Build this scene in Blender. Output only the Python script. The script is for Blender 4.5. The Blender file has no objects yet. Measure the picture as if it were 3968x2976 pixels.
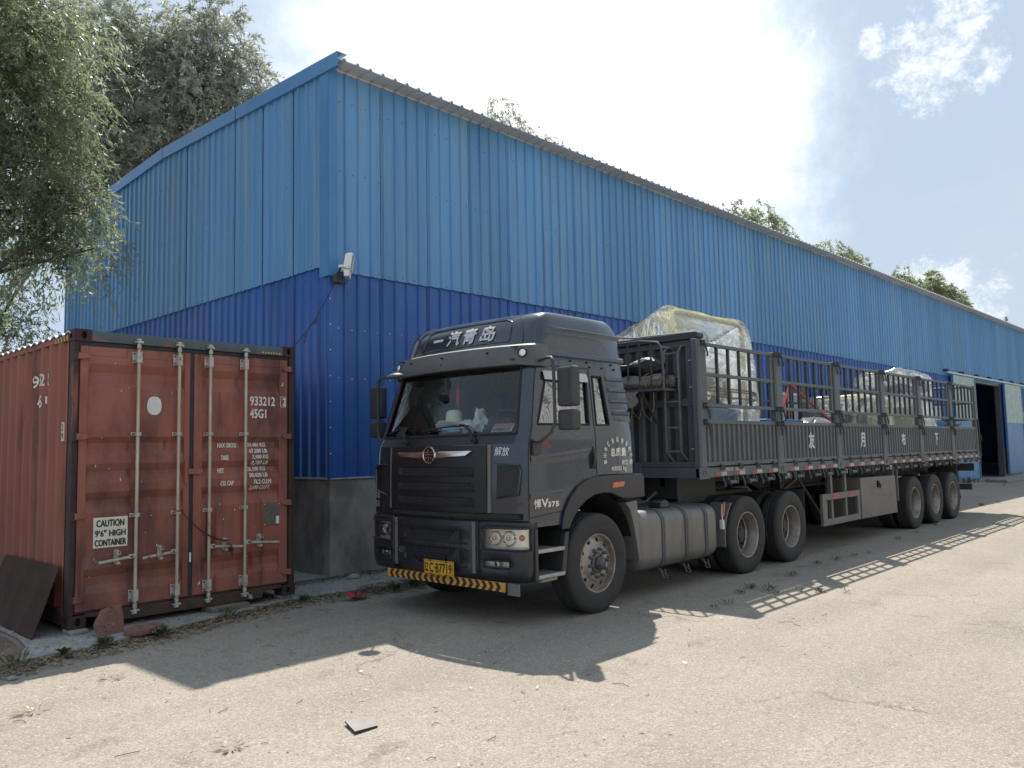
import bpy, bmesh, math, random
import numpy as np
from mathutils import Vector, Matrix

random.seed(7)
RNG = np.random.default_rng(7)
SC = bpy.context.scene
COL = SC.collection
PI = math.pi

# ---------------------------------------------------------------- camera, sky, sun, exposure
cam_d = bpy.data.cameras.new('camera')
cam = bpy.data.objects.new('camera', cam_d)
COL.objects.link(cam)
cam_d.sensor_width = 36.0
cam_d.lens = 36.0 * 3132.58 / 3968.0
cam_d.clip_start = 0.05
cam_d.clip_end = 3000
yaw, pitch, roll = math.radians(42.99), math.radians(4.70), math.radians(-1.16)
fw = Vector((math.cos(yaw) * math.cos(pitch), math.sin(yaw) * math.cos(pitch), math.sin(pitch)))
rt = Vector((math.sin(yaw), -math.cos(yaw), 0))
up = rt.cross(fw)
r2 = rt * math.cos(roll) + up * math.sin(roll)
u2 = up * math.cos(roll) - rt * math.sin(roll)
M3 = Matrix((r2, u2, -fw)).transposed()
cam.matrix_world = Matrix.Translation((-6.8478, -5.2043, 1.6955)) @ M3.to_4x4()
SC.camera = cam

SUN = Vector((0.485, 0.45, 1.0)).normalized()          # direction towards the sun
sun_el = math.asin(SUN.z)
sun_az = math.atan2(SUN.y, SUN.x)

world = bpy.data.worlds.new('World')
SC.world = world
world.use_nodes = True
wn, wl = world.node_tree.nodes, world.node_tree.links
wn.clear()
w_out = wn.new('ShaderNodeOutputWorld')
w_bg = wn.new('ShaderNodeBackground')
w_bg.inputs['Strength'].default_value = 0.13
sky = wn.new('ShaderNodeTexSky')
sky.sky_type = 'NISHITA'
sky.sun_disc = False
sky.sun_elevation = sun_el
sky.sun_rotation = PI / 2 - sun_az
sky.air_density = 1.0
sky.dust_density = 2.0
sky.ozone_density = 1.4
tc = wn.new('ShaderNodeTexCoord')


def wmath(op, a, b=None, c=None, clamp=False):
    n = wn.new('ShaderNodeMath')
    n.operation = op
    n.use_clamp = clamp
    for i, x in enumerate((a, b, c)):
        if x is None:
            continue
        if isinstance(x, (int, float)):
            n.inputs[i].default_value = x
        else:
            wl.new(x, n.inputs[i])
    return n.outputs[0]


def wdot(vec):
    n = wn.new('ShaderNodeVectorMath')
    n.operation = 'DOT_PRODUCT'
    wl.new(tc.outputs['Generated'], n.inputs[0])
    n.inputs[1].default_value = Vector(vec).normalized()
    return n.outputs['Value']


def wnoise(scale, detail, rough=0.55, lac=2.0, off=(0, 0, 0), squash=(1, 1, 1)):
    m = wn.new('ShaderNodeMapping')
    m.inputs['Location'].default_value = off
    m.inputs['Scale'].default_value = squash
    wl.new(tc.outputs['Generated'], m.inputs['Vector'])
    n = wn.new('ShaderNodeTexNoise')
    n.inputs['Scale'].default_value = scale
    n.inputs['Detail'].default_value = detail
    n.inputs['Roughness'].default_value = rough
    n.inputs['Lacunarity'].default_value = lac
    wl.new(m.outputs[0], n.inputs['Vector'])
    return n.outputs['Fac']


def wramp(x, lo, hi):
    n = wn.new('ShaderNodeMapRange')
    n.interpolation_type = 'SMOOTHSTEP'
    n.inputs['From Min'].default_value = lo
    n.inputs['From Max'].default_value = hi
    wl.new(x, n.inputs['Value'])
    return n.outputs[0]


def wmix(fac, a, b):
    n = wn.new('ShaderNodeMix')
    n.data_type = 'RGBA'
    if isinstance(fac, (int, float)):
        n.inputs[0].default_value = fac
    else:
        wl.new(fac, n.inputs[0])
    for i, x in ((6, a), (7, b)):
        if isinstance(x, tuple):
            n.inputs[i].default_value = (*x, 1)
        else:
            wl.new(x, n.inputs[i])
    return n.outputs[2]


# summer haze over a broken cloud layer; the same everywhere, brighter towards the sun as haze is
d_sun = wdot(SUN)
c1 = wmix(0.93, sky.outputs[0], (2.62, 3.24, 3.98))
n_h = wnoise(1.6, 5, 0.6, off=(4.1, 0.3, 1.2))
glow_f = wmath('MULTIPLY', wramp(wmath('ADD', d_sun, wmath('MULTIPLY', n_h, 0.10)), 0.84, 1.06), 0.30)
c1 = wmix(glow_f, c1, (7.0, 7.6, 8.2))
# thin grey veil, streaky
n_v = wnoise(2.4, 6, 0.6, off=(0.9, 2.2, 0.4), squash=(1, 1, 2.2))
c1 = wmix(wmath('MULTIPLY', wramp(n_v, 0.42, 0.70), 0.30), c1, (3.6, 3.9, 4.3))
# big bright cloud bank below the sun
n_big = wnoise(2.9, 9, 0.66, off=(0.2, 0.7, 0.0))
bank = wmath('ADD', wdot((0.705, 0.590, 0.395)), wmath('MULTIPLY', n_big, 0.19))
bank_m = wramp(bank, 1.020, 1.118)
c2 = wmix(wmath('MULTIPLY', bank_m, 0.97), c1, (8.4, 8.4, 8.4))
# scattered small cumulus everywhere
n_c = wnoise(4.6, 9, 0.62, off=(0.37, 0.12, 0.2), squash=(1, 1, 1.7))
n_p = wnoise(1.7, 2, 0.5, off=(1.9, 3.4, 0.0))
cum = wmath('MULTIPLY', wramp(n_c, 0.555, 0.66), wramp(n_p, 0.47, 0.60))


# the puffs in view: compact cloudlets at their bearings
def puff(vec, size, off):
    d = wmath('SUBTRACT', 1.0, wdot(vec))
    r = wramp(d, size, 0.0)
    n = wnoise(30.0, 10, 0.74, off=off, squash=(1, 1, 1.2))
    return wmath('MULTIPLY', wramp(wmath('ADD', wmath('MULTIPLY', r, 0.20), n), 0.60, 0.84), wramp(r, 0.0, 0.45))


PUFFS = []
for vec, size, off in (((0.890, 0.236, 0.386), 0.0020, (3.1, 0, 0)), ((0.888, 0.243, 0.398), 0.0014, (0.4, 1, 0)),
                       ((0.9015, 0.195, 0.386), 0.0012, (1.7, 0, 2)),
                       ((0.828, 0.347, 0.441), 0.0006, (5.2, 1, 0)), ((0.864, 0.276, 0.422), 0.0003, (0.3, 4, 1)),
                       ((0.799, 0.392, 0.456), 0.0008, (2.3, 2, 2)), ((0.878, 0.200, 0.434), 0.0014, (0.9, 6, 1))):
    PUFFS.append(puff(vec, size, off))
pm = PUFFS[0]
for q in PUFFS[1:]:
    pm = wmath('MAXIMUM', pm, q)
# low cumulus heads standing on the skyline behind the hall
lows = None
for vec, size, off in (((0.9498, 0.2539, 0.166), 0.0016, (7.7, 1, 0)), ((0.943, 0.280, 0.152), 0.0020, (2.2, 1, 3)), ((0.957, 0.226, 0.156), 0.0016, (4.4, 2, 1))):
    q = puff(vec, size, off)
    lows = q if lows is None else wmath('MAXIMUM', lows, q)
cl = wmath('MAXIMUM', wmath('MULTIPLY', cum, 0.6), wmath('MULTIPLY', wmath('MAXIMUM', pm, lows), 0.85), clamp=True)
c3 = wmix(cl, c2, (5.6, 5.7, 5.8))
wl.new(c3, w_bg.inputs['Color'])
wl.new(w_bg.outputs[0], w_out.inputs['Surface'])

sun_d = bpy.data.lights.new('sun', 'SUN')
sun_d.energy = 4.4
sun_d.angle = math.radians(0.55)
sun_d.color = (1.0, 0.93, 0.82)
sun_o = bpy.data.objects.new('sun', sun_d)
COL.objects.link(sun_o)
sun_o.location = SUN * 60
sun_o.rotation_euler = SUN.to_track_quat('Z', 'Y').to_euler()

SC.view_settings.view_transform = 'Standard'
SC.view_settings.look = 'None'
SC.view_settings.gamma = 1
SC.view_settings.use_curve_mapping = False
SC.view_settings.exposure = 0.66
SC.render.engine = 'CYCLES'
SC.cycles.max_bounces = 8
SC.cycles.transparent_max_bounces = 24
SC.cycles.use_denoising = True

# ---------------------------------------------------------------- materials
def M(name, col, rough=0.6, metal=0.0, var=0.15, vscale=3.0, stretch=(1, 1, 1), dirt=None, dirt2=None, bump=None,
      coat=0.0, rnd=0.0, spec=0.5, fine=None, dirt3=None):
    """Principled material: colour varied by noise in world space, optional dirt/rust layers, optional fine relief."""
    m = bpy.data.materials.new(name)
    m.use_nodes = True
    nt = m.node_tree
    N, L = nt.nodes, nt.links
    b = N['Principled BSDF']
    geo = N.new('ShaderNodeNewGeometry')
    def noise(scale, st, detail=5, rough_=0.6, off=0.0):
        mp = N.new('ShaderNodeMapping')
        mp.inputs['Scale'].default_value = st
        mp.inputs['Location'].default_value = (off, off * 1.7, off * 0.6)
        L.new(geo.outputs['Position'], mp.inputs['Vector'])
        n = N.new('ShaderNodeTexNoise')
        n.inputs['Scale'].default_value = scale
        n.inputs['Detail'].default_value = detail
        n.inputs['Roughness'].default_value = rough_
        L.new(mp.outputs[0], n.inputs['Vector'])
        return n.outputs['Fac']
    def ramp(x, lo, hi):
        r = N.new('ShaderNodeMapRange')
        r.inputs['From Min'].default_value = lo
        r.inputs['From Max'].default_value = hi
        L.new(x, r.inputs['Value'])
        return r.outputs[0]
    def mix(fac, a, bb):
        n = N.new('ShaderNodeMix')
        n.data_type = 'RGBA'
        if isinstance(fac, float):
            n.inputs[0].default_value = fac
        else:
            L.new(fac, n.inputs[0])
        for i, x in ((6, a), (7, bb)):
            if isinstance(x, tuple):
                n.inputs[i].default_value = (*x, 1)
            else:
                L.new(x, n.inputs[i])
        return n.outputs[2]
    lo = tuple(c * (1 - var) for c in col)
    hi = tuple(min(1, c * (1 + var)) for c in col)
    c = mix(ramp(noise(vscale, stretch), 0.3, 0.7), lo, hi)
    rgh = None
    if fine:
        sc, amt = fine
        f = ramp(noise(sc, (1, 1, 1), 2, 0.7, 3.3), 0.25, 0.75)
        c = mix(f, c, mix(amt, c, tuple(min(1, x * 2.2 + 0.02) for x in col)))
    if rnd:
        oi = N.new('ShaderNodeObjectInfo')
        hs = N.new('ShaderNodeHueSaturation')
        v = N.new('ShaderNodeMapRange')
        v.inputs['To Min'].default_value = 1 - rnd
        v.inputs['To Max'].default_value = 1 + rnd
        L.new(oi.outputs['Random'], v.inputs['Value'])
        L.new(v.outputs[0], hs.inputs['Value'])
        L.new(c, hs.inputs['Color'])
        c = hs.outputs[0]
    rr = rough
    for k, d in enumerate((dirt, dirt2, dirt3)):
        if d:
            dc, ds, dlo, dhi, dst, drough = d
            mk = ramp(noise(ds, dst, 7, 0.65, 5.1 + 3 * k), dlo, dhi)
            c = mix(mk, c, dc)
            n = N.new('ShaderNodeMix')
            L.new(mk, n.inputs[0])
            if isinstance(rr, float):
                n.inputs[2].default_value = rr
            else:
                L.new(rr, n.inputs[2])
            n.inputs[3].default_value = drough
            rr = n.outputs[0]
    L.new(c, b.inputs['Base Color'])
    if isinstance(rr, float):
        b.inputs['Roughness'].default_value = rr
    else:
        L.new(rr, b.inputs['Roughness'])
    b.inputs['Metallic'].default_value = metal
    b.inputs['Specular IOR Level'].default_value = spec
    b.inputs['Coat Weight'].default_value = coat
    b.inputs['Coat Roughness'].default_value = 0.05
    if bump:
        sc, st, dist = bump
        bp = N.new('ShaderNodeBump')
        bp.inputs['Strength'].default_value = st
        bp.inputs['Distance'].default_value = dist
        L.new(noise(sc, (1, 1, 1), 6, 0.65, 9.0), bp.inputs['Height'])
        L.new(bp.outputs[0], b.inputs['Normal'])
    return m


def glass_mat(name, tint, refl=1.0, rough=0.0, wavy=0.0, dust=0.0, film=1.8):
    m = bpy.data.materials.new(name)
    m.use_nodes = True
    N, L = m.node_tree.nodes, m.node_tree.links
    N.clear()
    out = N.new('ShaderNodeOutputMaterial')
    tr = N.new('ShaderNodeBsdfTransparent')
    tr.inputs['Color'].default_value = (*tint, 1)
    gl = N.new('ShaderNodeBsdfGlossy')
    gl.inputs['Roughness'].default_value = rough
    gl.inputs['Color'].default_value = (refl, refl, refl, 1)
    fr = N.new('ShaderNodeFresnel')
    fr.inputs['IOR'].default_value = 1.52
    if wavy:
        geo = N.new('ShaderNodeNewGeometry')
        n = N.new('ShaderNodeTexNoise')
        n.inputs['Scale'].default_value = 2.2
        n.inputs['Detail'].default_value = 1
        L.new(geo.outputs['Position'], n.inputs['Vector'])
        bp = N.new('ShaderNodeBump')
        bp.inputs['Strength'].default_value = wavy
        bp.inputs['Distance'].default_value = 0.05
        L.new(n.outputs['Fac'], bp.inputs['Height'])
        L.new(bp.outputs[0], gl.inputs['Normal'])
    mx = N.new('ShaderNodeMixShader')
    # two surfaces of a pane reflect about twice a single one
    dbl = N.new('ShaderNodeMath')
    dbl.operation = 'MULTIPLY'
    dbl.inputs[1].default_value = film
    dbl.use_clamp = True
    L.new(fr.outputs[0], dbl.inputs[0])
    L.new(dbl.outputs[0], mx.inputs[0])
    base = tr.outputs[0]
    if dust:
        df = N.new('ShaderNodeBsdfDiffuse')
        df.inputs['Color'].default_value = (0.5, 0.5, 0.5, 1)
        m2 = N.new('ShaderNodeMixShader')
        m2.inputs[0].default_value = dust
        L.new(base, m2.inputs[1])
        L.new(df.outputs[0], m2.inputs[2])
        base = m2.outputs[0]
    L.new(base, mx.inputs[1])
    L.new(gl.outputs[0], mx.inputs[2])
    L.new(mx.outputs[0], out.inputs['Surface'])
    return m


def wrap_mat(name, col, dens_lo, dens_hi, scale=5.0):
    """clear plastic film: see-through with milky creases and shiny wrinkles"""
    m = bpy.data.materials.new(name)
    m.use_nodes = True
    N, L = m.node_tree.nodes, m.node_tree.links
    N.clear()
    out = N.new('ShaderNodeOutputMaterial')
    geo = N.new('ShaderNodeNewGeometry')
    def crease(rot, sc, scale, lo, hi):
        mp = N.new('ShaderNodeMapping')
        mp.inputs['Rotation'].default_value = rot
        mp.inputs['Scale'].default_value = sc
        L.new(geo.outputs['Position'], mp.inputs['Vector'])
        n_ = N.new('ShaderNodeTexNoise')
        n_.inputs['Scale'].default_value = scale
        n_.inputs['Detail'].default_value = 4
        n_.inputs['Roughness'].default_value = 0.55
        n_.inputs['Distortion'].default_value = 0.5
        L.new(mp.outputs[0], n_.inputs['Vector'])
        s1 = N.new('ShaderNodeMath')
        s1.operation = 'SUBTRACT'
        L.new(n_.outputs['Fac'], s1.inputs[0])
        s1.inputs[1].default_value = 0.5
        s2 = N.new('ShaderNodeMath')
        s2.operation = 'ABSOLUTE'
        L.new(s1.outputs[0], s2.inputs[0])
        r_ = N.new('ShaderNodeMapRange')
        r_.interpolation_type = 'SMOOTHSTEP'
        r_.inputs['From Min'].default_value = lo
        r_.inputs['From Max'].default_value = hi
        r_.inputs['To Min'].default_value = 1.0
        r_.inputs['To Max'].default_value = 0.0
        L.new(s2.outputs[0], r_.inputs['Value'])
        return r_.outputs[0]
    ca = crease((0.5, 0.7, 0.3), (0.35, 3.2, 1.0), scale * 0.42, 0.0, 0.030)
    cb = crease((-0.6, 0.4, 0.9), (0.4, 2.6, 0.8), scale * 0.36, 0.0, 0.026)
    mxm = N.new('ShaderNodeMath')
    mxm.operation = 'MAXIMUM'
    L.new(ca, mxm.inputs[0])
    L.new(cb, mxm.inputs[1])
    big = N.new('ShaderNodeTexNoise')
    big.inputs['Scale'].default_value = 1.6
    big.inputs['Detail'].default_value = 3
    L.new(geo.outputs['Position'], big.inputs['Vector'])
    sm = N.new('ShaderNodeMath')
    sm.operation = 'MULTIPLY_ADD'
    L.new(mxm.outputs[0], sm.inputs[0])
    sm.inputs[1].default_value = 0.75
    L.new(big.outputs['Fac'], sm.inputs[2])
    mr = N.new('ShaderNodeMapRange')
    mr.inputs['From Min'].default_value = 0.38
    mr.inputs['From Max'].default_value = 1.15
    mr.inputs['To Min'].default_value = dens_lo
    mr.inputs['To Max'].default_value = dens_hi
    L.new(sm.outputs[0], mr.inputs['Value'])
    bp = N.new('ShaderNodeBump')
    bp.inputs['Strength'].default_value = 0.16
    bp.inputs['Distance'].default_value = 0.03
    L.new(mxm.outputs[0], bp.inputs['Height'])
    tr = N.new('ShaderNodeBsdfTransparent')
    tr.inputs['Color'].default_value = (0.97, 0.98, 0.97, 1)
    tl = N.new('ShaderNodeBsdfTranslucent')
    tl.inputs['Color'].default_value = (*col, 1)
    df = N.new('ShaderNodeBsdfDiffuse')
    df.inputs['Color'].default_value = (*col, 1)
    a = N.new('ShaderNodeMixShader')
    a.inputs[0].default_value = 0.15
    L.new(tl.outputs[0], a.inputs[1])
    L.new(df.outputs[0], a.inputs[2])
    mm = N.new('ShaderNodeMixShader')
    L.new(mr.outputs[0], mm.inputs[0])
    L.new(tr.outputs[0], mm.inputs[1])
    L.new(a.outputs[0], mm.inputs[2])
    gl = N.new('ShaderNodeBsdfGlossy')
    gl.inputs['Roughness'].default_value = 0.16
    L.new(bp.outputs[0], gl.inputs['Normal'])
    fr = N.new('ShaderNodeFresnel')
    fr.inputs['IOR'].default_value = 1.28
    L.new(bp.outputs[0], fr.inputs['Normal'])
    o2 = N.new('ShaderNodeMixShader')
    L.new(fr.outputs[0], o2.inputs[0])
    L.new(mm.outputs[0], o2.inputs[1])
    L.new(gl.outputs[0], o2.inputs[2])
    L.new(o2.outputs[0], out.inputs['Surface'])
    return m


def leaf_mat(name, c_lo, c_hi, trans=0.4, nscale=0.9):
    m = bpy.data.materials.new(name)
    m.use_nodes = True
    N, L = m.node_tree.nodes, m.node_tree.links
    N.clear()
    out = N.new('ShaderNodeOutputMaterial')
    geo = N.new('ShaderNodeNewGeometry')
    n = N.new('ShaderNodeTexNoise')
    n.inputs['Scale'].default_value = nscale
    n.inputs['Detail'].default_value = 8
    n.inputs['Roughness'].default_value = 0.8
    L.new(geo.outputs['Position'], n.inputs['Vector'])
    mr = N.new('ShaderNodeMapRange')
    mr.inputs['From Min'].default_value = 0.35
    mr.inputs['From Max'].default_value = 0.65
    L.new(n.outputs['Fac'], mr.inputs['Value'])
    mx = N.new('ShaderNodeMix')
    mx.data_type = 'RGBA'
    L.new(mr.outputs[0], mx.inputs[0])
    mx.inputs[6].default_value = (*c_lo, 1)
    mx.inputs[7].default_value = (*c_hi, 1)
    df = N.new('ShaderNodeBsdfPrincipled')
    L.new(mx.outputs[2], df.inputs['Base Color'])
    df.inputs['Roughness'].default_value = 0.38
    tl = N.new('ShaderNodeBsdfTranslucent')
    hs = N.new('ShaderNodeHueSaturation')
    hs.inputs['Value'].default_value = 1.7
    hs.inputs['Saturation'].default_value = 1.1
    L.new(mx.outputs[2], hs.inputs['Color'])
    L.new(hs.outputs[0], tl.inputs['Color'])
    s = N.new('ShaderNodeMixShader')
    s.inputs[0].default_value = trans
    L.new(df.outputs[0], s.inputs[1])
    L.new(tl.outputs[0], s.inputs[2])
    L.new(s.outputs[0], out.inputs['Surface'])
    return m


def ground_mat(name, col, agg, crack, patch, bumpd):
    """old bound surface: aggregate grain, blotches, cracks"""
    m = bpy.data.materials.new(name)
    m.use_nodes = True
    N, L = m.node_tree.nodes, m.node_tree.links
    b = N['Principled BSDF']
    geo = N.new('ShaderNodeNewGeometry')
    def noise(scale, detail, rough, dist=0.0):
        n = N.new('ShaderNodeTexNoise')
        n.inputs['Scale'].default_value = scale
        n.inputs['Detail'].default_value = detail
        n.inputs['Roughness'].default_value = rough
        n.inputs['Distortion'].default_value = dist
        L.new(geo.outputs['Position'], n.inputs['Vector'])
        return n
    def ramp(x, lo, hi, a=0.0, bb=1.0):
        r = N.new('ShaderNodeMapRange')
        r.inputs['From Min'].default_value = lo
        r.inputs['From Max'].default_value = hi
        r.inputs['To Min'].default_value = a
        r.inputs['To Max'].default_value = bb
        L.new(x, r.inputs['Value'])
        return r.outputs[0]
    def mixc(fac, a, bb):
        n = N.new('ShaderNodeMix')
        n.data_type = 'RGBA'
        L.new(fac, n.inputs[0])
        for i, x in ((6, a), (7, bb)):
            if isinstance(x, tuple):
                n.inputs[i].default_value = (*x, 1)
            else:
                L.new(x, n.inputs[i])
        return n.outputs[2]
    dk = tuple(c * 0.52 for c in col)
    lt = tuple(min(1, c * 1.42) for c in col)
    big = noise(0.55, 5, 0.6)
    mid = noise(4.5, 6, 0.68)
    c = mixc(ramp(big.outputs['Fac'], 0.34, 0.66), tuple(x * 0.86 for x in col), tuple(min(1, x * 1.1) for x in col))
    c = mixc(ramp(mid.outputs['Fac'], 0.42, 0.72, 0, patch), c, (col[0] * 0.74, col[1] * 0.69, col[2] * 0.6))
    # wheel lanes worn along the yard, oil drips and damp stains
    mp = N.new('ShaderNodeMapping')
    mp.inputs['Scale'].default_value = (0.10, 1.0, 1.0)
    mp.inputs['Rotation'].default_value = (0, 0, 0.05)
    L.new(geo.outputs['Position'], mp.inputs['Vector'])
    ln = N.new('ShaderNodeTexNoise')
    ln.inputs['Scale'].default_value = 1.15
    ln.inputs['Detail'].default_value = 5
    L.new(mp.outputs[0], ln.inputs['Vector'])
    c = mixc(ramp(ln.outputs['Fac'], 0.44, 0.60, 0, 0.38), c, (col[0] * 0.62, col[1] * 0.62, col[2] * 0.66))
    st = noise(1.9, 4, 0.55, 0.6)
    c = mixc(ramp(st.outputs['Fac'], 0.61, 0.70, 0, 0.40), c, (col[0] * 0.42, col[1] * 0.38, col[2] * 0.33))
    dp = noise(7.0, 3, 0.5)
    c = mixc(ramp(dp.outputs['Fac'], 0.69, 0.74, 0, 0.45), c, (col[0] * 0.35, col[1] * 0.33, col[2] * 0.31))
    vor = N.new('ShaderNodeTexVoronoi')
    vor.inputs['Scale'].default_value = agg
    L.new(geo.outputs['Position'], vor.inputs['Vector'])
    sep = N.new('ShaderNodeSeparateColor')
    L.new(vor.outputs['Color'], sep.inputs[0])
    c = mixc(ramp(sep.outputs[0], 0.66, 0.96, 0, 0.72), c, lt)
    c = mixc(ramp(sep.outputs[1], 0.66, 0.95, 0, 0.75), c, dk)
    fn = noise(agg * 0.16, 5, 0.8)
    c = mixc(ramp(fn.outputs['Fac'], 0.52, 0.72, 0, 0.55), c, dk)
    # cracks
    wob = noise(1.3, 6, 0.7)
    va = N.new('ShaderNodeVectorMath')
    va.operation = 'MULTIPLY_ADD'
    L.new(wob.outputs['Color'], va.inputs[0])
    va.inputs[1].default_value = (1.1, 1.1, 0)
    L.new(geo.outputs['Position'], va.inputs[2])
    vc = N.new('ShaderNodeTexVoronoi')
    vc.feature = 'DISTANCE_TO_EDGE'
    vc.inputs['Scale'].default_value = crack
    L.new(va.outputs[0], vc.inputs['Vector'])
    ck = ramp(vc.outputs['Distance'], 0.0012, 0.006, 1.0, 0.0)
    msk = noise(0.8, 3, 0.6, 0.4)
    mk = N.new('ShaderNodeMath')
    mk.operation = 'MULTIPLY'
    L.new(ck, mk.inputs[0])
    L.new(ramp(msk.outputs['Fac'], 0.53, 0.64, 0, 0.75), mk.inputs[1])
    c = mixc(mk.outputs[0], c, tuple(x * 0.35 for x in col))
    L.new(c, b.inputs['Base Color'])
    b.inputs['Roughness'].default_value = 0.88
    b.inputs['Specular IOR Level'].default_value = 0.3
    bp = N.new('ShaderNodeBump')
    bp.inputs['Strength'].default_value = 0.75
    bp.inputs['Distance'].default_value = bumpd
    ad = N.new('ShaderNodeMath')
    ad.operation = 'ADD'
    L.new(sep.outputs[0], ad.inputs[0])
    L.new(fn.outputs['Fac'], ad.inputs[1])
    L.new(ad.outputs[0], bp.inputs['Height'])
    L.new(bp.outputs[0], b.inputs['Normal'])
    return m


G1 = (1, 1, 1)
MT = {}
MT['yard'] = ground_mat('old tan asphalt', (0.322, 0.290, 0.243), 100, 0.26, 0.35, 0.006)
MT['apron'] = ground_mat('weathered concrete slab', (0.34, 0.34, 0.325), 80, 0.9, 0.7, 0.008)
MT['dirt'] = ground_mat('brown earth', (0.20, 0.155, 0.11), 40, 0.5, 0.8, 0.02)
MT['concrete'] = M('plinth concrete', (0.29, 0.275, 0.255), 0.9, var=0.25, vscale=1.6, fine=(60, 0.12),
                   dirt=((0.09, 0.08, 0.072), 0.9, 0.5, 0.72, (1, 1, 0.6), 0.9), dirt2=((0.30, 0.29, 0.28), 2.2, 0.55, 0.8, G1, 0.9), bump=(14, 0.5, 0.02))
MT['concrete_lip'] = M('plinth lip mortar', (0.42, 0.42, 0.41), 0.9, var=0.2, vscale=9, bump=(30, 0.6, 0.02))
MT['sheet_up'] = M('faded light blue steel sheet', (0.108, 0.282, 0.51), 0.42, var=0.11, vscale=0.8, stretch=(1, 1, 0.14), rnd=0.09, bump=(1.6, 0.35, 0.03),
                   dirt=((0.18, 0.33, 0.48), 4.0, 0.48, 0.72, (1, 1, 0.05), 0.55), dirt2=((0.06, 0.20, 0.40), 9.0, 0.54, 0.76, (1, 1, 0.03), 0.5))
MT['sheet_low'] = M('dark blue steel sheet', (0.026, 0.112, 0.365), 0.38, bump=(2.0, 0.4, 0.03), var=0.16, vscale=1.6, stretch=(1, 1, 0.08), rnd=0.06,
                    dirt=((0.018, 0.062, 0.24), 4.0, 0.5, 0.8, (1, 1, 0.07), 0.5), dirt2=((0.085, 0.17, 0.36), 7.0, 0.55, 0.85, (1, 1, 0.12), 0.6))
MT['trim_blue'] = M('blue flashing', (0.065, 0.215, 0.45), 0.38, var=0.06, vscale=2)
MT['roof_grey'] = M('galvanised roof sheet', (0.62, 0.62, 0.62), 0.5, metal=0.0, var=0.1, vscale=3, dirt=((0.40, 0.37, 0.34), 6, 0.58, 0.8, G1, 0.7))
MT['dark_in'] = M('dark interior', (0.20, 0.20, 0.21), 0.9)
MT['door_green'] = M('pale green sheet', (0.30, 0.40, 0.36), 0.3, var=0.14, vscale=2.5, bump=(3.5, 1.0, 0.12))
MT['door_blue'] = M('blue door sheet', (0.075, 0.20, 0.37), 0.5, var=0.12, vscale=2)
MT['galv'] = M('galvanised steel', (0.50, 0.50, 0.49), 0.45, metal=0.5, var=0.1, vscale=12)
MT['screw'] = M('dull screw head', (0.10, 0.12, 0.15), 0.4, metal=0.5)
MT['screw_w'] = M('bright screw head', (0.75, 0.75, 0.75), 0.35, metal=0.3)
MT['white_paint'] = M('white paint', (0.74, 0.73, 0.70), 0.5, var=0.06, vscale=6)
MT['cream'] = M('cream window frame', (0.62, 0.60, 0.54), 0.5, var=0.06)
MT['window_glass'] = glass_mat('window glass', (0.75, 0.82, 0.82), 1.0)
MT['curtain'] = M('pale curtain', (0.45, 0.46, 0.45), 0.8, var=0.15, vscale=5, stretch=(1, 1, 0.1))

RUST = (0.055, 0.030, 0.022)
MT['cont_red'] = M('oxide red container paint', (0.285, 0.098, 0.074), 0.60, var=0.13, vscale=1.8, fine=(40, 0.04),
                   dirt=((0.115, 0.050, 0.043), 1.9, 0.46, 0.68, (1, 1, 0.35), 0.8), dirt2=((0.235, 0.125, 0.11), 3.5, 0.54, 0.78, (1, 1, 0.6), 0.85),
                   dirt3=((0.10, 0.040, 0.028), 6.5, 0.57, 0.70, (1, 1, 0.07), 0.9))
MT['cont_side'] = M('faded oxide red side', (0.265, 0.092, 0.066), 0.7, var=0.16, vscale=2.2, stretch=(1, 1, 0.25),
                    dirt=((0.10, 0.040, 0.030), 3.0, 0.54, 0.72, (1, 1, 0.18), 0.85), dirt2=((0.26, 0.125, 0.095), 5, 0.6, 0.85, (1, 1, 0.2), 0.8))
MT['cont_frame'] = M('rusted dark frame', (0.050, 0.027, 0.024), 0.8, var=0.3, vscale=5, stretch=(1, 1, 0.5),
                     dirt=((0.20, 0.075, 0.052), 3.2, 0.58, 0.66, (1, 1, 0.3), 0.8), dirt2=((0.018, 0.015, 0.016), 7, 0.56, 0.68, (1, 1, 0.5), 0.7), bump=(30, 0.4, 0.01))
MT['cont_rust'] = M('brown rusty sill', (0.068, 0.042, 0.034), 0.85, var=0.3, vscale=8, dirt=((0.16, 0.062, 0.045), 3, 0.56, 0.7, G1, 0.85), bump=(40, 0.4, 0.008))
MT['header'] = M('patched header paint', (0.075, 0.095, 0.105), 0.65, var=0.2, vscale=6, dirt=((0.27, 0.085, 0.062), 2.2, 0.60, 0.64, (1, 1, 3), 0.7), bump=(25, 0.3, 0.01))
MT['gasket'] = M('black door gasket', (0.022, 0.024, 0.03), 0.6, var=0.3, vscale=10, dirt=((0.08, 0.07, 0.06), 8, 0.6, 0.8, G1, 0.8))
MT['rod'] = M('yellowed galvanised rod', (0.44, 0.38, 0.29), 0.5, metal=0.25, var=0.2, vscale=5, stretch=(1, 1, 0.35),
              dirt=((0.26, 0.155, 0.075), 4.5, 0.58, 0.75, (1, 1, 0.3), 0.75), dirt2=((0.58, 0.55, 0.50), 3, 0.5, 0.7, (1, 1, 0.4), 0.5))
MT['bracket'] = M('worn bracket', (0.44, 0.42, 0.38), 0.55, metal=0.2, var=0.2, vscale=18, dirt=((0.15, 0.085, 0.055), 18, 0.58, 0.7, G1, 0.8))
MT['bolt'] = M('rusty bolt', (0.10, 0.065, 0.05), 0.7, metal=0.3)
MT['chain'] = M('rusty chain', (0.05, 0.036, 0.03), 0.6, metal=0.5)
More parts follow.
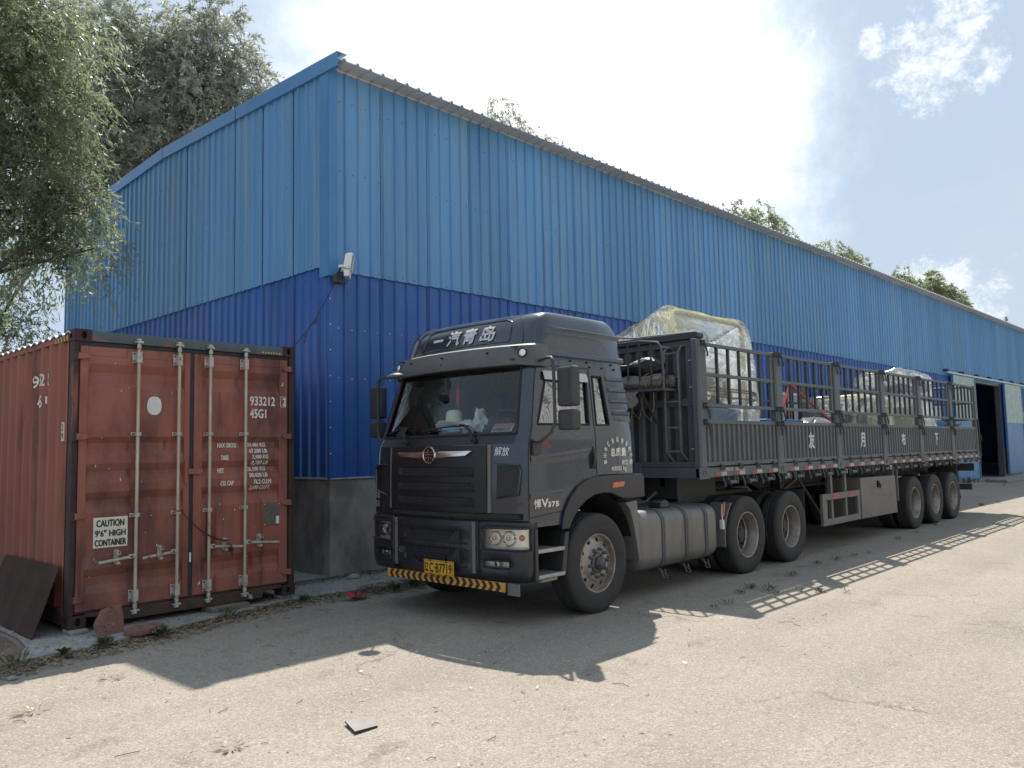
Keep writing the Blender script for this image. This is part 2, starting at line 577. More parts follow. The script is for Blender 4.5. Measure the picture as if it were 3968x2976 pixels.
MT['sticker'] = M('cracked white sticker', (0.66, 0.65, 0.63), 0.55, var=0.08, vscale=14, dirt=((0.42, 0.38, 0.33), 16, 0.62, 0.7, G1, 0.7))
MT['sign_white'] = M('yellowed sign white', (0.66, 0.63, 0.54), 0.55, var=0.08, vscale=12, dirt=((0.45, 0.40, 0.30), 20, 0.6, 0.75, G1, 0.7))
MT['ink'] = M('black lettering', (0.025, 0.026, 0.03), 0.6)
MT['letter'] = M('white lettering', (0.72, 0.70, 0.67), 0.6, var=0.1, vscale=25, dirt=((0.34, 0.17, 0.14), 26, 0.58, 0.66, G1, 0.6))
MT['letter_worn'] = M('worn white stencil', (0.56, 0.56, 0.55), 0.7, var=0.2, vscale=30, dirt=((0.16, 0.165, 0.17), 24, 0.58, 0.66, G1, 0.7))
MT['plaque'] = M('dull data plate', (0.16, 0.155, 0.13), 0.5, metal=0.4, var=0.2, vscale=20, dirt=((0.32, 0.20, 0.08), 14, 0.62, 0.72, G1, 0.7))
MT['hazard_y'] = M('hazard yellow', (0.55, 0.36, 0.10), 0.6, var=0.15, vscale=18)
MT['plate_rust'] = M('dark rusty steel plate', (0.062, 0.040, 0.032), 0.9, var=0.25, vscale=3, spec=0.15, dirt=((0.42, 0.17, 0.03), 3.6, 0.70, 0.74, G1, 0.85), bump=(12, 0.3, 0.02))
MT['tile_red'] = M('broken red paver', (0.205, 0.105, 0.085), 0.85, var=0.16, vscale=12, dirt=((0.42, 0.40, 0.37), 9, 0.60, 0.68, G1, 0.9), bump=(60, 0.4, 0.01))
MT['block'] = M('grey brown block', (0.17, 0.145, 0.12), 0.9, var=0.25, vscale=14, bump=(50, 0.5, 0.01))
MT['stone'] = M('stone chips', (0.28, 0.27, 0.25), 0.9, var=0.3, vscale=14, bump=(40, 0.5, 0.01))
MT['rag'] = M('red rag', (0.35, 0.025, 0.03), 0.7, var=0.2, vscale=20)
MT['tile_grey'] = M('loose grey floor tile', (0.27, 0.26, 0.25), 0.8, var=0.1, vscale=10, spec=0.2)
MT['tile_edge'] = M('tile underside', (0.03, 0.03, 0.035), 0.8)

_DUST = (0.135, 0.125, 0.115)
MT['cab'] = M('charcoal cab paint', (0.014, 0.021, 0.036), 0.20, var=0.08, vscale=2, coat=0.8,
              dirt=((0.040, 0.045, 0.054), 1.4, 0.40, 0.95, (1, 1, 0.7), 0.5))
MT['cab_low'] = M('matt charcoal bumper', (0.014, 0.017, 0.025), 0.38, var=0.08, vscale=2.5, coat=0.15,
                  dirt=((0.046, 0.043, 0.044), 1.6, 0.42, 0.95, G1, 0.7))
MT['cab_black'] = M('black plastic panel', (0.009, 0.010, 0.014), 0.36, var=0.1, vscale=4, dirt=((0.026, 0.025, 0.026), 3, 0.5, 0.95, G1, 0.6))
MT['visor'] = M('grey sun visor', (0.095, 0.098, 0.10), 0.5, var=0.1, vscale=3, dirt=((0.16, 0.155, 0.15), 2.5, 0.5, 0.9, G1, 0.7))
MT['plastic'] = M('grey black plastic', (0.042, 0.044, 0.048), 0.5, var=0.1, vscale=4, dirt=((0.075, 0.07, 0.068), 3, 0.5, 0.9, G1, 0.7))
MT['strip_grey'] = M('grey trim strip', (0.15, 0.145, 0.14), 0.45, var=0.1)
MT['chrome'] = M('chrome', (0.72, 0.70, 0.69), 0.10, metal=1.0, var=0.04)
MT['silver'] = M('silver badge', (0.62, 0.63, 0.64), 0.3, metal=0.6)
MT['lamp_bowl'] = M('lamp reflector', (0.86, 0.87, 0.87), 0.2, metal=0.4, var=0.1, vscale=20)
MT['lamp_lens'] = glass_mat('lamp lens', (0.97, 0.96, 0.90), 0.9, 0.02, dust=0.05)
MT['orange'] = M('orange lens', (0.55, 0.12, 0.045), 0.3, var=0.15, vscale=20, coat=0.5)
MT['wind'] = glass_mat('windscreen glass', (0.86, 0.91, 0.92), 1.0, 0.0, dust=0.01, film=1.1)
MT['side_glass'] = glass_mat('side window glass', (0.30, 0.33, 0.35), 1.0, 0.0, wavy=0.30, dust=0.02, film=5.0)
MT['rubber'] = M('rubber seal', (0.015, 0.015, 0.017), 0.7)
MT['tyre'] = M('dusty tyre rubber', (0.026, 0.025, 0.026), 0.72, var=0.15, vscale=6, dirt=((0.058, 0.053, 0.050), 3.2, 0.45, 0.9, G1, 0.9), bump=(70, 0.25, 0.004))
MT['rim'] = M('dull steel rim', (0.33, 0.30, 0.27), 0.45, metal=0.55, var=0.15, vscale=9, dirt=((0.16, 0.125, 0.10), 7, 0.5, 0.75, G1, 0.8))
MT['rim_in'] = M('grimy wheel disc', (0.045, 0.042, 0.042), 0.6, metal=0.2, var=0.2, vscale=8)
MT['nut'] = M('wheel nut', (0.14, 0.145, 0.16), 0.4, metal=0.5)
MT['hub'] = M('hub cap', (0.085, 0.085, 0.09), 0.45, metal=0.3)
MT['black'] = M('black hole', (0.006, 0.006, 0.007), 0.9)
MT['chassis'] = M('dirty chassis', (0.030, 0.029, 0.030), 0.75, var=0.3, vscale=5, dirt=((0.07, 0.06, 0.052), 3, 0.5, 0.8, G1, 0.9))
MT['tank'] = M('dirty aluminium tank', (0.175, 0.168, 0.16), 0.42, metal=0.35, var=0.14, vscale=2.6, stretch=(1, 1, 0.3),
               dirt=((0.14, 0.11, 0.085), 3.4, 0.48, 0.8, (1.5, 1, 0.35), 0.75), dirt2=((0.32, 0.29, 0.25), 7, 0.62, 0.8, (1.6, 1, 0.2), 0.5))
MT['strap'] = M('tank strap', (0.075, 0.076, 0.08), 0.5, var=0.15)
MT['plate_y'] = M('number plate yellow', (0.66, 0.36, 0.018), 0.45, var=0.06, vscale=20)
MT['strip_o'] = M('reflective orange', (0.62, 0.30, 0.045), 0.5, var=0.12, vscale=25)
MT['step'] = M('worn alloy step', (0.40, 0.39, 0.37), 0.45, metal=0.5, var=0.15, vscale=20)
MT['seat'] = M('dark seat fabric', (0.04, 0.04, 0.045), 0.9)
MT['dash'] = M('dashboard plastic', (0.05, 0.05, 0.05), 0.7)
MT['cab_lining'] = M('cab lining', (0.26, 0.25, 0.24), 0.9)
MT['hat'] = M('straw', (0.93, 0.88, 0.66), 0.8, var=0.08, vscale=60)
MT['bag'] = M('white plastic bag', (0.85, 0.87, 0.88), 0.4, var=0.08, vscale=14, bump=(14, 0.8, 0.03))
MT['bag_blue'] = M('pale blue bag', (0.25, 0.50, 0.62), 0.5, var=0.1, vscale=14)
MT['pink'] = M('pink paper', (0.60, 0.20, 0.22), 0.7, var=0.1, vscale=30)
MT['paper'] = M('white card', (0.66, 0.65, 0.60), 0.7)
MT['green'] = M('green card', (0.04, 0.20, 0.08), 0.6)
MT['net'] = M('dark net', (0.03, 0.045, 0.06), 0.8, var=0.4, vscale=60)
MT['curtain_w'] = M('white window guard', (0.50, 0.51, 0.49), 0.35)

MT['trailer'] = M('grey trailer paint', (0.080, 0.090, 0.102), 0.52, var=0.12, vscale=2.5, fine=(30, 0.05), rnd=0.04,
                  dirt=((0.100, 0.098, 0.096), 2.4, 0.50, 0.85, (1, 1, 0.6), 0.8), dirt2=((0.03, 0.031, 0.034), 7, 0.64, 0.72, (1, 1, 0.3), 0.7))
MT['trailer_dk'] = M('dark trailer steel', (0.040, 0.043, 0.048), 0.6, var=0.15, vscale=3, dirt=((0.07, 0.062, 0.055), 3, 0.5, 0.8, G1, 0.8))
MT['bed'] = M('trailer floor', (0.09, 0.08, 0.07), 0.85, var=0.2)
MT['ladder_grey'] = M('worn grey tube', (0.16, 0.17, 0.18), 0.5, var=0.25, vscale=12, dirt=((0.30, 0.28, 0.25), 12, 0.58, 0.7, G1, 0.7))
MT['box_brown'] = M('dusty brown grey sheet', (0.155, 0.14, 0.13), 0.6, var=0.1, vscale=2.5, dirt=((0.20, 0.185, 0.17), 3, 0.5, 0.8, G1, 0.8), dirt2=((0.11, 0.095, 0.088), 6, 0.6, 0.75, G1, 0.8))
MT['refl_r'] = M('reflective red', (0.28, 0.055, 0.052), 0.45, var=0.25, vscale=12)
MT['refl_w'] = M('reflective white', (0.38, 0.35, 0.31), 0.45, var=0.2, vscale=12)
MT['tarp_b'] = M('black tarpaulin', (0.018, 0.018, 0.020), 0.32, var=0.2, bump=(9, 0.7, 0.04))
MT['tarp_g'] = M('grey brown canvas', (0.20, 0.175, 0.155), 0.7, var=0.16, vscale=8, dirt=((0.33, 0.30, 0.27), 6, 0.56, 0.7, G1, 0.7), bump=(18, 0.6, 0.02))
MT['wrap'] = wrap_mat('clear wrapping film', (0.92, 0.95, 0.96), 0.26, 0.80, 4.5)
MT['wrap_y'] = wrap_mat('milky wrapping film', (0.92, 0.93, 0.90), 0.38, 0.88, 4.0)
MT['yellow'] = M('pale yellow tube', (0.66, 0.60, 0.22), 0.45, var=0.06)
MT['machine_blue'] = M('machine blue', (0.12, 0.25, 0.42), 0.45, var=0.1, vscale=3)
MT['machine_grey'] = M('machine grey', (0.19, 0.21, 0.23), 0.5, var=0.12, vscale=4)
MT['machine_dk'] = M('machine dark', (0.075, 0.08, 0.09), 0.5, var=0.15)
MT['cream_box'] = M('cream machine', (0.58, 0.55, 0.36), 0.5, var=0.06)
MT['bin_blue'] = M('bright blue steel', (0.035, 0.17, 0.34), 0.5, var=0.1)
MT['red_paint'] = M('red bar', (0.50, 0.03, 0.05), 0.45)
MT['rope'] = M('twine', (0.30, 0.25, 0.18), 0.9)
MT['bark'] = M('bark', (0.075, 0.062, 0.05), 0.9, var=0.3, vscale=10, stretch=(1, 1, 0.3), bump=(20, 0.8, 0.03))
MT['leaf_a'] = leaf_mat('willow leaf green', (0.115, 0.138, 0.085), (0.27, 0.295, 0.19), 0.50)
MT['leaf_b'] = leaf_mat('grey green leaf', (0.16, 0.175, 0.14), (0.36, 0.37, 0.31), 0.40)  # grey green, paled further so the leaf colour carries a veil of lens flare
MT['leaf_c'] = leaf_mat('mid green leaf', (0.12, 0.15, 0.085), (0.27, 0.30, 0.18), 0.48)
MT['weed'] = leaf_mat('weed leaf', (0.035, 0.055, 0.022), (0.075, 0.105, 0.038), 0.3, 6)
MT['weed_dry'] = leaf_mat('dry weed', (0.12, 0.11, 0.045), (0.20, 0.17, 0.07), 0.3, 6)
MT['litter'] = leaf_mat('fallen leaf', (0.10, 0.075, 0.05), (0.44, 0.37, 0.26), 0.1, 30)
MT['litter_y'] = leaf_mat('yellow fallen leaf', (0.33, 0.20, 0.06), (0.42, 0.30, 0.10), 0.2, 14)
MT['soil'] = M('dark joint soil', (0.085, 0.068, 0.052), 0.95, var=0.35, vscale=14, fine=(60, 0.3), bump=(40, 0.8, 0.03))
MT['twig'] = M('dry twig', (0.09, 0.075, 0.06), 0.9)
MT['hall_white'] = M('white corrugated sheet', (0.62, 0.63, 0.62), 0.5, var=0.05, rnd=0.04)
# ---------------------------------------------------------------- mesh helpers
ROOT_INV = {}


def V(*a):
    return Vector(a)


class MB:
    def __init__(s):
        s.v, s.f, s.m, s.cur = [], [], [], 0

    def add(s, vs, fs):
        o = len(s.v)
        s.v += [tuple(p) for p in vs]
        for f in fs:
            s.f.append([i + o for i in f])
        s.m += [s.cur] * len(fs)
        return s

    def box(s, x0, x1, y0, y1, z0, z1):
        vs = [(x, y, z) for z in (z0, z1) for y in (y0, y1) for x in (x0, x1)]
        return s.add(vs, [(0, 2, 3, 1), (4, 5, 7, 6), (0, 1, 5, 4), (2, 6, 7, 3), (0, 4, 6, 2), (1, 3, 7, 5)])

    def bar(s, p, q, w, h, upv=(0, 0, 1)):
        p, q = Vector(p), Vector(q)
        d = (q - p).normalized()
        a = d.cross(Vector(upv))
        if a.length < 1e-4:
            a = d.cross(Vector((1, 0, 0)))
        a.normalize()
        b = a.cross(d)
        vs = [c + a * (i * w / 2) + b * (j * h / 2) for c in (p, q) for i, j in ((-1, -1), (1, -1), (1, 1), (-1, 1))]
        return s.add(vs, [(3, 2, 1, 0), (4, 5, 6, 7), (0, 1, 5, 4), (1, 2, 6, 5), (2, 3, 7, 6), (3, 0, 4, 7)])

    def tube(s, pts, r, n=8, closed=False):
        pts = [Vector(p) for p in pts]
        k = len(pts)
        rad = r if isinstance(r, (list, tuple)) else [r] * k
        rings = []
        ref = None
        for i, p in enumerate(pts):
            a = pts[(i - 1) % k] if (closed or i > 0) else p
            b = pts[(i + 1) % k] if (closed or i < k - 1) else p
            d = (b - a).normalized()
            if ref is None:
                ref = d.orthogonal().normalized()
            ref = (ref - d * ref.dot(d))
            if ref.length < 1e-5:
                ref = d.orthogonal()
            ref.normalize()
            c = d.cross(ref)
            rings.append([p + (ref * math.cos(2 * PI * j / n) + c * math.sin(2 * PI * j / n)) * rad[i] for j in range(n)])
        vs = [v for rg in rings for v in rg]
        fs = []
        for i in range(k if closed else k - 1):
            i2 = (i + 1) % k
            for j in range(n):
                fs.append((i * n + j, i * n + (j + 1) % n, i2 * n + (j + 1) % n, i2 * n + j))
        if not closed:
            fs.append(tuple(range(n - 1, -1, -1)))
            fs.append(tuple((k - 1) * n + j for j in range(n)))
        return s.add(vs, fs)

    def cyl(s, p, q, r, n=12):
        return s.tube([p, q], r, n)

    def lathe(s, prof, c, axis, n=24, closed=False, zig=None, caps=False):
        """prof: list of (radius, offset along axis)"""
        ax = Vector(axis).normalized()
        a = ax.orthogonal().normalized()
        b = ax.cross(a)
        c = Vector(c)
        vs = []
        for i, (r, h) in enumerate(prof):
            for j in range(n):
                t = 2 * PI * j / n
                hh = h + (zig[i] * (1 if j % 2 else -1) if zig else 0)
                vs.append(c + ax * hh + (a * math.cos(t) + b * math.sin(t)) * r)
        fs = []
        m = len(prof)
        for i in range(m if closed else m - 1):
            i2 = (i + 1) % m
            for j in range(n):
                fs.append((i * n + j, i * n + (j + 1) % n, i2 * n + (j + 1) % n, i2 * n + j))
        if caps and not closed:
            if prof[0][0] > 1e-6:
                fs.append(tuple(range(n - 1, -1, -1)))
            if prof[-1][0] > 1e-6:
                fs.append(tuple((m - 1) * n + j for j in range(n)))
        return s.add(vs, fs)

    def prism(s, poly, fn, d0, d1):
        n = len(poly)
        vs = [fn(a, b, d0) for a, b in poly] + [fn(a, b, d1) for a, b in poly]
        fs = [tuple(range(n - 1, -1, -1)), tuple(range(n, 2 * n))]
        fs += [(i, (i + 1) % n, n + (i + 1) % n, n + i) for i in range(n)]
        return s.add(vs, fs)

    def grid(s, P, skip=None, closed=False):
        R, Cn = len(P), len(P[0])
        vs = [p for row in P for p in row]
        fs = []
        for i in range(R - 1):
            for j in range(Cn if closed else Cn - 1):
                if skip and skip(i, j):
                    continue
                j2 = (j + 1) % Cn
                fs.append((i * Cn + j, i * Cn + j2, (i + 1) * Cn + j2, (i + 1) * Cn + j))
        return s.add(vs, fs)

    def poly(s, pts):
        return s.add(pts, [tuple(range(len(pts)))])

    def holed(s, outer, inner, depth):
        """plate face with a pocket: outer and inner loops of equal length, depth vector into the hole"""
        n = len(outer)
        d = Vector(depth)
        vs = [Vector(p) for p in outer] + [Vector(p) for p in inner] + [Vector(p) + d for p in inner]
        fs = [(i, (i + 1) % n, n + (i + 1) % n, n + i) for i in range(n)]
        fs += [(n + i, n + (i + 1) % n, 2 * n + (i + 1) % n, 2 * n + i) for i in range(n)]
        fs.append(tuple(range(2 * n, 3 * n)))
        return s.add(vs, fs)

    def mesh(s, name, mats, smooth=None):
        me = bpy.data.meshes.new(name)
        me.from_pydata(s.v, [], s.f)
        if not isinstance(mats, (list, tuple)):
            mats = [mats]
        for m in mats:
            me.materials.append(MT[m] if isinstance(m, str) else m)
        if len(mats) > 1:
            me.polygons.foreach_set('material_index', s.m)
        bm = bmesh.new()
        bm.from_mesh(me)
        bmesh.ops.recalc_face_normals(bm, faces=bm.faces)
        bm.to_mesh(me)
        bm.free()
        if smooth:
            me.polygons.foreach_set('use_smooth', [True] * len(me.polygons))
            me.set_sharp_from_angle(angle=math.radians(smooth))
        me.update()
        return me

    def build(s, name, mats, parent=None, smooth=None, bevel=0.0, seg=2):
        return place(name, s.mesh(name, mats, smooth), parent, bevel, seg)


def place(name, me, parent=None, bevel=0.0, seg=2):
    o = bpy.data.objects.new(name, me)
    COL.objects.link(o)
    if parent is not None:
        o.parent = parent
        if parent.name in ROOT_INV:
            o.matrix_parent_inverse = ROOT_INV[parent.name]
    if bevel:
        b = o.modifiers.new('bevel', 'BEVEL')
        b.width = bevel
        b.segments = seg
        b.limit_method = 'ANGLE'
        b.angle_limit = math.radians(40)
        b.harden_normals = False
    return o


def tag(o, label=None, cat=None, group=None, kind=None):
    if label:
        o['label'] = label
    if cat:
        o['category'] = cat
    if group:
        o['group'] = group
    if kind:
        o['kind'] = kind
    return o


def thing(name, label, cat, loc=(0, 0, 0), rz=0.0, group=None, local=False):
    """Empty at the thing's base; parts are modelled in world space unless local=True"""
    o = bpy.data.objects.new(name, None)
    o.empty_display_size = 0.2
    COL.objects.link(o)
    o.location = loc
    o.rotation_euler = (0, 0, rz)
    if not local:
        ROOT_INV[o.name] = (Matrix.Translation(loc) @ Matrix.Rotation(rz, 4, 'Z')).inverted()
    return tag(o, label, cat, group)


def clone(o, parent, delta=(0, 0, 0), name=None):
    """copy of a part (sharing its mesh), shifted by delta"""
    c = o.copy()
    COL.objects.link(c)
    c.parent = parent
    c.location = o.location + Vector(delta)
    for ch in o.children:
        clone(ch, c)
    return c


def rrect(x0, x1, z0, z1, r, n=4):
    out = []
    for cx, cz, a0 in ((x1 - r, z1 - r, 0), (x0 + r, z1 - r, 90), (x0 + r, z0 + r, 180), (x1 - r, z0 + r, 270)):
        for i in range(n + 1):
            t = math.radians(a0 + 90 * i / n)
            out.append((cx + r * math.cos(t), cz + r * math.sin(t)))
    return out


def ell(cx, cz, rx, rz, n=20):
    return [(cx + rx * math.cos(2 * PI * i / n), cz + rz * math.sin(2 * PI * i / n)) for i in range(n)]


# flat lettering: every string is outlined once, then laid on its surface
_TXT = {}


def outline_texts(strings):
    obs = []
    for t in strings:
        if t in _TXT:
            continue
        cu = bpy.data.curves.new('lettering', 'FONT')
        cu.body = t
        cu.resolution_u = 3
        o = bpy.data.objects.new('lettering', cu)
        COL.objects.link(o)
        obs.append((t, o, cu))
    dg = bpy.context.evaluated_depsgraph_get()
    for t, o, cu in obs:
        me = o.evaluated_get(dg).to_mesh()
        vs = [(v.co.x, v.co.y) for v in me.vertices]
        fs = [tuple(p.vertices) for p in me.polygons]
        _TXT[t] = (vs, fs)
        o.evaluated_get(dg).to_mesh_clear()
    for t, o, cu in obs:
        bpy.data.objects.remove(o)
        bpy.data.curves.remove(cu)


def text(mb, t, fn, w, h, x0=0.0, y0=0.0, slant=0.0, bold=0.0):
    """fit the lettering into the box x0..x0+w, y0..y0+h; fn(u, v) gives the point on the surface"""
    vs, fs = _TXT[t]
    if not vs:
        return
    xs = [v[0] for v in vs]
    ys = [v[1] for v in vs]
    ax, bx, ay, by = min(xs), max(xs), min(ys), max(ys)
    offs = [(0, 0)]
    if bold:
        offs = [(-bold, 0), (bold, 0), (0, bold), (0, -bold)]
    for i, (ox, oy) in enumerate(offs):
        out = []
        for x, y in vs:
            u = (x - ax) / max(bx - ax, 1e-6) * w
            v = (y - ay) / max(by - ay, 1e-6) * h
            out.append(fn(x0 + u + slant * v + ox, y0 + v + oy, i * 0.0003))
        mb.add(out, fs)


outline_texts(['933212', '2', '45G1', 'MAX GROSS', 'TARE', 'NET', 'CU. CAP', '30,480 KG', '67,200 LB', '3,980 KG', '8,780 LB',
               '26,500 KG', '58,420 LB', '76.2 CU.M.', '2,690 CU.FT.', 'CAUTION', '9\u20326\u2033 HIGH', 'CONTAINER', '9', '3', '1', '4', '5', '中国',
               '一', '汽', '青', '岛', '解放', '悍', 'V', '375', '总质量', '40000 kg', '寒区版', '辽', 'C·B7719',
               '鞍', '山', '市', '运', '输', '有', '限', '公', '司', '友', '月', '布', '下', '栏板高', '600mm', 'GA0685222', 'Moli', '1'] + list('汇金'))


def big_mesh(name, verts, quads, mat, parent=None, smooth=False):
    """numpy arrays -> mesh object (verts n x 3, quads m x 4)"""
    me = bpy.data.meshes.new(name)
    n, m = len(verts), len(quads)
    me.vertices.add(n)
    me.vertices.foreach_set('co', np.ascontiguousarray(verts, dtype=np.float32).ravel())
    me.loops.add(m * 4)
    me.loops.foreach_set('vertex_index', np.ascontiguousarray(quads, dtype=np.int32).ravel())
    me.polygons.add(m)
    me.polygons.foreach_set('loop_start', np.arange(0, m * 4, 4, dtype=np.int32))
    me.polygons.foreach_set('loop_total', np.full(m, 4, dtype=np.int32))
    me.materials.append(MT[mat])
    me.update(calc_edges=True)
    me.validate()
    return place(name, me, parent)


# ---------------------------------------------------------------- ground
g = MB()
g.poly([(-400, -400, 0), (400, -400, 0), (400, 400, 0), (-400, 400, 0)])
tag(g.build('yard_ground', 'yard'), kind='structure')

# concrete apron along the wall, its front edge ragged
front = [(-4.66, 2.56), (-4.2, 2.63), (-3.9, 2.68), (-3.4, 2.76), (-3.0, 2.90), (-2.6, 3.02), (-2.1, 3.13), (-1.7, 3.22), (-1.2, 3.22), (-0.8, 3.14), (-0.2, 3.04), (0.6, 3.0)]
fr = []
for (x0, y0), (x1, y1) in zip(front, front[1:]):
    k = 7
    for i in range(k):
        t = i / k
        fr.append((x0 + (x1 - x0) * t, y0 + (y1 - y0) * t + random.uniform(-0.035, 0.035)))
fr += [(0.6, 3.0), (30.0, 3.15), (30.0, 4.6), (0.2, 4.6), (-0.2, 16.5), (-4.3, 16.5), (-4.35, 3.6), (-4.42, 3.1)]
a = MB()
a.prism(fr, lambda p, q, d: (p, q, d), 0.002, 0.036)
tag(a.build('concrete_apron', 'apron', bevel=0.012), kind='structure')
e = MB()
jf = [(x, y - 0.07 - 0.14 * abs(math.sin(i * 2.3)) * random.random() - (0.12 if i % 9 < 4 else 0.03)) for i, (x, y) in enumerate(fr[:-12])]
jb = [(x, y + 0.05) for x, y in reversed(fr[:-12])]
e.prism(jf + jb, lambda p, q, d: (p, q, d), 0.001, 0.0065)
tag(e.build('joint_soil', 'soil'), kind='structure')
e = MB()
dl = [(-4.6, 2.50), (-4.5, 2.9), (-4.44, 3.5), (-4.4, 6), (-4.4, 17), (-30, 17), (-30, 2.2), (-9, 2.25), (-6.2, 2.3), (-5.2, 2.42)]
e.prism(dl, lambda p, q, d: (p, q, d), 0.002, 0.032)
tag(e.build('earth_strip', 'dirt'), kind='structure')
e = MB()
e.prism([(15, 17), (120, 17), (120, 60), (-40, 60), (-40, 17.2)], lambda p, q, d: (p, q, d), 0.002, 0.04)
tag(e.build('back_lot', 'dirt'), kind='structure')

# ---------------------------------------------------------------- blue hall
BYAW = -0.0146
hall = thing('blue_warehouse', 'long blue corrugated steel warehouse, light blue above dark blue', 'warehouse', (-0.4257, 4.2325, 0), BYAW, local=True)
HL, HW = 63.0, 11.0           # length along the yard, depth
ZP, ZB, ZE, ZR = 1.347, 4.277, 7.20, 7.42


def ztop(t):                  # underside of roof over the gable
    return ZE + (ZR - ZE) * (1 - abs(t - HW / 2) / (HW / 2))


def sheet_profile(w=0.90, pitch=0.225, rib=0.030, base=0.056, topw=0.026):
    pr = [(0.0, 0.0)]
    k = int(round(w / pitch))
    for i in range(k):
        c = pitch * i + 0.05
        pr += [(c - base / 2, 0), (c - topw / 2, rib), (c + topw / 2, rib), (c + base / 2, 0)]
        m = pitch * i + 0.05 + pitch / 2
    pr.append((w - 0.013, 0.0))
    return pr


PR = sheet_profile()


def wall_sheet(z0, z1, off=0.0, cut=0.9):
    """sheet facing -t; z1 may be a function of the sheet coordinate"""
    mb = MB()
    pr = [p for p in PR if p[0] <= cut + 1e-6]
    if pr[-1][0] < cut - 0.02:
        pr.append((cut, 0.0))
    lo = [(u, -off - h, z0(u) if callable(z0) else z0) for u, h in pr]
    hi = [(u, -off - h, z1(u) if callable(z1) else z1) for u, h in pr]
    mb.grid([lo, hi])
    return mb


up_me = wall_sheet(ZB, ZE).mesh('cladding_sheet', 'sheet_up')
lowz = ZP + 0.012
low_me = wall_sheet(lowz, ZB + 0.05, -0.028).mesh('lower_sheet', 'sheet_low')
n_sh = int(HL / 0.9)
WIN = [(15, 2), (18, 2), (28, 2), (44, 2), (50, 2)]       # first sheet, sheets wide
WZ0, WZ1 = 1.46, 3.07
low_a = wall_sheet(lowz, WZ0 - 0.02, -0.028).mesh('lower_sheet', 'sheet_low')
low_b = wall_sheet(WZ1 + 0.02, ZB + 0.05, -0.028).mesh('lower_sheet', 'sheet_low')
win_cells = {i + k for i, n in WIN for k in range(n)}
door_cells = set(range(35, 40))                            # open doorway 31.5 .. 36.0


def put(name, me, u, t=0.0, rz=0.0, parent=hall):
    o = bpy.data.objects.new(name, me)
    COL.objects.link(o)
    o.parent = parent
    o.location = (u, t, 0)
    o.rotation_euler = (0, 0, rz)
    return o


for i in range(n_sh):
    o = put('cladding_sheet', up_me, i * 0.9, random.uniform(-0.004, 0.002))
    o.rotation_euler = (0, 0, -random.uniform(0.004, 0.013))
    o.location.z = random.uniform(-0.014, 0.004)
    if i in door_cells:
        continue
    if i in win_cells:
        put('lower_sheet', low_a, i * 0.9)
        put('lower_sheet', low_b, i * 0.9)
    else:
        put('lower_sheet', low_me, i * 0.9)
# gable: sheets run from the corner backwards; local sheet coordinate s grows with t
for i in range(13):
    t0 = 0.05 + 0.9 * i
    w = min(0.9, HW - t0)
    if w < 0.1:
        break
    mb = wall_sheet(ZB + 0.07, lambda s, t0=t0: ztop(t0 + s), 0.0, w)
    mb.v = [(x if x < w - 0.02 else w - 0.030, y, z) for x, y, z in mb.v]  # sheet edge cut back; the open slit imitates the dark shadow of a lap
    me = mb.mesh('gable_sheet', 'sheet_up')
    me.transform(Matrix(((0, 1, 0, 0), (1, 0, 0, 0), (0, 0, 1, 0), (0, 0, 0, 1))))
    o = put('gable_sheet', me, random.uniform(-0.004, 0.002), t0)
    o.rotation_euler = (0, 0, random.uniform(0.004, 0.013))
    o.location.z = random.uniform(-0.014, 0.0)
    mb = wall_sheet(lowz, ZB + 0.11, -0.03, w)
    me = mb.mesh('lower_gable_sheet', 'sheet_low')
    me.transform(Matrix(((0, 1, 0, 0), (1, 0, 0, 0), (0, 0, 1, 0), (0, 0, 0, 1))))
    put('lower_gable_sheet', me, 0, t0)
# plinth
mb = MB()
mb.box(0.012, 31.5, 0.012, 0.25, 0.0, ZP)
mb.box(36.0, HL, 0.012, 0.25, 0.0, ZP)
mb.box(0.012, 0.25, 0.25, HW, 0.0, ZP)
pl = mb.build('concrete_plinth', 'concrete', hall, bevel=0.01)
mb = MB()
for k in range(90):
    u = 0.02 + k * 0.35
    mb.box(u, u + 0.347, 0.0 - random.uniform(0, 0.012), 0.06, ZP + 0.001, ZP + random.uniform(0.018, 0.032))
for k in range(31):
    t = 0.07 + k * 0.35
    mb.box(0.0 - random.uniform(0, 0.012), 0.06, t, t + 0.347, ZP + 0.001, ZP + random.uniform(0.018, 0.032))
tag(mb.build('mortar_lip', 'concrete_lip', pl), kind='stuff')
# far walls, floor
mb = MB()
mb.box(0.2, HL, HW - 0.05, HW, 0, ztop(HW))
mb.box(HL - 0.05, HL, 0.1, HW - 0.06, 0, ZE)
mb.build('rear_wall', 'sheet_up', hall)
mb = MB()
mb.box(0.26, HL - 0.06, 0.02, HW - 0.06, 0.004, 0.05)
mb.build('hall_floor', 'concrete', hall)
mb = MB()
mb.box(30.9, 36.8, 4.5, 4.6, 0.06, 6.2)
mb.build('inner_partition', 'dark_in', hall)
# corner flashing (upper), thin corner edge (lower)
mb = MB()
mb.box(-0.030, 0.115, -0.036, -0.026, ZB - 0.10, ZE - 0.02)
mb.box(-0.036, -0.026, -0.026, 0.19, ZB - 0.10, ZE - 0.02)
mb.build('corner_flashing', 'trim_blue', hall)
mb = MB()
mb.box(0.0, 0.034, 0.001, 0.008, lowz, ZB - 0.1)
mb.box(-0.004, 0.003, 0.008, 0.04, lowz, ZB - 0.1)
mb.build('lower_corner_edge', 'sheet_low', hall)
# screws
mb = MB()
mw = MB()


def screw(m, u, t, z, r=0.011):
    m.add([(u + r * math.cos(k * PI / 3), t, z + r * math.sin(k * PI / 3)) for k in range(6)] + [(u, t - 0.009, z)],
          [(k, (k + 1) % 6, 6) for k in range(6)])


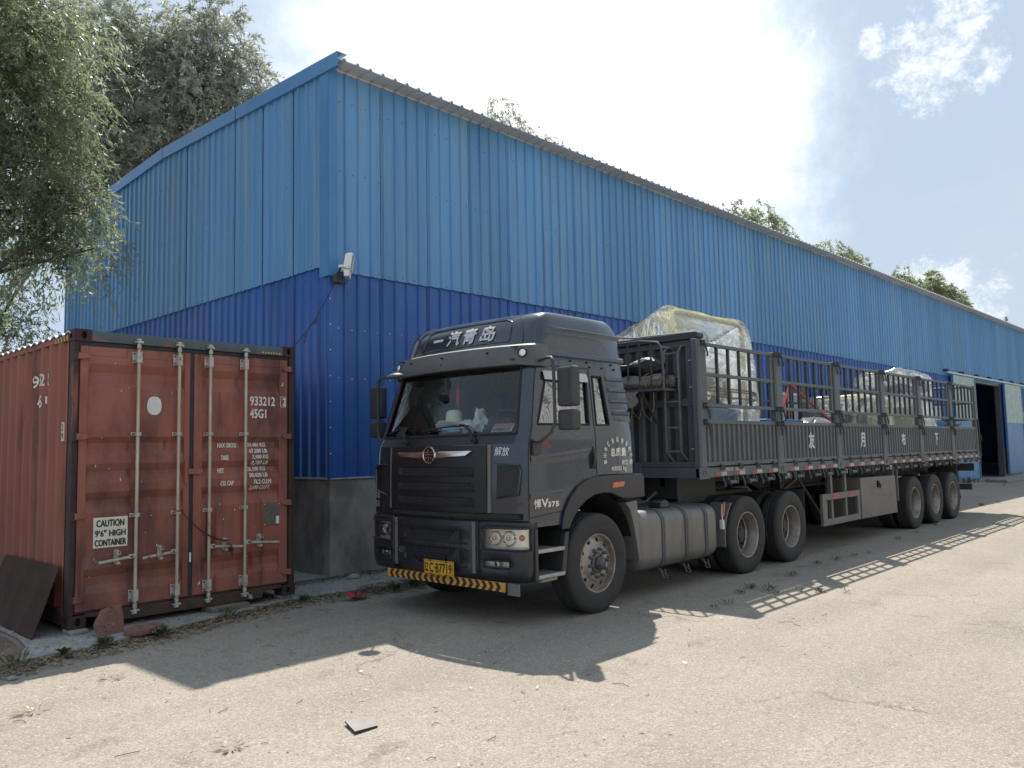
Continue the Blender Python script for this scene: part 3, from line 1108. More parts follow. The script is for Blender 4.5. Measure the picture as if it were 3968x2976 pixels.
def screw_g(m, t, z, r=0.014):
    m.add([(-0.002, t + r * math.cos(k * PI / 3), z + r * math.sin(k * PI / 3)) for k in range(6)] + [(-0.011, t, z)],
          [(k, (k + 1) % 6, 6) for k in range(6)])


for z in (ZB + 0.035, 5.72, 6.75):
    for k in range(200):
        if random.random() < 0.85:
            screw(mb, k * 0.225 + 0.17 + random.uniform(-0.02, 0.02), -0.004, z + random.uniform(-0.012, 0.012))
for z in (ZB + 0.10, 5.72, 6.75):
    for k in range(48):
        if random.random() < 0.8:
            screw_g(mb, k * 0.225 + 0.22, z + random.uniform(-0.012, 0.012))
for z in (2.75, 3.45):
    for k in range(70):
        screw(mw, k * 0.225 + 0.17, 0.026, z if k % 2 else z + 0.01, 0.009)
for k in range(8):
    screw(mw, 0.016, 0.0, 1.7 + k * 0.36, 0.011)
tag(mb.build('cladding_screw', 'screw', hall), kind='stuff')
tag(mw.build('bright_screw', 'screw_w', hall), kind='stuff')
# verge fascia in three lengths, following the low-pitched roof
for t0, t1 in ((-0.295, 2.63), (2.66, 5.49), (5.52, 11.25)):
    mb = MB()
    za, zb2 = ztop(max(t0, -0.2)), ztop(t1)
    u0, u1 = -0.062, -0.046
    def q(u, t, z): return (u, t, z)
    for (ua, ub, dz0, dz1) in ((-0.062, -0.046, -0.085, 0.125), (-0.046, 0.10, 0.108, 0.125), (-0.046, -0.004, -0.085, -0.070)):
        vs = [q(u, t, z + dz) for t, z in ((t0, za), (t1, zb2)) for u, dz in ((ua, dz0), (ub, dz0), (ub, dz1), (ua, dz1))]
        mb.add(vs, [(3, 2, 1, 0), (4, 5, 6, 7), (0, 1, 5, 4), (1, 2, 6, 5), (2, 3, 7, 6), (3, 0, 4, 7)])
    mb.build('verge_fascia', 'trim_blue', hall)
# roof sheets: ribs run down the slope and end at the eave
pr = [(0.0, 0.0)]
for i in range(4):
    c = 0.225 * i + 0.11
    pr += [(c - 0.034, 0), (c - 0.013, 0.034), (c + 0.013, 0.034), (c + 0.034, 0)]
pr.append((0.905, 0.0))
def roof_strip(t0, t1, z0, z1):
    m = MB()
    lo, hi = [], []
    m.grid([[(u, t0, z0 + h) for u, h in pr], [(u, t1, z1 + h) for u, h in pr]])
    # edge thickness so the eave end reads from below
    m.grid([[(u, t0, z0 + h) for u, h in pr], [(u, t0, z0 + h - 0.012) for u, h in pr]])
    m.grid([[(u, t0, z0 + h - 0.012) for u, h in pr], [(u, t1, z1 + h - 0.012) for u, h in pr]])
    return m
slope = (ZR - ZE) / (HW / 2)
rf1 = roof_strip(-0.29, HW / 2, ZE + 0.035 - 0.29 * slope, ZR + 0.035).mesh('roof_sheet', 'roof_grey')
rf2 = roof_strip(HW + 0.3, HW / 2, ZE + 0.035 - 0.3 * slope, ZR + 0.035).mesh('roof_sheet', 'roof_grey')
for i in range(n_sh):
    put('roof_sheet', rf1, i * 0.9 - 0.04)
    put('roof_sheet', rf2, i * 0.9 - 0.04)
mb = MB()
mb.box(0.05, HL, 0.012, 0.05, ZE - 0.075, ZE + 0.03)
mb.build('eave_closure', 'roof_grey', hall)
mb = MB()
mb.add([(-0.05, HW / 2 - 0.25, ZR + 0.07), (-0.05, HW / 2, ZR + 0.095), (-0.05, HW / 2 + 0.25, ZR + 0.07),
        (HL, HW / 2 - 0.25, ZR + 0.07), (HL, HW / 2, ZR + 0.095), (HL, HW / 2 + 0.25, ZR + 0.07)], [(0, 1, 4, 3), (1, 2, 5, 4)])
mb.build('ridge_cap', 'roof_grey', hall)
# windows
for i, n in WIN:
    u0, u1 = i * 0.9 + 0.03, (i + n) * 0.9 - 0.03
    mb = MB()
    fz0, fz1 = WZ0, WZ1
    for a in ((u0, u1, fz0, fz0 + 0.07), (u0, u1, fz1 - 0.07, fz1), (u0, u0 + 0.07, fz0 + 0.07, fz1 - 0.07), (u1 - 0.07, u1, fz0 + 0.07, fz1 - 0.07)):
        mb.box(a[0], a[1], -0.035, 0.06, a[2], a[3])
    um = (u0 + u1) / 2
    mb.box(um - 0.03, um + 0.03, -0.02, 0.05, fz0 + 0.07, fz1 - 0.07)
    wf = mb.build('window', 'cream', hall, bevel=0.006)
    for s0, s1 in ((u0 + 0.07, um - 0.03), (um + 0.03, u1 - 0.07)):
        mb = MB()
        mb.box(s0, s1, 0.014, 0.020, fz0 + 0.07, fz1 - 0.07)
        mb.build('pane', 'window_glass', wf)
    mb = MB()
    pts = [(u0 + 0.06 + (um - u0) * 0.9 * k / 24, 0.12 + 0.02 * math.sin(k * 1.9)) for k in range(25)]
    mb.grid([[(u, t, fz0) for u, t in pts], [(u, t, fz1) for u, t in pts]])
    mb.build('curtain', 'curtain', wf)
# sliding door
mb = MB()
mb.box(27.7, 40.1, -0.19, -0.13, 4.33, 4.40)
tr = mb.build('door_track', 'galv', hall, bevel=0.008)
for u in (27.75, 29.8, 31.9, 33.9, 35.9, 37.9, 39.9):
    mb = MB()
    mb.box(u - 0.09, u + 0.09, -0.16, -0.025, 4.41, 4.50)
    mb.box(u - 0.02, u + 0.02, -0.20, -0.13, 4.401, 4.47)
    mb.build('track_bracket', 'plastic', tr)
for name, u0, u1 in (('sliding_door', 28.25, 31.35), ('sliding_door', 36.12, 39.42)):
    mb = MB()
    for a in ((u0, u0 + 0.06), (u1 - 0.06, u1)):
        mb.box(a[0], a[1], -0.185, -0.10, 0.16, 4.32)
    mb.box(u0 + 0.06, u1 - 0.06, -0.12, -0.10, 0.16, 4.32)
    lf = mb.build(name, 'door_blue', hall)
    mb = MB()
    R = []
    for iz in range(15):
        R.append([(u0 + 0.062 + (u1 - u0 - 0.124) * iu / 14, -0.165 + 0.022 * math.sin(iu * 2.1 + iz * 1.3) * math.cos(iz * 0.9 - iu * 0.4), 2.50 + 1.80 * iz / 14) for iu in range(15)])
    mb.grid(R)
    mb.build('upper_panel', 'door_green', lf, smooth=60)
    mb = MB()
    mb.box(u0 + 0.062, u1 - 0.062, -0.15, -0.125, 0.17, 2.495)
    mb.build('lower_panel', 'door_blue', lf)
mb = MB()
mb.box(31.5, 31.58, -0.01, 0.2, 0.05, 4.25)
mb.box(35.92, 36.0, -0.01, 0.2, 0.05, 4.25)
mb.box(31.58, 35.92, -0.01, 0.2, 4.17, 4.27)
mb.build('door_frame', 'machine_dk', hall)
# concrete ramp slab before the door
mb = MB()
mb.prism([(30.6, 2.6), (36.2, 2.4), (36.6, 3.4), (31.0, 3.5)], lambda p, q, d: (p, q, d), 0.004, 0.12)
tag(mb.build('door_ramp', 'apron', bevel=0.01), kind='structure')

# roof pigeon-sized vent spike far along the eave
bd = thing('pigeon', 'small dark bird perched on the far roof edge', 'bird', (36.6, 3.45, 7.25))
mb = MB()
rings = [(0.006, 0.0), (0.035, 0.012), (0.06, 0.05), (0.066, 0.10), (0.05, 0.15), (0.036, 0.18), (0.037, 0.205), (0.022, 0.235), (0.004, 0.25)]
P = []
for r, h in rings:
    P.append([(36.6 + r * math.cos(t * PI / 5) + 0.02 * (h / 0.25), 3.45 + 1.25 * r * math.sin(t * PI / 5), 7.265 + h) for t in range(10)])
mb.grid(P, closed=True)
body = mb.build('body', 'machine_grey', bd, smooth=70)
mb = MB()
mb.add([(36.62, 3.40, 7.49), (36.62, 3.36, 7.483), (36.612, 3.40, 7.475), (36.628, 3.40, 7.475)], [(0, 1, 2), (0, 3, 1), (1, 3, 2), (0, 2, 3)])
mb.build('beak', 'bark', bd)
mb = MB()
mb.add([(36.57, 3.50, 7.33), (36.63, 3.50, 7.33), (36.65, 3.62, 7.235), (36.55, 3.62, 7.235), (36.57, 3.50, 7.315), (36.63, 3.50, 7.315), (36.65, 3.62, 7.225), (36.55, 3.62, 7.225)],
       [(0, 1, 2, 3), (4, 7, 6, 5), (0, 4, 5, 1), (2, 6, 7, 3), (0, 3, 7, 4), (1, 5, 6, 2)])
mb.build('tail', 'machine_dk', bd)
for s in (-1, 1):
    mb = MB()
    mb.cyl((36.6 + 0.02 * s, 3.45, 7.215), (36.6 + 0.02 * s, 3.45, 7.275), 0.005, 5)
    mb.build('leg', 'red_paint', bd)

# white hall across the yard: it is what the cab's side window mirrors
wh = thing('white_hall', 'white corrugated hall across the yard, seen only mirrored in the cab side window', 'warehouse', (-14, -19.5, 0), 0.0, local=True)
pw = []
for i in range(5):
    pw += [(i * 0.5 + 0.0, 0), (i * 0.5 + 0.22, 0), (i * 0.5 + 0.27, 0.07), (i * 0.5 + 0.45, 0.07)]
pw.append((2.5, 0))
mb = MB()
mb.grid([[(u, h, 0.0) for u, h in pw], [(u, h, 11.0) for u, h in pw]])
wme = mb.mesh('wall_sheet', 'hall_white')
for i in range(30):
    put('wall_sheet', wme, i * 2.5, 0, 0, wh)
mb = MB()
mb.box(-0.05, 75.05, -10, 0.25, 11.0, 11.2)
mb.build('roof', 'roof_grey', wh)
mb = MB()
mb.box(0, 75, -10, -9.9, 0, 10.99)
mb.box(0, 0.1, -9.89, -0.05, 0, 10.99)
mb.box(74.9, 75, -9.89, -0.05, 0, 10.99)
mb.build('rear_wall', 'hall_white', wh)
for u in (24, 36, 48):
    mb = MB()
    mb.box(u, u + 3.6, 0.08, 0.14, 0.05, 4.2)
    mb.build('door', 'machine_grey', wh)
# ---------------------------------------------------------------- shipping container (local: w across the doors, y back, z up)
KX, KY, KZ, KYAW = -4.0282, 3.2563, 0.0788, -0.0119
kc, ks = math.cos(KYAW), math.sin(KYAW)


def KW(w, y, z):
    return (KX + kc * w - ks * y, KY + ks * w + kc * y, KZ + z)


ct = thing('shipping_container', 'weathered red high cube shipping container with closed double doors', 'container', (KX, KY, KZ), KYAW, local=True)
CW, CL, CH = 2.438, 12.19, 2.896


def casting(w0, y0, z0):
    """178 x 162 x 118 mm corner casting with oval holes in its outer end and side"""
    mb = MB()
    W_, D_, H_ = 0.162, 0.178, 0.118
    w1, y1, z1 = w0 + W_, y0 + D_, z0 + H_
    n = 20
    def loop(a0, a1, b0, b1, ca, cb, ra, rb):
        ins = ell(ca, cb, ra, rb, n)
        out = []
        for i in range(n):
            t = 2 * PI * i / n
            dx, dy = math.cos(t), math.sin(t)
            k = min(((a1 - ca) if dx > 0 else (ca - a0)) / max(abs(dx), 1e-6), ((b1 - cb) if dy > 0 else (cb - b0)) / max(abs(dy), 1e-6))
            out.append((ca + dx * k, cb + dy * k))
        # pull the nearest loop points onto the true corners
        for cx, cy in ((a0, b0), (a0, b1), (a1, b0), (a1, b1)):
            j = min(range(n), key=lambda i: (out[i][0] - cx) ** 2 + (out[i][1] - cy) ** 2)
            out[j] = (cx, cy)
        return out, ins
    front = y0 < CL / 2
    left = w0 < CW / 2
    cw = w0 + (0.089 if left else W_ - 0.089)
    o, i = loop(w0, w1, z0, z1, cw, (z0 + z1) / 2, 0.027, 0.038)
    yf = y0 if front else y1
    s = 1 if front else -1
    mb.holed([(a, yf, b) for a, b in o], [(a, yf, b) for a, b in i], (0, 0.06 * s, 0))
    mb.poly([(w0, y1 if front else y0, z0), (w1, y1 if front else y0, z0), (w1, y1 if front else y0, z1), (w0, y1 if front else y0, z1)])
    o, i = loop(y0, y1, z0, z1, y0 + (0.10 if front else D_ - 0.10), (z0 + z1) / 2, 0.038, 0.030)
    wf = w0 if left else w1
    s = 1 if left else -1
    mb.holed([(wf, a, b) for a, b in o], [(wf, a, b) for a, b in i], (0.05 * s, 0, 0))
    wb = w1 if left else w0
    mb.poly([(wb, y0, z0), (wb, y1, z0), (wb, y1, z1), (wb, y0, z1)])
    for z in (z0, z1):
        mb.poly([(w0, y0, z), (w1, y0, z), (w1, y1, z), (w0, y1, z)])
    return mb


for w in (0, CW - 0.162):
    for y in (0, CL - 0.178):
        for z in (0, CH - 0.118):
            casting(w, y, z).build('corner_casting', 'cont_frame', ct)
# posts
for w0, w1 in ((0.004, 0.046), (CW - 0.075, CW - 0.004)):
    mb = MB()
    mb.box(w0, w1, 0.006, 0.15, 0.118, CH - 0.118)
    mb.build('corner_post', 'cont_frame', ct, bevel=0.006)
for w0, w1 in ((0.004, 0.10), (CW - 0.10, CW - 0.004)):
    mb = MB()
    mb.box(w0, w1, CL - 0.12, CL - 0.006, 0.118, CH - 0.118)
    mb.build('corner_post', 'cont_frame', ct, bevel=0.006)
# header with folded lip, sill
mb = MB()
R = []
for i in range(41):
    w = 0.163 + (CW - 0.326) * i / 40
    j = 0.004 * math.sin(i * 1.7) + 0.003 * math.sin(i * 3.9)
    R.append([(w, 0.004, 2.782), (w, 0.002 + j * 0.3, 2.845), (w, 0.012 + j, 2.885), (w, 0.10, 2.888)])
mb.grid(R)
mb.build('door_header', 'header', ct, smooth=30)
mb = MB()
mb.prism([(0.163, 0.09), (0.27, 0.085), (0.285, 0.014), (2.03, 0.014), (2.05, 0.088), (CW - 0.163, 0.09), (CW - 0.163, 0.128), (0.163, 0.128)], lambda p, q, d_: (p, d_, q), 0.012, 0.13)
mb.build('door_sill', 'cont_rust', ct, bevel=0.006)
mb = MB()
for w0, w1, z0, z1 in ((0.046, CW - 0.075, 2.735, 2.781), (0.047, 0.062, 0.135, 2.735), (1.172, 1.214, 0.135, 2.735), (2.346, 2.362, 0.135, 2.735), (0.062, 1.172, 0.129, 0.150), (1.214, 2.346, 0.129, 0.150)):
    mb.box(w0, w1, 0.030, 0.075, z0, z1)
mb.build('door_gasket', 'gasket', ct, bevel=0.004)
# door leaves
DP = [(2.734, 0), (2.566, 0), (2.478, 1), (2.392, 1), (2.326, 0), (1.833, 0), (1.775, 1), (1.712, 1), (1.648, 0), (1.566, 0), (1.490, 1), (1.455, 1),
      (1.377, 0), (1.289, 0), (1.209, 1), (1.172, 1), (1.082, 0), (0.545, 0), (0.465, 1), (0.386, 1), (0.306, 0), (0.152, 0)]
DD = 0.042
YD = 0.026


def door_y(z):
    for (za, a), (zb_, b) in zip(DP, DP[1:]):
        if za >= z >= zb_:
            t = (za - z) / max(za - zb_, 1e-6)
            return YD + DD * (a + (b - a) * t)
    return YD


doors = []
for w0, w1, p0, p1 in ((0.064, 1.170, 0.142, 1.108), (1.216, 2.344, 1.311, 2.240)):
    mb = MB()
    for a, b in ((w0, p0), (p1, w1)):
        mb.box(a, b, YD - 0.008, YD + 0.05, 0.152, 2.734)
    mb.box(p0, p1, YD - 0.004, YD + 0.05, 2.640, 2.734)
    mb.box(p0, p1, YD - 0.004, YD + 0.05, 0.152, 0.215)
    d = mb.build('door', 'cont_red', ct, bevel=0.005)
    mb = MB()
    mb.grid([[(p0 - 0.004, YD + DD * a, z), (p1 + 0.004, YD + DD * a, z)] for z, a in DP])
    mb.build('door_panel', 'cont_red', d)
    doors.append(d)
    # pressed ends of the recesses
    mb = MB()
    for k in range(1, len(DP) - 4, 4):
        pass
# hinges
for z in (2.629, 1.836, 1.066, 0.268):
    for sgn, d in ((1, doors[0]), (-1, doors[1])):
        mb = MB()
        wa = 0.030 if sgn > 0 else CW - 0.055
        def hp(w): return wa + sgn * w
        mb.prism([(hp(0), z - 0.034), (hp(0.075), z - 0.028), (hp(0.118), z - 0.016), (hp(0.118), z + 0.016), (hp(0.075), z + 0.026), (hp(0), z + 0.034)], lambda p, q, dd: (p, dd, q), -0.016, YD + 0.02)
        h = mb.build('hinge', 'cont_red', d, bevel=0.005)
        mb = MB()
        mb.box(min(hp(-0.028), hp(0.004)), max(hp(-0.028), hp(0.004)), -0.020, 0.008, z - 0.045, z + 0.045)
        mb.build('hinge_lug', 'cont_frame', h, bevel=0.004)
# locking rods
YR = -0.030
for k, (w, sgn, wh_, hz, dd) in enumerate(((0.608, -1, 0.250, 0.615, 0), (1.030, -1, 0.673, 0.618, 0), (1.375, 1, 1.762, 0.632, 1), (1.792, 1, 2.212, 0.638, 1))):
    mb = MB()
    mb.tube([(w, YR, 0.17), (w, YR, 2.73)], 0.0175, 12)
    rod = mb.build('locking_rod', 'rod', doors[dd], smooth=50)
    for z0, s in ((2.735, 1), (0.165, -1)):
        mb = MB()
        mb.cyl((w, YR, z0), (w, YR, z0 + s * 0.045), 0.021, 10)
        mb.cyl((w, YR, z0 + s * 0.045), (w, YR, z0 + s * 0.075), 0.014, 10)
        mb.prism([(w - 0.038, z0 + s * 0.062), (w + 0.040, z0 + s * 0.056), (w + 0.036, z0 + s * 0.078), (w + 0.012, z0 + s * 0.075), (w + 0.018, z0 + s * 0.098), (w - 0.030, z0 + s * 0.100), (w - 0.014, z0 + s * 0.078), (w - 0.036, z0 + s * 0.082)],
                 lambda p, q, e_: (p, e_, q), YR - 0.022, YR + 0.026)
        mb.build('rod_cam', 'bracket', rod, bevel=0.003)
    for z0 in (2.648, 0.242):
        mb = MB()
        mb.box(w - 0.052, w + 0.052, YD - 0.022, YD - 0.009, z0 - 0.058, z0 + 0.058)
        mb.box(w - 0.024, w + 0.024, YR - 0.024, YD - 0.022, z0 - 0.056, z0 + 0.056)
        b = mb.build('bearing_bracket', 'bracket', doors[dd], bevel=0.004)
        mb = MB()
        for a in (-0.038, 0.038):
            for c in (-0.04, 0.04):
                mb.cyl((w + a, YD - 0.022, z0 + c), (w + a, YD - 0.032, z0 + c), 0.009, 6)
        mb.build('bolt', 'bolt', b)
    for z0 in (1.862, 1.042):
        mb = MB()
        mb.box(w - 0.054, w + 0.054, YD - 0.020, YD - 0.009, z0 - 0.020, z0 + 0.020)
        mb.box(w - 0.023, w + 0.023, YR - 0.023, YD - 0.020, z0 - 0.019, z0 + 0.019)
        b = mb.build('rod_guide', 'bracket', doors[dd], bevel=0.004)
        mb = MB()
        for a in (-0.039, 0.039):
            mb.cyl((w + a, YD - 0.020, z0), (w + a, YD - 0.030, z0), 0.009, 6)
        mb.build('bolt', 'bolt', b)
    # handle
    hub = w + sgn * 0.045
    mb = MB()
    mb.box(min(w, hub + sgn * 0.02), max(w, hub + sgn * 0.02), YR - 0.016, YR + 0.012, hz - 0.002, hz + 0.044)
    mb.bar((hub, YR - 0.012, hz + 0.02), (wh_, YR - 0.006, hz - 0.012), 0.016, 0.026)
    hd = mb.build('handle', 'bracket', rod, bevel=0.004)
    kw = {0: 0.436, 1: 0.864, 2: 1.569, 3: 1.981}[k]
    mb = MB()
    zk = hz + 0.055
    mb.prism([(kw - 0.022, zk - 0.09), (kw + 0.022, zk - 0.09), (kw + 0.026, zk + 0.02), (kw + 0.015, zk + 0.045), (kw - 0.015, zk + 0.045), (kw - 0.026, zk + 0.02)], lambda p, q, e_: (p, e_, q), YD - 0.016, YD - 0.009)
    mb.prism([(kw - 0.020, zk - 0.002), (kw + 0.020, zk - 0.002), (kw + 0.022, zk + 0.02), (kw, zk + 0.042), (kw - 0.022, zk + 0.02)], lambda p, q, e_: (p, e_, q), YR - 0.030, YD - 0.016)
    mb.prism([(kw - 0.020, zk - 0.098), (kw + 0.020, zk - 0.098), (kw + 0.014, zk - 0.072), (kw - 0.014, zk - 0.072)], lambda p, q, e_: (p, e_, q), YR - 0.022, YD - 0.016)
    kp = mb.build('handle_keeper', 'bracket', doors[dd], bevel=0.004)
    mb = MB()
    mb.cyl((hub, YR - 0.016, hz + 0.021), (hub, YR - 0.028, hz + 0.021), 0.013, 8)
    mb.build('bolt', 'bolt', kp)
    mb = MB()
    mb.cyl((kw, YR - 0.030, zk + 0.022), (kw, YR - 0.040, zk + 0.022), 0.010, 8)
    mb.build('bolt', 'bolt', kp)
# centre latch plate
mb = MB()
mb.box(1.112, 1.150, -0.004, 0.016, 1.33, 1.585)
mb.box(1.150, 1.292, -0.016, 0.008, 1.432, 1.492)
mb.build('overlap_plate', 'cont_red', doors[0], bevel=0.005)


def dtext(t, w0, z0, w1, z1, slant=0.0, mat='letter', bold=0.0):
    mb = MB()
    text(mb, t, lambda u, v, e_: (u, (door_y(v) - 0.006 if u < 2.232 else YD - 0.0115) - e_, v), w1 - w0, z1 - z0, w0 + 0.014, z0, slant, bold)
    return mb.build('lettering', mat, doors[1])


dtext('933212', 1.856, 2.190, 2.168, 2.292, bold=0.0034)
dtext('2', 2.268, 2.195, 2.306, 2.285, bold=0.003)
mb = MB()
for a in ((2.252, 2.322, 2.178, 2.183), (2.252, 2.322, 2.297, 2.302), (2.252, 2.257, 2.183, 2.297), (2.317, 2.322, 2.183, 2.297)):
    mb.box(a[0], a[1], YD - 0.013, YD - 0.010, a[2], a[3])
mb.build('digit_frame', 'letter', doors[1])
dtext('45G1', 1.857, 2.047, 2.056, 2.147, bold=0.0034)
for t, a, z, b, sl in (('MAX GROSS', 1.491, 1.713, 1.713, 0), ('30,480 KG', 1.844, 1.714, 2.066, 0), ('67,200 LB', 1.854, 1.645, 2.074, 0.05), ('TARE', 1.512, 1.577, 1.600, 0),
                       ('3,980 KG', 1.889, 1.577, 2.086, 0), ('8,780 LB', 1.878, 1.511, 2.082, 0.2), ('NET', 1.492, 1.434, 1.566, 0), ('26,500 KG', 1.846, 1.441, 2.068, 0),
                       ('58,420 LB', 1.855, 1.371, 2.080, 0.08), ('CU. CAP', 1.512, 1.295, 1.663, 0), ('76.2 CU.M.', 1.906, 1.297, 2.134, 0), ('2,690 CU.FT.', 1.856, 1.231, 2.112, 0.22)):
    dtext(t, a, z, b, z + 0.049, sl, bold=0.0021)
dtext('中国', 2.085, 1.44, 2.17, 1.485, mat='pink')
# sign, round sticker, plate, seal label
mb = MB()
mb.box(0.219, 0.543, YD - 0.006, YD + 0.001, 0.742, 1.038)
sg = mb.build('caution_sign', 'sign_white', doors[0])
for t, a, z, b, h in (('CAUTION', 0.246, 0.948, 0.508, 0.064), ('9\u20326\u2033 HIGH', 0.236, 0.852, 0.522, 0.062), ('CONTAINER', 0.234, 0.760, 0.528, 0.060)):
    mb = MB()
    text(mb, t, lambda u, v, e_: (u, YD - 0.0085 - e_, v), b - a, h, a, z, bold=0.0032)
    mb.build('lettering', 'ink', sg)
mb = MB()
mb.prism([(0.792 + 0.074 * math.copysign(abs(math.cos(t)) ** 0.85, math.cos(t)), 2.157 + 0.096 * math.copysign(abs(math.sin(t)) ** 0.85, math.sin(t))) for t in [2 * PI * i / 28 for i in range(28)]], lambda p, q, d_: (p, d_, q), YD - 0.005, YD)
mb.build('round_sticker', 'sticker', doors[0])
mb = MB()
mb.box(2.049, 2.246, YD - 0.008, YD + 0.001, 0.822, 1.066)
pq = mb.build('data_plate', 'plaque', doors[1], bevel=0.002)
mb = MB()
mb.box(2.200, 2.240, YD - 0.011, YD - 0.008, 0.832, 0.918)
for a, c in ((2.058, 0.832), (2.058, 1.056), (2.237, 1.056)):
    mb.cyl((a, YD - 0.007, c), (a, YD - 0.013, c), 0.006, 6)
mb.build('plate_sticker', 'letter', pq)
mb = MB()
mb.box(1.184, 1.204, 0.024, 0.029, 0.505, 0.605)
mb.build('seal_label', 'letter', ct)
# flaked paint chips showing pale primer
mb = MB()
for k in range(46):
    w, z = random.uniform(0.16, 2.22), random.uniform(0.2, 2.6)
    s = random.uniform(0.002, 0.0065)
    l = random.uniform(1, 3.2)
    mb.poly([(w + s * math.cos(t) * 0.8 + 0.0, door_y(z + s * l * math.sin(t)) - 0.0025, z + s * l * math.sin(t)) for t in (0.2, 1.4, 2.6, 3.9, 5.2)])
for w, z in ((1.283, 0.27), (2.27, 2.44)):
    mb.poly([(w - 0.012, YD - 0.0105, z - 0.02), (w + 0.016, YD - 0.0105, z - 0.006), (w + 0.016, YD - 0.0105, z + 0.03)])
tag(mb.build('paint_chip', 'letter', doors[0]), kind='stuff')
# bent torn flap on the sill
mb = MB()
mb.add([(1.86, 0.005, 0.03), (1.90, -0.012, 0.02), (1.885, -0.02, 0.075), (1.85, 0.004, 0.08)], [(0, 1, 2, 3)])
mb.build('torn_flap', 'bracket', ct)

# sides and roof
def corr(l0, l1, depth=0.036):
    out = [(l0, 0.0)]
    y = l0 + 0.04
    while y + 0.278 < l1:
        out += [(y, 0.0), (y + 0.068, depth), (y + 0.138, depth), (y + 0.206, 0.0)]
        y += 0.278
    out.append((l1, 0.0))
    return out


sp = corr(0.17, CL - 0.14)


def side_w(y):
    for (a, d), (b, e_) in zip(sp, sp[1:]):
        if a <= y <= b:
            return 0.006 + d + (e_ - d) * (y - a) / max(b - a, 1e-6)
    return 0.006


for sgn, wbase in ((1, 0.006), (-1, CW - 0.006)):
    mb = MB()
    mb.grid([[(wbase + sgn * d, y, 0.16) for y, d in sp], [(wbase + sgn * d, y, 2.82) for y, d in sp]])
    sw = mb.build('side_wall', 'cont_side', ct)
    mb = MB()
    x0, x1 = (0.004, 0.06) if sgn > 0 else (CW - 0.06, CW - 0.004)
    mb.box(x0, x1, 0.18, CL - 0.18, 2.80, 2.86)
    mb.build('top_rail', 'cont_side', ct, bevel=0.006)
    mb = MB()
    mb.box(x0, x1, 0.18, CL - 0.18, 0.012, 0.17)
    mb.build('bottom_rail', 'cont_rust', ct, bevel=0.006)
    if sgn > 0:
        side = sw
rp = []
y = 0.10
while y < CL - 0.2:
    rp += [(y, 0.0), (y + 0.05, 0.026), (y + 0.12, 0.026), (y + 0.17, 0.0)]
    y += 0.21
mb = MB()
mb.grid([[(w, y, 2.862 + h) for y, h in rp] for w in (-0.008, CW + 0.008)])
mb.grid([[(w, y, 2.862 + h) for y, h in rp] for w in (-0.008, -0.0081)])
mb.grid([[(-0.008, y, 2.862 + h) for y, h in rp], [(-0.008, y, 2.850 + h) for y, h in rp]])
mb.build('roof', 'roof_grey', ct)
mb = MB()
mb.grid([[(w, CL - 0.02 - d, 0.13) for w, d in [(p[0], p[1]) for p in corr(0.1, CW - 0.1)]], [(w, CL - 0.02 - d, 2.86) for w, d in [(p[0], p[1]) for p in corr(0.1, CW - 0.1)]]])
mb.box(0.06, CW - 0.06, 0.14, CL - 0.05, 0.11, 0.14)
mb.build('end_wall', 'cont_side', ct)
# side lettering: only the proud parts of the wall kept their paint
for t, yc, z, w_, h in (('9', 1.225, 2.39, 0.085, 0.125), ('3', 1.02, 2.40, 0.06, 0.125), ('2', 0.965, 2.40, 0.05, 0.125), ('1', 0.875, 2.40, 0.03, 0.125), ('2', 0.775, 2.41, 0.055, 0.125),
                        ('4', 1.15, 2.17, 0.085, 0.12), ('5', 1.00, 2.17, 0.07, 0.12), ('1', 0.91, 2.21, 0.02, 0.07)):
    mb = MB()
    text(mb, t, lambda u, v, e_: (side_w(-u) - 0.005 - e_, -u, v), w_, h, -yc - w_ / 2, z, bold=0.004)
    mb.build('digit', 'letter', side)
mb = MB()
mb.box(-0.004, 0.0045, 0.235, 0.300, 1.80, 1.985)
mk = mb.build('height_sticker', 'sign_white', ct)
mb = MB()
text(mb, '2', lambda u, v, e_: (-0.0055 - e_, -u, v), 0.040, 0.066, -0.288, 1.902, bold=0.002)
mb.build('digit', 'ink', mk)
mb = MB()
text(mb, '9', lambda u, v, e_: (-0.0055 - e_, -u, v), 0.040, 0.066, -0.288, 1.815, bold=0.002)
mb.build('digit', 'ink', mk)
mb = MB()
for z0, z1 in ((2.795, 2.845),):
    mb.box(-0.003, 0.0035, 0.19, 0.55, z0, z1)
hz_ = mb.build('hazard_strip', 'hazard_y', ct)
mb = MB()
for k in range(4):
    y0 = 0.21 + k * 0.085
    mb.prism([(y0, 2.797), (y0 + 0.036, 2.797), (y0 + 0.066, 2.843), (y0 + 0.030, 2.843)], lambda p, q, d_: (d_, p, q), -0.0055, -0.003)
mb.build('hazard_band', 'ink', hz_)
mb = MB()
for k in range(7):
    w0 = 2.00 + k * 0.036
    mb.prism([(w0, 2.795), (w0 + 0.018, 2.795), (w0 + 0.030, 2.815), (w0 + 0.012, 2.815)], lambda p, q, d_: (p, d_, q), -0.003, 0.003)
mb.build('hazard_band', 'hazard_y', ct)

# chain with padlock between the rods
ch = thing('chain', 'rusty chain slung from the second locking rod to a handle on the red container', 'chain', KW(1.05, -0.05, 1.04))
A, B = Vector(KW(1.060, -0.062, 1.045)), Vector(KW(1.575, -0.072, 0.700))
pts = []
n = 34
for i in range(n + 1):
    t = i / n
    p = A.lerp(B, t)
    p.z -= 0.075 * 4 * t * (1 - t)
    pts.append(p)


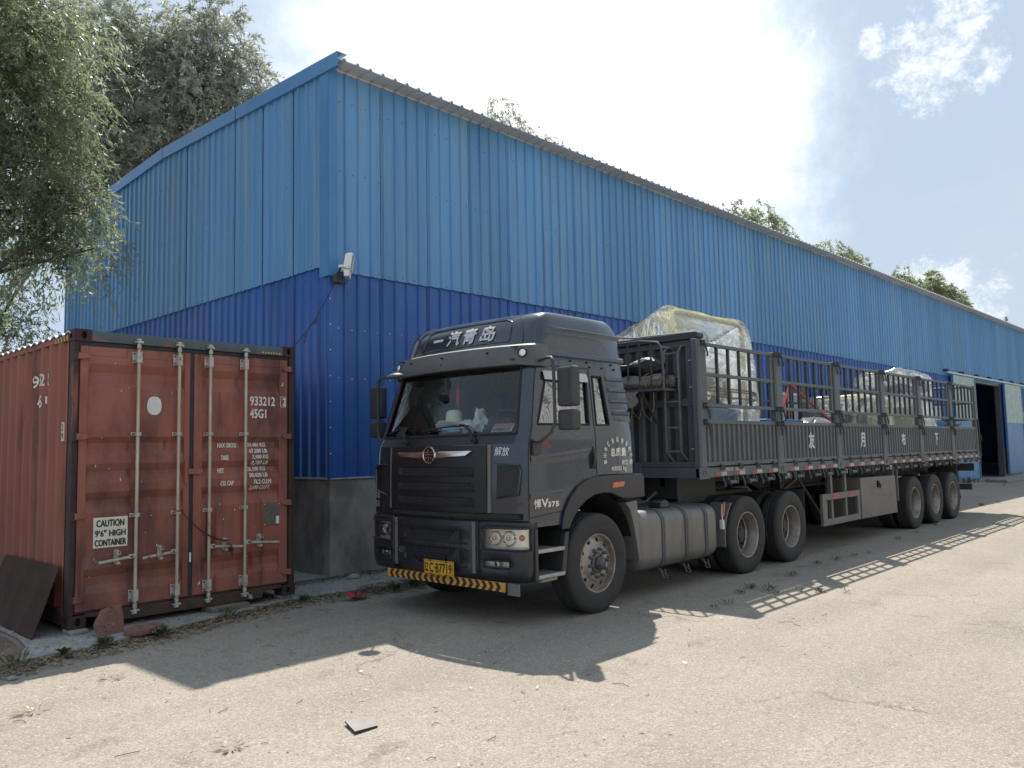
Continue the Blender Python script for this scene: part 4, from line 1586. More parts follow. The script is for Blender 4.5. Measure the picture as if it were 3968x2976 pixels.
def link_mb():
    m = MB()
    loop = []
    for i in range(10):
        t = 2 * PI * i / 10
        loop.append((0.0135 * math.cos(t) + (0.004 if math.cos(t) > 0 else -0.004), 0.0075 * math.sin(t), 0))
    m.tube(loop, 0.0024, 4, closed=True)
    return m


link_me = link_mb().mesh('link', 'chain', 60)
inv = ROOT_INV[ch.name]
def put_link(p, d, k):
    o = bpy.data.objects.new('link', link_me)
    COL.objects.link(o)
    o.parent = ch
    o.matrix_parent_inverse = inv
    q = d.to_track_quat('X', 'Z').to_matrix().to_4x4()
    o.matrix_basis = Matrix.Translation(p) @ q @ Matrix.Rotation(PI / 2 * (k % 2) + 0.4, 4, 'X')
for i in range(n):
    put_link((pts[i] + pts[i + 1]) / 2, pts[i + 1] - pts[i], i)
for i in range(7):
    p = Vector(KW(1.60 + 0.004 * i, -0.072, 0.66 - 0.021 * i))
    put_link(p, Vector((0.1, 0, -1)), i)
for i in range(9):
    t = 2 * PI * i / 9
    put_link(Vector(KW(1.045 + 0.036 * math.cos(t), -0.035 + 0.036 * math.sin(t), 1.055)), Vector((-math.sin(t), math.cos(t), 0.1)), i)
mb = MB()
c = Vector(KW(1.60, -0.085, 0.600))
mb.prism(rrect(c.x - 0.022, c.x + 0.022, c.z - 0.022, c.z + 0.018, 0.006, 3), lambda p, q, d_: (p, d_, q), c.y - 0.011, c.y + 0.011)
mb.tube([(c.x - 0.013, c.y, c.z + 0.016), (c.x - 0.013, c.y, c.z + 0.04), (c.x, c.y, c.z + 0.054), (c.x + 0.013, c.y, c.z + 0.04), (c.x + 0.013, c.y, c.z + 0.016)], 0.0035, 6)
mb.build('padlock', 'chain', ch, smooth=40)

# dark steel plate leaning on the container side
T1, T2, B1 = Vector(KW(-0.02, 0.20, 0.58)), Vector(KW(-0.02, 1.98, 0.57)), Vector((-4.325, 3.29, 0.03))
B2 = B1 + (T2 - T1) * 1.02
mb = MB()
nrm = (T2 - T1).cross(B1 - T1).normalized() * 0.006
R = []
for a, b in ((T1, T2), (B1, B2)):
    pass
vs = [T1 - nrm, T2 - nrm, B2 - nrm, B1 - nrm, T1 + nrm, T2 + nrm, B2 + nrm, B1 + nrm]
mb.add(vs, [(0, 1, 2, 3), (4, 7, 6, 5), (0, 4, 5, 1), (1, 5, 6, 2), (2, 6, 7, 3), (3, 7, 4, 0)])
tag(mb.build('steel_plate', 'plate_rust', bevel=0.002), 'dark rusty steel plate leaning against the left side of the red container', 'steel plate')

# broken pattern paver leaning at the sill
mb = MB()
p0, p1 = Vector((-3.880, 2.895, 0.036)), Vector((-3.610, 2.985, 0.036))
ex = (p1 - p0).normalized()
ez = Vector((0.02, 0.30, 0.95)).normalized()
en = ex.cross(ez).normalized()
W_ = (p1 - p0).length
outl = [(0.0, 0.0), (W_, 0.0), (W_ + 0.005, 0.14), (W_ - 0.012, 0.262), (W_ * 0.55, 0.262), (0.075, 0.250), (0.05, 0.205), (0.012, 0.165), (-0.012, 0.125), (0.004, 0.05)]
mb.prism(outl, lambda a, b, d: p0 + ex * a + ez * b - en * d, 0.0, 0.045)
pv = thing('broken_paver', 'broken reddish patterned paving tile propped upright against the container sill', 'paving tile', p0)
tl = mb.build('slab', 'tile_red', pv, bevel=0.004)
mb = MB()
fc = p0 + en * 0.003
def ring_seg(cx, cz, r, a0, a1, wd=0.007):
    pts = [fc + ex * (cx + r * math.cos(t)) + ez * (cz + r * math.sin(t)) for t in [a0 + (a1 - a0) * i / 14 for i in range(15)]]
    mb.tube(pts, wd * 0.6, 5)
ring_seg(0.135, 0.135, 0.045, 0, 2 * PI)
ring_seg(0.135, 0.135, 0.085, -0.5, 4.2)
ring_seg(0.10, 0.14, 0.125, -1.2, 1.4)
for (a, b), (c_, d_) in (((0.18, 0.175), (0.23, 0.178)), ((0.02, 0.10), (0.09, 0.10)), ((0.15, 0.065), (0.235, 0.07)), ((0.06, 0.05), (0.11, 0.03))):
    mb.tube([fc + ex * a + ez * b, fc + ex * c_ + ez * d_], 0.004, 5)
mb.build('relief_pattern', 'tile_red', pv)
# flat broken slab beside it, pale shard on the slab
mb = MB()
sl = [(-3.705, 2.760), (-3.60, 2.655), (-3.475, 2.655), (-3.30, 2.800), (-3.33, 2.93), (-3.52, 2.925), (-3.62, 2.87)]
mb.prism(sl, lambda a, b, d: (a, b, d), 0.037, 0.085)
tag(mb.build('paver_slab', 'tile_red', bevel=0.004), 'flat broken red paving slab lying on the concrete beside the patterned tile', 'paving slab')
mb = MB()
mb.prism([(-3.50, 2.625), (-3.44, 2.60), (-3.365, 2.675), (-3.375, 2.705), (-3.43, 2.69)], lambda a, b, d: (a, b, d + 0.1 * (b - 2.62)), 0.045, 0.070)
tag(mb.build('stone_shard', 'stone', bevel=0.003), 'small pale stone shard at the front edge of the flat red slab', 'stone')
mb = MB()
mb.box(-2.66, -2.21, 3.13, 3.36, 0.034, 0.087)
tag(mb.build('support_block', 'block', bevel=0.008), 'grey brown block wedged under the middle of the container sill', 'block')
for i, (x0, x1, y0, y1, z1) in enumerate(((-4.03, -3.86, 3.18, 3.40, 0.075), (-1.75, -1.60, 3.26, 3.45, 0.0765))):
    mb = MB()
    mb.box(x0, x1, y0, y1, 0.034, z1)
    tag(mb.build('support_stone', 'stone', bevel=0.012), ('flat stone under the left front corner of the container', 'flat stone under the right front corner of the container')[i], 'stone')
mb = MB()
rg = []
for i in range(9):
    rg.append([(-1.24 + 0.036 * i + 0.012 * math.sin(i * 2.1 + j), 2.615 + 0.028 * j + 0.012 * math.cos(i + j * 2.2), 0.045 + 0.05 * max(0, math.sin(i * 0.55 + 0.3)) * math.sin(PI * (j + 0.5) / 7) * (1 + 0.4 * math.sin(i * 2 + j * 3))) for j in range(7)])
mb.grid(rg)
tag(mb.build('red_rag', 'rag', smooth=50), 'crumpled red plastic rag on the concrete apron near the truck front', 'rag')
# loose square tile on the yard
q4 = [(-3.769, -0.841), (-3.585, -0.900), (-3.665, -1.040), (-3.836, -1.040)]
mb = MB()
mb.cur = 0
lift = [0.028, 0.020, 0.014, 0.022]
vs = [(x, y, l) for (x, y), l in zip(q4, lift)] + [(x, y, l - 0.012) for (x, y), l in zip(q4, lift)]
mb.add(vs[:4], [(0, 1, 2, 3)])
mb.cur = 1
mb.add(vs, [(4, 7, 6, 5), (0, 4, 5, 1), (1, 5, 6, 2), (2, 6, 7, 3), (3, 7, 4, 0)])
tag(mb.build('loose_tile', ['tile_grey', 'tile_edge']), 'loose grey square floor tile lying alone on the sunlit yard', 'tile')

# ---------------------------------------------------------------- floodlight and cable
fl = thing('floodlight', 'white floodlight on a bracket at the corner of the blue warehouse', 'floodlight', (-0.33, 4.2, 4.1))
fd = Vector((0.735, -0.66, -0.14)).normalized()
fx = Vector((0.66, 0.735, 0)).normalized()
fz = fx.cross(fd) * -1
if fz.z < 0:
    fz = -fz
fc0 = Vector((-0.285, 3.935, 4.285))
def FP(a, b, d): return fc0 + (fx * a + fz * b + fd * d) * 0.84
mb = MB()
for z0, z1, w0 in ((-0.07, 0.20, 0.15),):
    A0 = [FP(a, b, -0.09) for a, b in rrect(-w0 + 0.03, w0 - 0.03, z0 + 0.02, z1 - 0.02, 0.03)]
    A1 = [FP(a, b, -0.02) for a, b in rrect(-w0, w0, z0, z1, 0.02)]
    A2 = [FP(a, b, 0.03) for a, b in rrect(-w0, w0, z0, z1, 0.02)]
    A3 = [FP(a, b, 0.03) for a, b in rrect(-w0 + 0.025, w0 - 0.025, z0 + 0.025, z1 - 0.025, 0.012)]
    A4 = [FP(a, b, -0.01) for a, b in rrect(-w0 + 0.03, w0 - 0.03, z0 + 0.03, z1 - 0.03, 0.012)]
    mb.grid([A0, A1, A2, A3, A4], closed=True)
    mb.poly(A0)
    mb.poly(A4)
mb.build('housing', 'white_paint', fl, smooth=40)
mb = MB()
mb.poly([FP(a, b, 0.024) for a, b in rrect(-0.125, 0.125, -0.045, 0.175, 0.012)])
mb.build('glass', 'lamp_lens', fl)
mb = MB()
bx = [(-0.14, -0.09, -0.08), (0.14, -0.09, -0.08), (0.14, -0.20, -0.06), (-0.14, -0.20, -0.06), (-0.14, -0.08, 0.02), (0.14, -0.08, 0.02), (0.14, -0.19, 0.02), (-0.14, -0.19, 0.02)]
mb.add([FP(a, b, d) for a, b, d in bx], [(0, 1, 2, 3), (4, 7, 6, 5), (0, 4, 5, 1), (1, 5, 6, 2), (2, 6, 7, 3), (3, 7, 4, 0)])
mb.build('ballast_box', 'white_paint', fl, bevel=0.008)
mb = MB()
pv_ = FP(-0.165, -0.02, 0)
mb.bar(pv_ + Vector((0.02, 0, 0)), Vector((-0.41, 4.02, 4.285)), 0.012, 0.034)
mb.bar(FP(0.165, -0.02, 0), Vector((-0.30, 4.17, 4.285)), 0.012, 0.034)
mb.bar(Vector((-0.41, 4.02, 4.285)), Vector((-0.30, 4.17, 4.285)), 0.012, 0.034)
mb.cyl(FP(-0.17, -0.02, 0), FP(-0.15, -0.02, 0), 0.018, 8)
mb.build('bracket', 'white_paint', fl, bevel=0.003)
mb = MB()
mb.box(-0.40, -0.28, 4.09, 4.20, 4.07, 4.19)
mb.bar((-0.35, 4.06, 4.28), (-0.36, 4.14, 4.18), 0.03, 0.012)
mb.build('junction_box', 'plastic', fl, bevel=0.006)
mb = MB()
mb.tube([(-0.36, 4.12, 4.07), (-0.33, 4.08, 4.03), (-0.30, 4.0, 4.06), FP(0, -0.2, -0.02)], 0.005, 6)
mb.build('lead', 'rubber', fl)
mb = MB()
cp = []
P0, P1 = Vector((-0.40, 4.14, 4.08)), Vector((-1.60, 3.31, 2.97))
for i in range(15):
    t = i / 14
    p = P0.lerp(P1, t)
    p.z -= 0.10 * 4 * t * (1 - t)
    cp.append(p)
mb.tube(cp, 0.006, 6)
for k, ln in ((7, 0.05), (10, 0.12)):
    p = cp[k]
    mb.tube([p, p + Vector((0.03, -0.01, 0.02)), p + Vector((0.03, 0, -0.03)), p + Vector((0.0, 0, -0.02))], 0.006, 5)
    mb.tube([p, p + Vector((0.01, 0, -ln * 0.5)), p + Vector((-0.005, 0, -ln))], 0.006, 5)
tag(mb.build('cable', 'rubber', smooth=60), 'thin black cable sagging from the floodlight to the red container roof', 'cable')
# ---------------------------------------------------------------- tractor truck (world space; x backwards, y across, its left side at y = 0)
tk = thing('tractor_truck', 'charcoal grey tractor truck with high roof cab parked in front of the blue warehouse', 'truck', (0, 1.19, 0))
YC = 1.19
LV = [(0.95, 1.17, -1.22, .14, -1.04, .79), (1.42, 1.17, -1.22, .14, -1.04, .79), (1.76, 1.165, -1.21, .15, -1.02, .79), (1.86, 1.16, -1.17, .17, -.97, .79),
      (2.50, 1.07, -.98, .16, -.80, .775), (2.62, 1.06, -.93, .16, -.74, .77), (2.70, 1.05, -.89, .16, -.70, .77), (2.84, 1.045, -.795, .10, -.63, .745),
      (3.00, 1.03, -.735, .085, -.58, .70), (3.09, 1.0, -.665, .075, -.53, .66), (3.13, .965, -.59, .07, -.45, .62), (3.155, .88, -.45, .06, -.28, .54), (3.170, .66, -.16, .03, .0, .38)]


def lv(z):
    if z <= LV[0][0]:
        return LV[0][1:]
    for a, b in zip(LV, LV[1:]):
        if a[0] <= z <= b[0]:
            t = (z - a[0]) / (b[0] - a[0])
            return tuple(p + (q - p) * t for p, q in zip(a[1:], b[1:]))
    return LV[-1][1:]


def side_y(z):
    return YC - lv(z)[0]


def front_x(y, z):
    hw, xf, bow, a0, xr = lv(z)
    return xf + bow * ((y - YC) / hw) ** 2


def colx(z):
    t = min(1, max(0, (z - 1.95) / (2.48 - 1.95)))
    L = lambda a, b: a + (b - a) * t
    return [L(.32, .29), L(.09, .13), L(.045, .075), L(-.04, .02), -.50 if z < 1.5 else L(-.47, -.34), L(-.86, -.63)]


NF = 12


def ring(z, inset=0.0):
    hw, xf, bow, a0, xr = lv(z)
    sh = max(0.0, (z - 2.9) / 0.27)
    half = [(xr - 0.0, hw - 0.10), (xr - 0.03, hw - 0.03), (xr - 0.10, hw)]
    cx = [c if c < xr - 0.12 else xr - 0.12 for c in colx(z)]
    kk = 1 - 0.35 * sh
    half += [(max(c * kk, a0 + 0.08 + 0.02 * (5 - i)), hw) for i, c in enumerate(cx)]
    half += [(a0, hw)]
    ye = hw - 0.13
    xe = xf + bow * (ye / hw) ** 2
    p0, p1, p2 = (a0, hw), (xe + 0.035, hw - 0.004), (xe, ye)
    for t in (0.4, 0.75):
        half.append(tuple((1 - t) ** 2 * u + 2 * t * (1 - t) * v + t * t * w for u, v, w in zip(p0, p1, p2)))
    half.append((xe, ye))
    left = [(x, YC - d) for x, d in half]
    mid = []
    for i in range(1, NF):
        yy = (YC - ye) + 2 * ye * i / NF
        mid.append((xf + bow * ((yy - YC) / hw) ** 2, yy))
    right = [(x, YC + d) for x, d in reversed(half)]
    pts = left + mid + right
    if inset:
        cxx, cyy = 0.0, YC
        pts = [(x + inset * (1 if x < 0 else -1) * min(1, abs(x - cxx) * 2), y + inset * (1 if y < cyy else -1) * min(1, abs(y - cyy) * 3)) for x, y in pts]
    return pts


ZS = [.95, 1.18, 1.42, 1.60, 1.76, 1.86, 1.95, 2.20, 2.48, 2.56, 2.64, 2.70, 2.77, 2.84, 2.92, 3.0, 3.05, 3.09, 3.115, 3.13, 3.145, 3.155, 3.168]
NC = len(ring(1.0))
# column numbers on the left: 0,1,2 rear corner; 3=c1 4=c2 5=door rear 6=c3 7=c35 8=c4 9=a0 10,11 corner 12=edge
def mir(j): return NC - 2 - j          # mirrored cell


def cell(i, j):
    z0 = ZS[i]
    jl = min(j, mir(j)) if j != NC - 1 else -1
    if 12 <= j <= 12 + NF - 1 and 1.859 < z0 < 2.50:
        return 'windscreen'
    if 1.949 < z0 < 2.40:
        if jl in (6, 7):
            return 'door_window_l' if j == jl else 'door_window_r'
        if jl == 3:
            return 'rear_window_l' if j == jl else 'rear_window_r'
    if z0 < 1.419 and (jl < 7):
        return 'none'
    if 5 <= jl <= 8 and z0 < 2.555:
        return 'door_l' if j == jl else 'door_r'
    if z0 > 2.695:
        return 'roof'
    if 12 <= j <= 12 + NF - 1 and 1.75 < z0 < 1.85:
        return 'cowl'
    return 'shell'


RG = [ring(z) for z in ZS]
RGI = [ring(z, 0.018) for z in ZS]
PT = [[(x, y, z) for x, y in r] for r, z in zip(RG, ZS)]
PTI = [[(x, y, z) for x, y in r] for r, z in zip(RGI, ZS)]


def cab_piece(kind, name, mat, parent, P=PT, smooth=35, cap=False):
    mb = MB()
    mb.grid(P, skip=lambda i, j: cell(i, j) != kind, closed=True)
    if cap:
        mb.poly(P[-1])
    # drop unused vertices
    used = sorted({k for f in mb.f for k in f})
    mp = {k: n for n, k in enumerate(used)}
    mb.v = [mb.v[k] for k in used]
    mb.f = [[mp[k] for k in f] for f in mb.f]
    return mb.build(name, mat, parent, smooth=smooth)


shell = cab_piece('shell', 'cab_body', 'cab', tk)
roof_t = cab_piece('roof', 'cab_roof', 'cab', tk, cap=True)
cowl = cab_piece('cowl', 'cowl_panel', 'cab_black', tk)
door_l = cab_piece('door_l', 'door', 'cab', tk)
door_r = cab_piece('door_r', 'door', 'cab', tk)
wsn = cab_piece('windscreen', 'windscreen', 'wind', tk, PTI, smooth=80)
cab_piece('door_window_l', 'door_window', 'side_glass', door_l, PTI, smooth=80)
cab_piece('door_window_r', 'door_window', 'side_glass', door_r, PTI, smooth=80)
for k in 'lr':
    cab_piece('rear_window_' + k, 'quarter_window', 'side_glass', tk, PTI, smooth=80)
# inner lining so the cab is not a paper shell
mb = MB()
mb.box(0.70, 0.74, 0.16, 2.22, 1.42, 2.66)
mb.box(-0.70, 0.72, 0.20, 2.18, 2.60, 2.64)
mb.box(-0.98, 0.74, 0.08, 2.30, 1.425, 1.44)
mb.build('cab_lining', 'cab_lining', tk)


def zcol(j, z0, z1, n=8, P=None, off=0.0):
    """points down cab column j"""
    out = []
    for i in range(n + 1):
        z = z0 + (z1 - z0) * i / n
        x, y = ring(z)[j]
        out.append((x, y - off if y < YC else y + off, z))
    return out


def zrow(z, j0, j1, off=0.0):
    r = ring(z)
    return [(r[j][0] - (off if 10 <= j <= NC - 11 else 0), r[j][1] - (off if j < 11 else -off if j > NC - 12 else 0), z) for j in range(j0, j1 + 1)]


# seals round the glass and door gaps
mb = MB()
loop = zcol(12, 1.86, 2.56) + zrow(2.56, 13, 12 + NF - 1) + list(reversed(zcol(12 + NF, 1.86, 2.56))) + list(reversed(zrow(1.86, 13, 12 + NF - 1)))
mb.tube(loop, 0.014, 6, closed=True)
mb.build('windscreen_seal', 'rubber', wsn)
for ml, dr in ((lambda j: j, door_l), (lambda j: NC - 1 - j, door_r)):
    mb = MB()
    for js, pr in (((6, 8), 0),):
        a, b = ml(6), ml(8)
        row = lambda z: [(ring(z)[j][0], ring(z)[j][1], z) for j in (ml(7),)]
        mb.tube(zcol(a, 1.95, 2.48) + row(2.48) + list(reversed(zcol(b, 1.95, 2.48))) + row(1.95), 0.013, 6, closed=True)
    mb.build('window_seal', 'rubber', dr)
    mb = MB()
    mb.tube(zcol(ml(5), 1.42, 2.555, 8), 0.006, 5)
    mb.tube(zcol(ml(9), .95, 2.555, 10), 0.007, 5)
    mb.tube([(ring(2.556)[ml(j)][0], ring(2.556)[ml(j)][1], 2.556) for j in (5, 6, 7, 8, 9)], 0.006, 5)
    mb.build('door_gap', 'rubber', dr)
    mb = MB()
    mb.tube(zcol(ml(3), 1.95, 2.48) + list(reversed(zcol(ml(4), 1.95, 2.48))), 0.012, 6, closed=True)
    mb.build('quarter_window_seal', 'rubber', tk)


def SY(z): return side_y(z)


def SP(x, z, d): return (x, SY(z) - d, z)


# side details: roof ledge with bolts, pressed ribs, door crease, handle
for sg in (0, 1):
    mb = MB()
    f = (lambda y: y) if sg == 0 else (lambda y: 2 * YC - y)
    pr = [(0.0, 2.715), (0.020, 2.700), (0.022, 2.665), (0.008, 2.650), (0.0, 2.650)]
    R = []
    for x in [-.69 + 1.42 * i / 8 for i in range(9)]:
        R.append([(x, f(SY(z) - d), z) for d, z in pr])
    mb.grid(R)
    mb.build('roof_ledge', 'cab', tk, smooth=30)
mb = MB()
for x, z in ((-.52, 2.625), (-.22, 2.625), (.06, 2.625), (.50, 2.625), (.10, 2.575), (.32, 2.575), (.55, 2.575)):
    mb.cyl(SP(x, z, 0.0), SP(x, z, 0.010), 0.011, 8)
mb.build('plug', 'black', tk)
for x0, x1, z in ((.36, .70, 2.47), (.375, .71, 2.345), (.385, .72, 2.225), (.41, .73, 2.09)):
    mb = MB()
    R = []
    for t in (0, .04, .96, 1):
        x = x0 + (x1 - x0) * t
        k = 0 if t in (0, 1) else 1
        R.append([SP(x, z + 0.018, 0.0), SP(x, z + 0.010, 0.019 * k), SP(x, z - 0.020, 0.020 * k), SP(x, z - 0.032, 0.008 * k), SP(x, z - 0.085, 0.004 * k), SP(x, z - 0.10, 0.0)])
    mb.grid(R)
    mb.build('side_louvre', 'cab', tk, smooth=25)
mb = MB()
R = []
for i in range(13):
    x = -1.0 + 1.03 * i / 12
    zc = 1.60 + 0.07 * (i / 12) ** 1.5
    R.append([SP(x, zc + 0.05, 0.0), SP(x, zc + 0.006, 0.010), SP(x, zc - 0.02, 0.003), SP(x, zc - 0.05, 0.0)])
mb.grid(R)
R = []
for i in range(9):
    x = -1.02 + 0.50 * i / 8
    zc = 1.255 + 0.015 * i / 8
    R.append([SP(x, zc + 0.03, 0.0), SP(x, zc + 0.004, 0.009), SP(x, zc - 0.04, 0.0)])
mb.grid(R)
mb.build('door_crease', 'cab', door_l, smooth=40)
mb = MB()
mb.tube([SP(-1.03, 1.045, 0.001), SP(-.52, 1.085, 0.001)], 0.004, 5)
mb.build('sill_gap', 'rubber', door_l)
mb = MB()
mb.prism([(-.075, 1.49), (.035, 1.49), (.028, 1.70), (-.02, 1.72), (-.058, 1.66)], lambda a, b, d: SP(a, b, d), -0.004, 0.006)
h = mb.build('handle_cup', 'black', door_l, bevel=0.004)
mb = MB()
mb.tube([SP(-.028, 1.505, 0.004), SP(-.026, 1.53, 0.030), SP(-.022, 1.60, 0.036), SP(-.014, 1.67, 0.030), SP(-.010, 1.695, 0.004)], 0.014, 8)
mb.build('door_handle', 'plastic', door_l, smooth=60)
for sg, dr in ((0, door_l), (1, door_r)):
    f = (lambda y: y) if sg == 0 else (lambda y: 2 * YC - y)
    mb = MB()
    mb.prism([(-.515, 1.10), (-.45, 1.20), (-.31, 1.315), (-.14, 1.385), (.06, 1.41), (.10, 1.425), (-.515, 1.425)], lambda a, b, d: (a, f(d), b), SY(1.3) + .0005, SY(1.3) + .03)
    mb.build('door_corner', 'cab', dr)
# white rain guard over the door window
mb = MB()
R = []
for i in range(11):
    x = -.70 + .72 * i / 10
    R.append([SP(x, 2.50, 0.003), SP(x, 2.475, 0.020), SP(x, 2.445, 0.026), SP(x, 2.405, 0.030 if i < 10 else 0.026)])
mb.grid(R)
mb.build('rain_guard', 'curtain_w', door_l, smooth=60)
# lettering on the side
mb = MB()
sp_ = lambda u, v, e_: SP(u, v, 0.004 + e_)
text(mb, '悍', sp_, .10, .088, -.968, 1.130, bold=0.003)
text(mb, 'V', sp_, .095, .078, -.858, 1.138, bold=0.006)
text(mb, '375', sp_, .165, .046, -.764, 1.138, bold=0.005)
mb.build('model_badge', 'silver', door_l)
mb = MB()
text(mb, '总质量', sp_, .285, .090, .300, 1.612, bold=0.0025)
text(mb, '40000 kg', sp_, .280, .062, .305, 1.440, bold=0.001)
text(mb, '寒区版', sp_, .200, .052, .500, 1.516, bold=0.001)
arc = '鞍山市汇金运输有限公司'
for i, c_ in enumerate(arc):
    t = math.radians(196 - 212 * i / (len(arc) - 1))
    cx_, cz_ = .435 + .245 * math.cos(t), 1.605 + .188 * math.sin(t)
    ang = t - PI / 2
    ca, sa = math.cos(ang), math.sin(ang)
    text(mb, c_, lambda u, v, e_: SP(cx_ + u * ca - v * sa, cz_ + u * sa + v * ca, 0.004 + e_), .040, .056, -.020, -.028, bold=0.0015)
mb.build('company_lettering', 'letter', shell)


# ---- front
def FX(y, z, d): return (front_x(y, z) - d, y, z)


mb = MB()
# grille panel: solid bars around three slots
SLOT = [(1.157, 1.237), (1.306, 1.381), (1.454, 1.535)]
py0, py1 = 0.445, 1.925


def strip(m, y0, y1, z0, z1, d, n=10, th=0.02):
    f = [[FX(y0 + (y1 - y0) * i / n, z, d) for i in range(n + 1)] for z in (z0, z1)]
    b = [[FX(y0 + (y1 - y0) * i / n, z, d - th) for i in range(n + 1)] for z in (z0, z1)]
    m.grid([b[0], f[0], f[1], b[1]])
    m.poly([b[0][0], f[0][0], f[1][0], b[1][0]])
    m.poly([b[0][-1], f[0][-1], f[1][-1], b[1][-1]])


zz = [1.088, 1.157, 1.237, 1.306, 1.381, 1.454, 1.535, 1.752]
for k in range(0, 8, 2):
    strip(mb, py0, py1, zz[k], zz[k + 1], 0.024, th=0.03)
for a, b in SLOT:
    strip(mb, py0, 0.600, a, b, 0.024, 3, th=0.03)
    strip(mb, 1.780, py1, a, b, 0.024, 3, th=0.03)
gp = mb.build('grille_panel', 'cab_black', tk)
for a, b in SLOT:
    # sloped slot cheeks and lower lip
    mb = MB()
    for y0, s in ((0.600, 1), (1.780, -1)):
        mb.add([FX(y0, a, 0.026), FX(y0, b, 0.026), FX(y0 + s * 0.10, b - 0.004, 0.002), FX(y0 + s * 0.10, a + 0.012, 0.002)], [(0, 1, 2, 3)])
    R = [[FX(0.600 + 1.18 * i / 10, a - 0.012, 0.030) for i in range(11)], [FX(0.600 + 1.18 * i / 10, a + 0.004, 0.040) for i in range(11)], [FX(0.600 + 1.18 * i / 10, a + 0.016, 0.004) for i in range(11)]]
    mb.grid(R)
    mb.build('slot_lip', 'cab_low', gp, smooth=40)


def mesh_part(y0, y1, z0, z1, d, parent, surf=FX, cellw=0.036, cellh=0.026):
    m = MB()
    n = int((y1 - y0) / cellw)
    r = max(2, int(round((z1 - z0) / cellh)))
    hh = (z1 - z0) / r
    ww = (y1 - y0) / n
    for i in range(n):
        for k in range(r):
            ya, za = y0 + i * ww, z0 + k * hh
            o = ww / 2 if k % 2 else 0
            for (p, q) in (((ya + o, za), (ya + ww / 2 + o, za + hh)), ((ya + ww / 2 + o, za + hh), (ya + ww + o, za))):
                if max(p[0], q[0]) > y1 + 0.001:
                    continue
                m.bar(surf(p[0], p[1], d), surf(q[0], q[1], d), 0.007, 0.010, (1, 0, 0))
    return tag(m.build('honeycomb_mesh', 'plastic', parent), kind='stuff')


for a, b in SLOT:
    mesh_part(0.66, 1.72, a + 0.008, b - 0.004, 0.012, gp)
    m = MB()
    m.grid([[FX(0.60 + 1.18 * i / 10, z, 0.003) for i in range(11)] for z in (a, b)])
    m.build('slot_back', 'black', gp)
# light trim strips beside the panel
for y0, y1 in ((0.405, 0.440), (1.930, 1.965)):
    mb = MB()
    strip(mb, y0, y1, 1.09, 1.755, 0.020, 2, th=0.03)
    mb.build('trim_strip', 'strip_grey', tk, bevel=0.004)
# emblem and wings
mb = MB()
ec = FX(1.205, 1.664, 0.045)
mb.lathe([(0.092, -0.02), (0.096, 0.0), (0.090, 0.014), (0.076, 0.012), (0.073, 0.0)], ec, (-1, 0, 0), 32)
em = mb.build('emblem', 'chrome', gp, smooth=50)
mb = MB()
mb.lathe([(0.0, 0.003), (0.068, 0.003)], ec, (-1, 0, 0), 24)
mb.build('emblem_disc', 'black', em)
mb = MB()
xe = ec[0] - 0.010
def eb(y0, y1, z0, z1): mb.box(xe - 0.006, xe + 0.006, ec[1] + y0, ec[1] + y1, ec[2] + z0, ec[2] + z1)
eb(-0.007, 0.007, -0.055, 0.060)
eb(-0.018, 0.018, -0.066, -0.055)
mb.bar((xe, ec[1] + 0.005, ec[2] + 0.055), (xe, ec[1] + 0.024, ec[2] + 0.036), 0.010, 0.010, (1, 0, 0))
for s in (-1, 1):
    for z, l in ((0.028, 0.060), (0.004, 0.064), (-0.020, 0.050)):
        mb.bar((xe, ec[1] + s * 0.013, ec[2] + z), (xe, ec[1] + s * l, ec[2] + z - (0.010 if z < 0 else 0)), 0.010, 0.009, (1, 0, 0))
    mb.bar((xe, ec[1] + s * 0.018, ec[2] - 0.024), (xe, ec[1] + s * 0.044, ec[2] - 0.050), 0.010, 0.009, (1, 0, 0))
mb.build('emblem_figure', 'chrome', em)
for s in (-1, 1):
    mb = MB()
    A = [(0.080, 0.024), (0.14, 0.030), (0.54, 0.034), (0.60, 0.032), (0.51, -0.020), (0.14, -0.034), (0.080, -0.026)]
    fr_, bk, cr = [], [], []
    mb.prism([(1.205 + s * a, 1.668 + b) for a, b in A], lambda p, q, d: FX(p, q, d), 0.024, 0.048)
    mb.build('grille_wing', 'chrome', gp, bevel=0.006)
# wind deflector corner panels with recess, script badge
for sg in (0, 1):
    f = (lambda y: y) if sg == 0 else (lambda y: 2 * YC - y)
    mb = MB()
    pts = [(0.345, 1.235), (0.335, 1.555), (0.100, 1.535), (0.085, 1.50), (0.100, 1.285)]
    mb.prism([(f(a), b) for a, b in pts], lambda p, q, d: FX(p, q, d), -0.01, 0.007)
    rc = mb.build('corner_recess', 'cab_black', tk, bevel=0.004)
    mb = MB()
    lp = [FX(f(a), b, 0.012) for a, b in ((0.36, 1.225), (0.095, 1.275), (0.070, 1.50), (0.090, 1.55), (0.36, 1.572))]
    mb.tube(lp, [0.004, 0.016, 0.017, 0.014, 0.004], 6)
    mb.build('recess_rim', 'cab', rc, smooth=60)
    mb = MB()
    strip(mb, f(0.40) if sg == 0 else f(0.06), f(0.06) if sg == 0 else f(0.40), 1.165, 1.188, 0.012, 4)
    mb.build('corner_crease', 'cab', rc)
mb = MB()
text(mb, '解放', lambda u, v, e_: FX(0.372 - u, v, 0.007 + e_), 0.165, 0.088, 0.0, 1.645, slant=0.2, bold=0.0006)
mb.build('script_badge', 'silver', shell)
# perforated strip under the panel
mb = MB()
strip(mb, 0.06, 2.32, 1.030, 1.087, 0.010, 14)
ps = mb.build('lower_strip', 'black', tk)
mesh_part(0.08, 1.90, 1.040, 1.080, 0.014, ps, cellw=0.030, cellh=0.020)

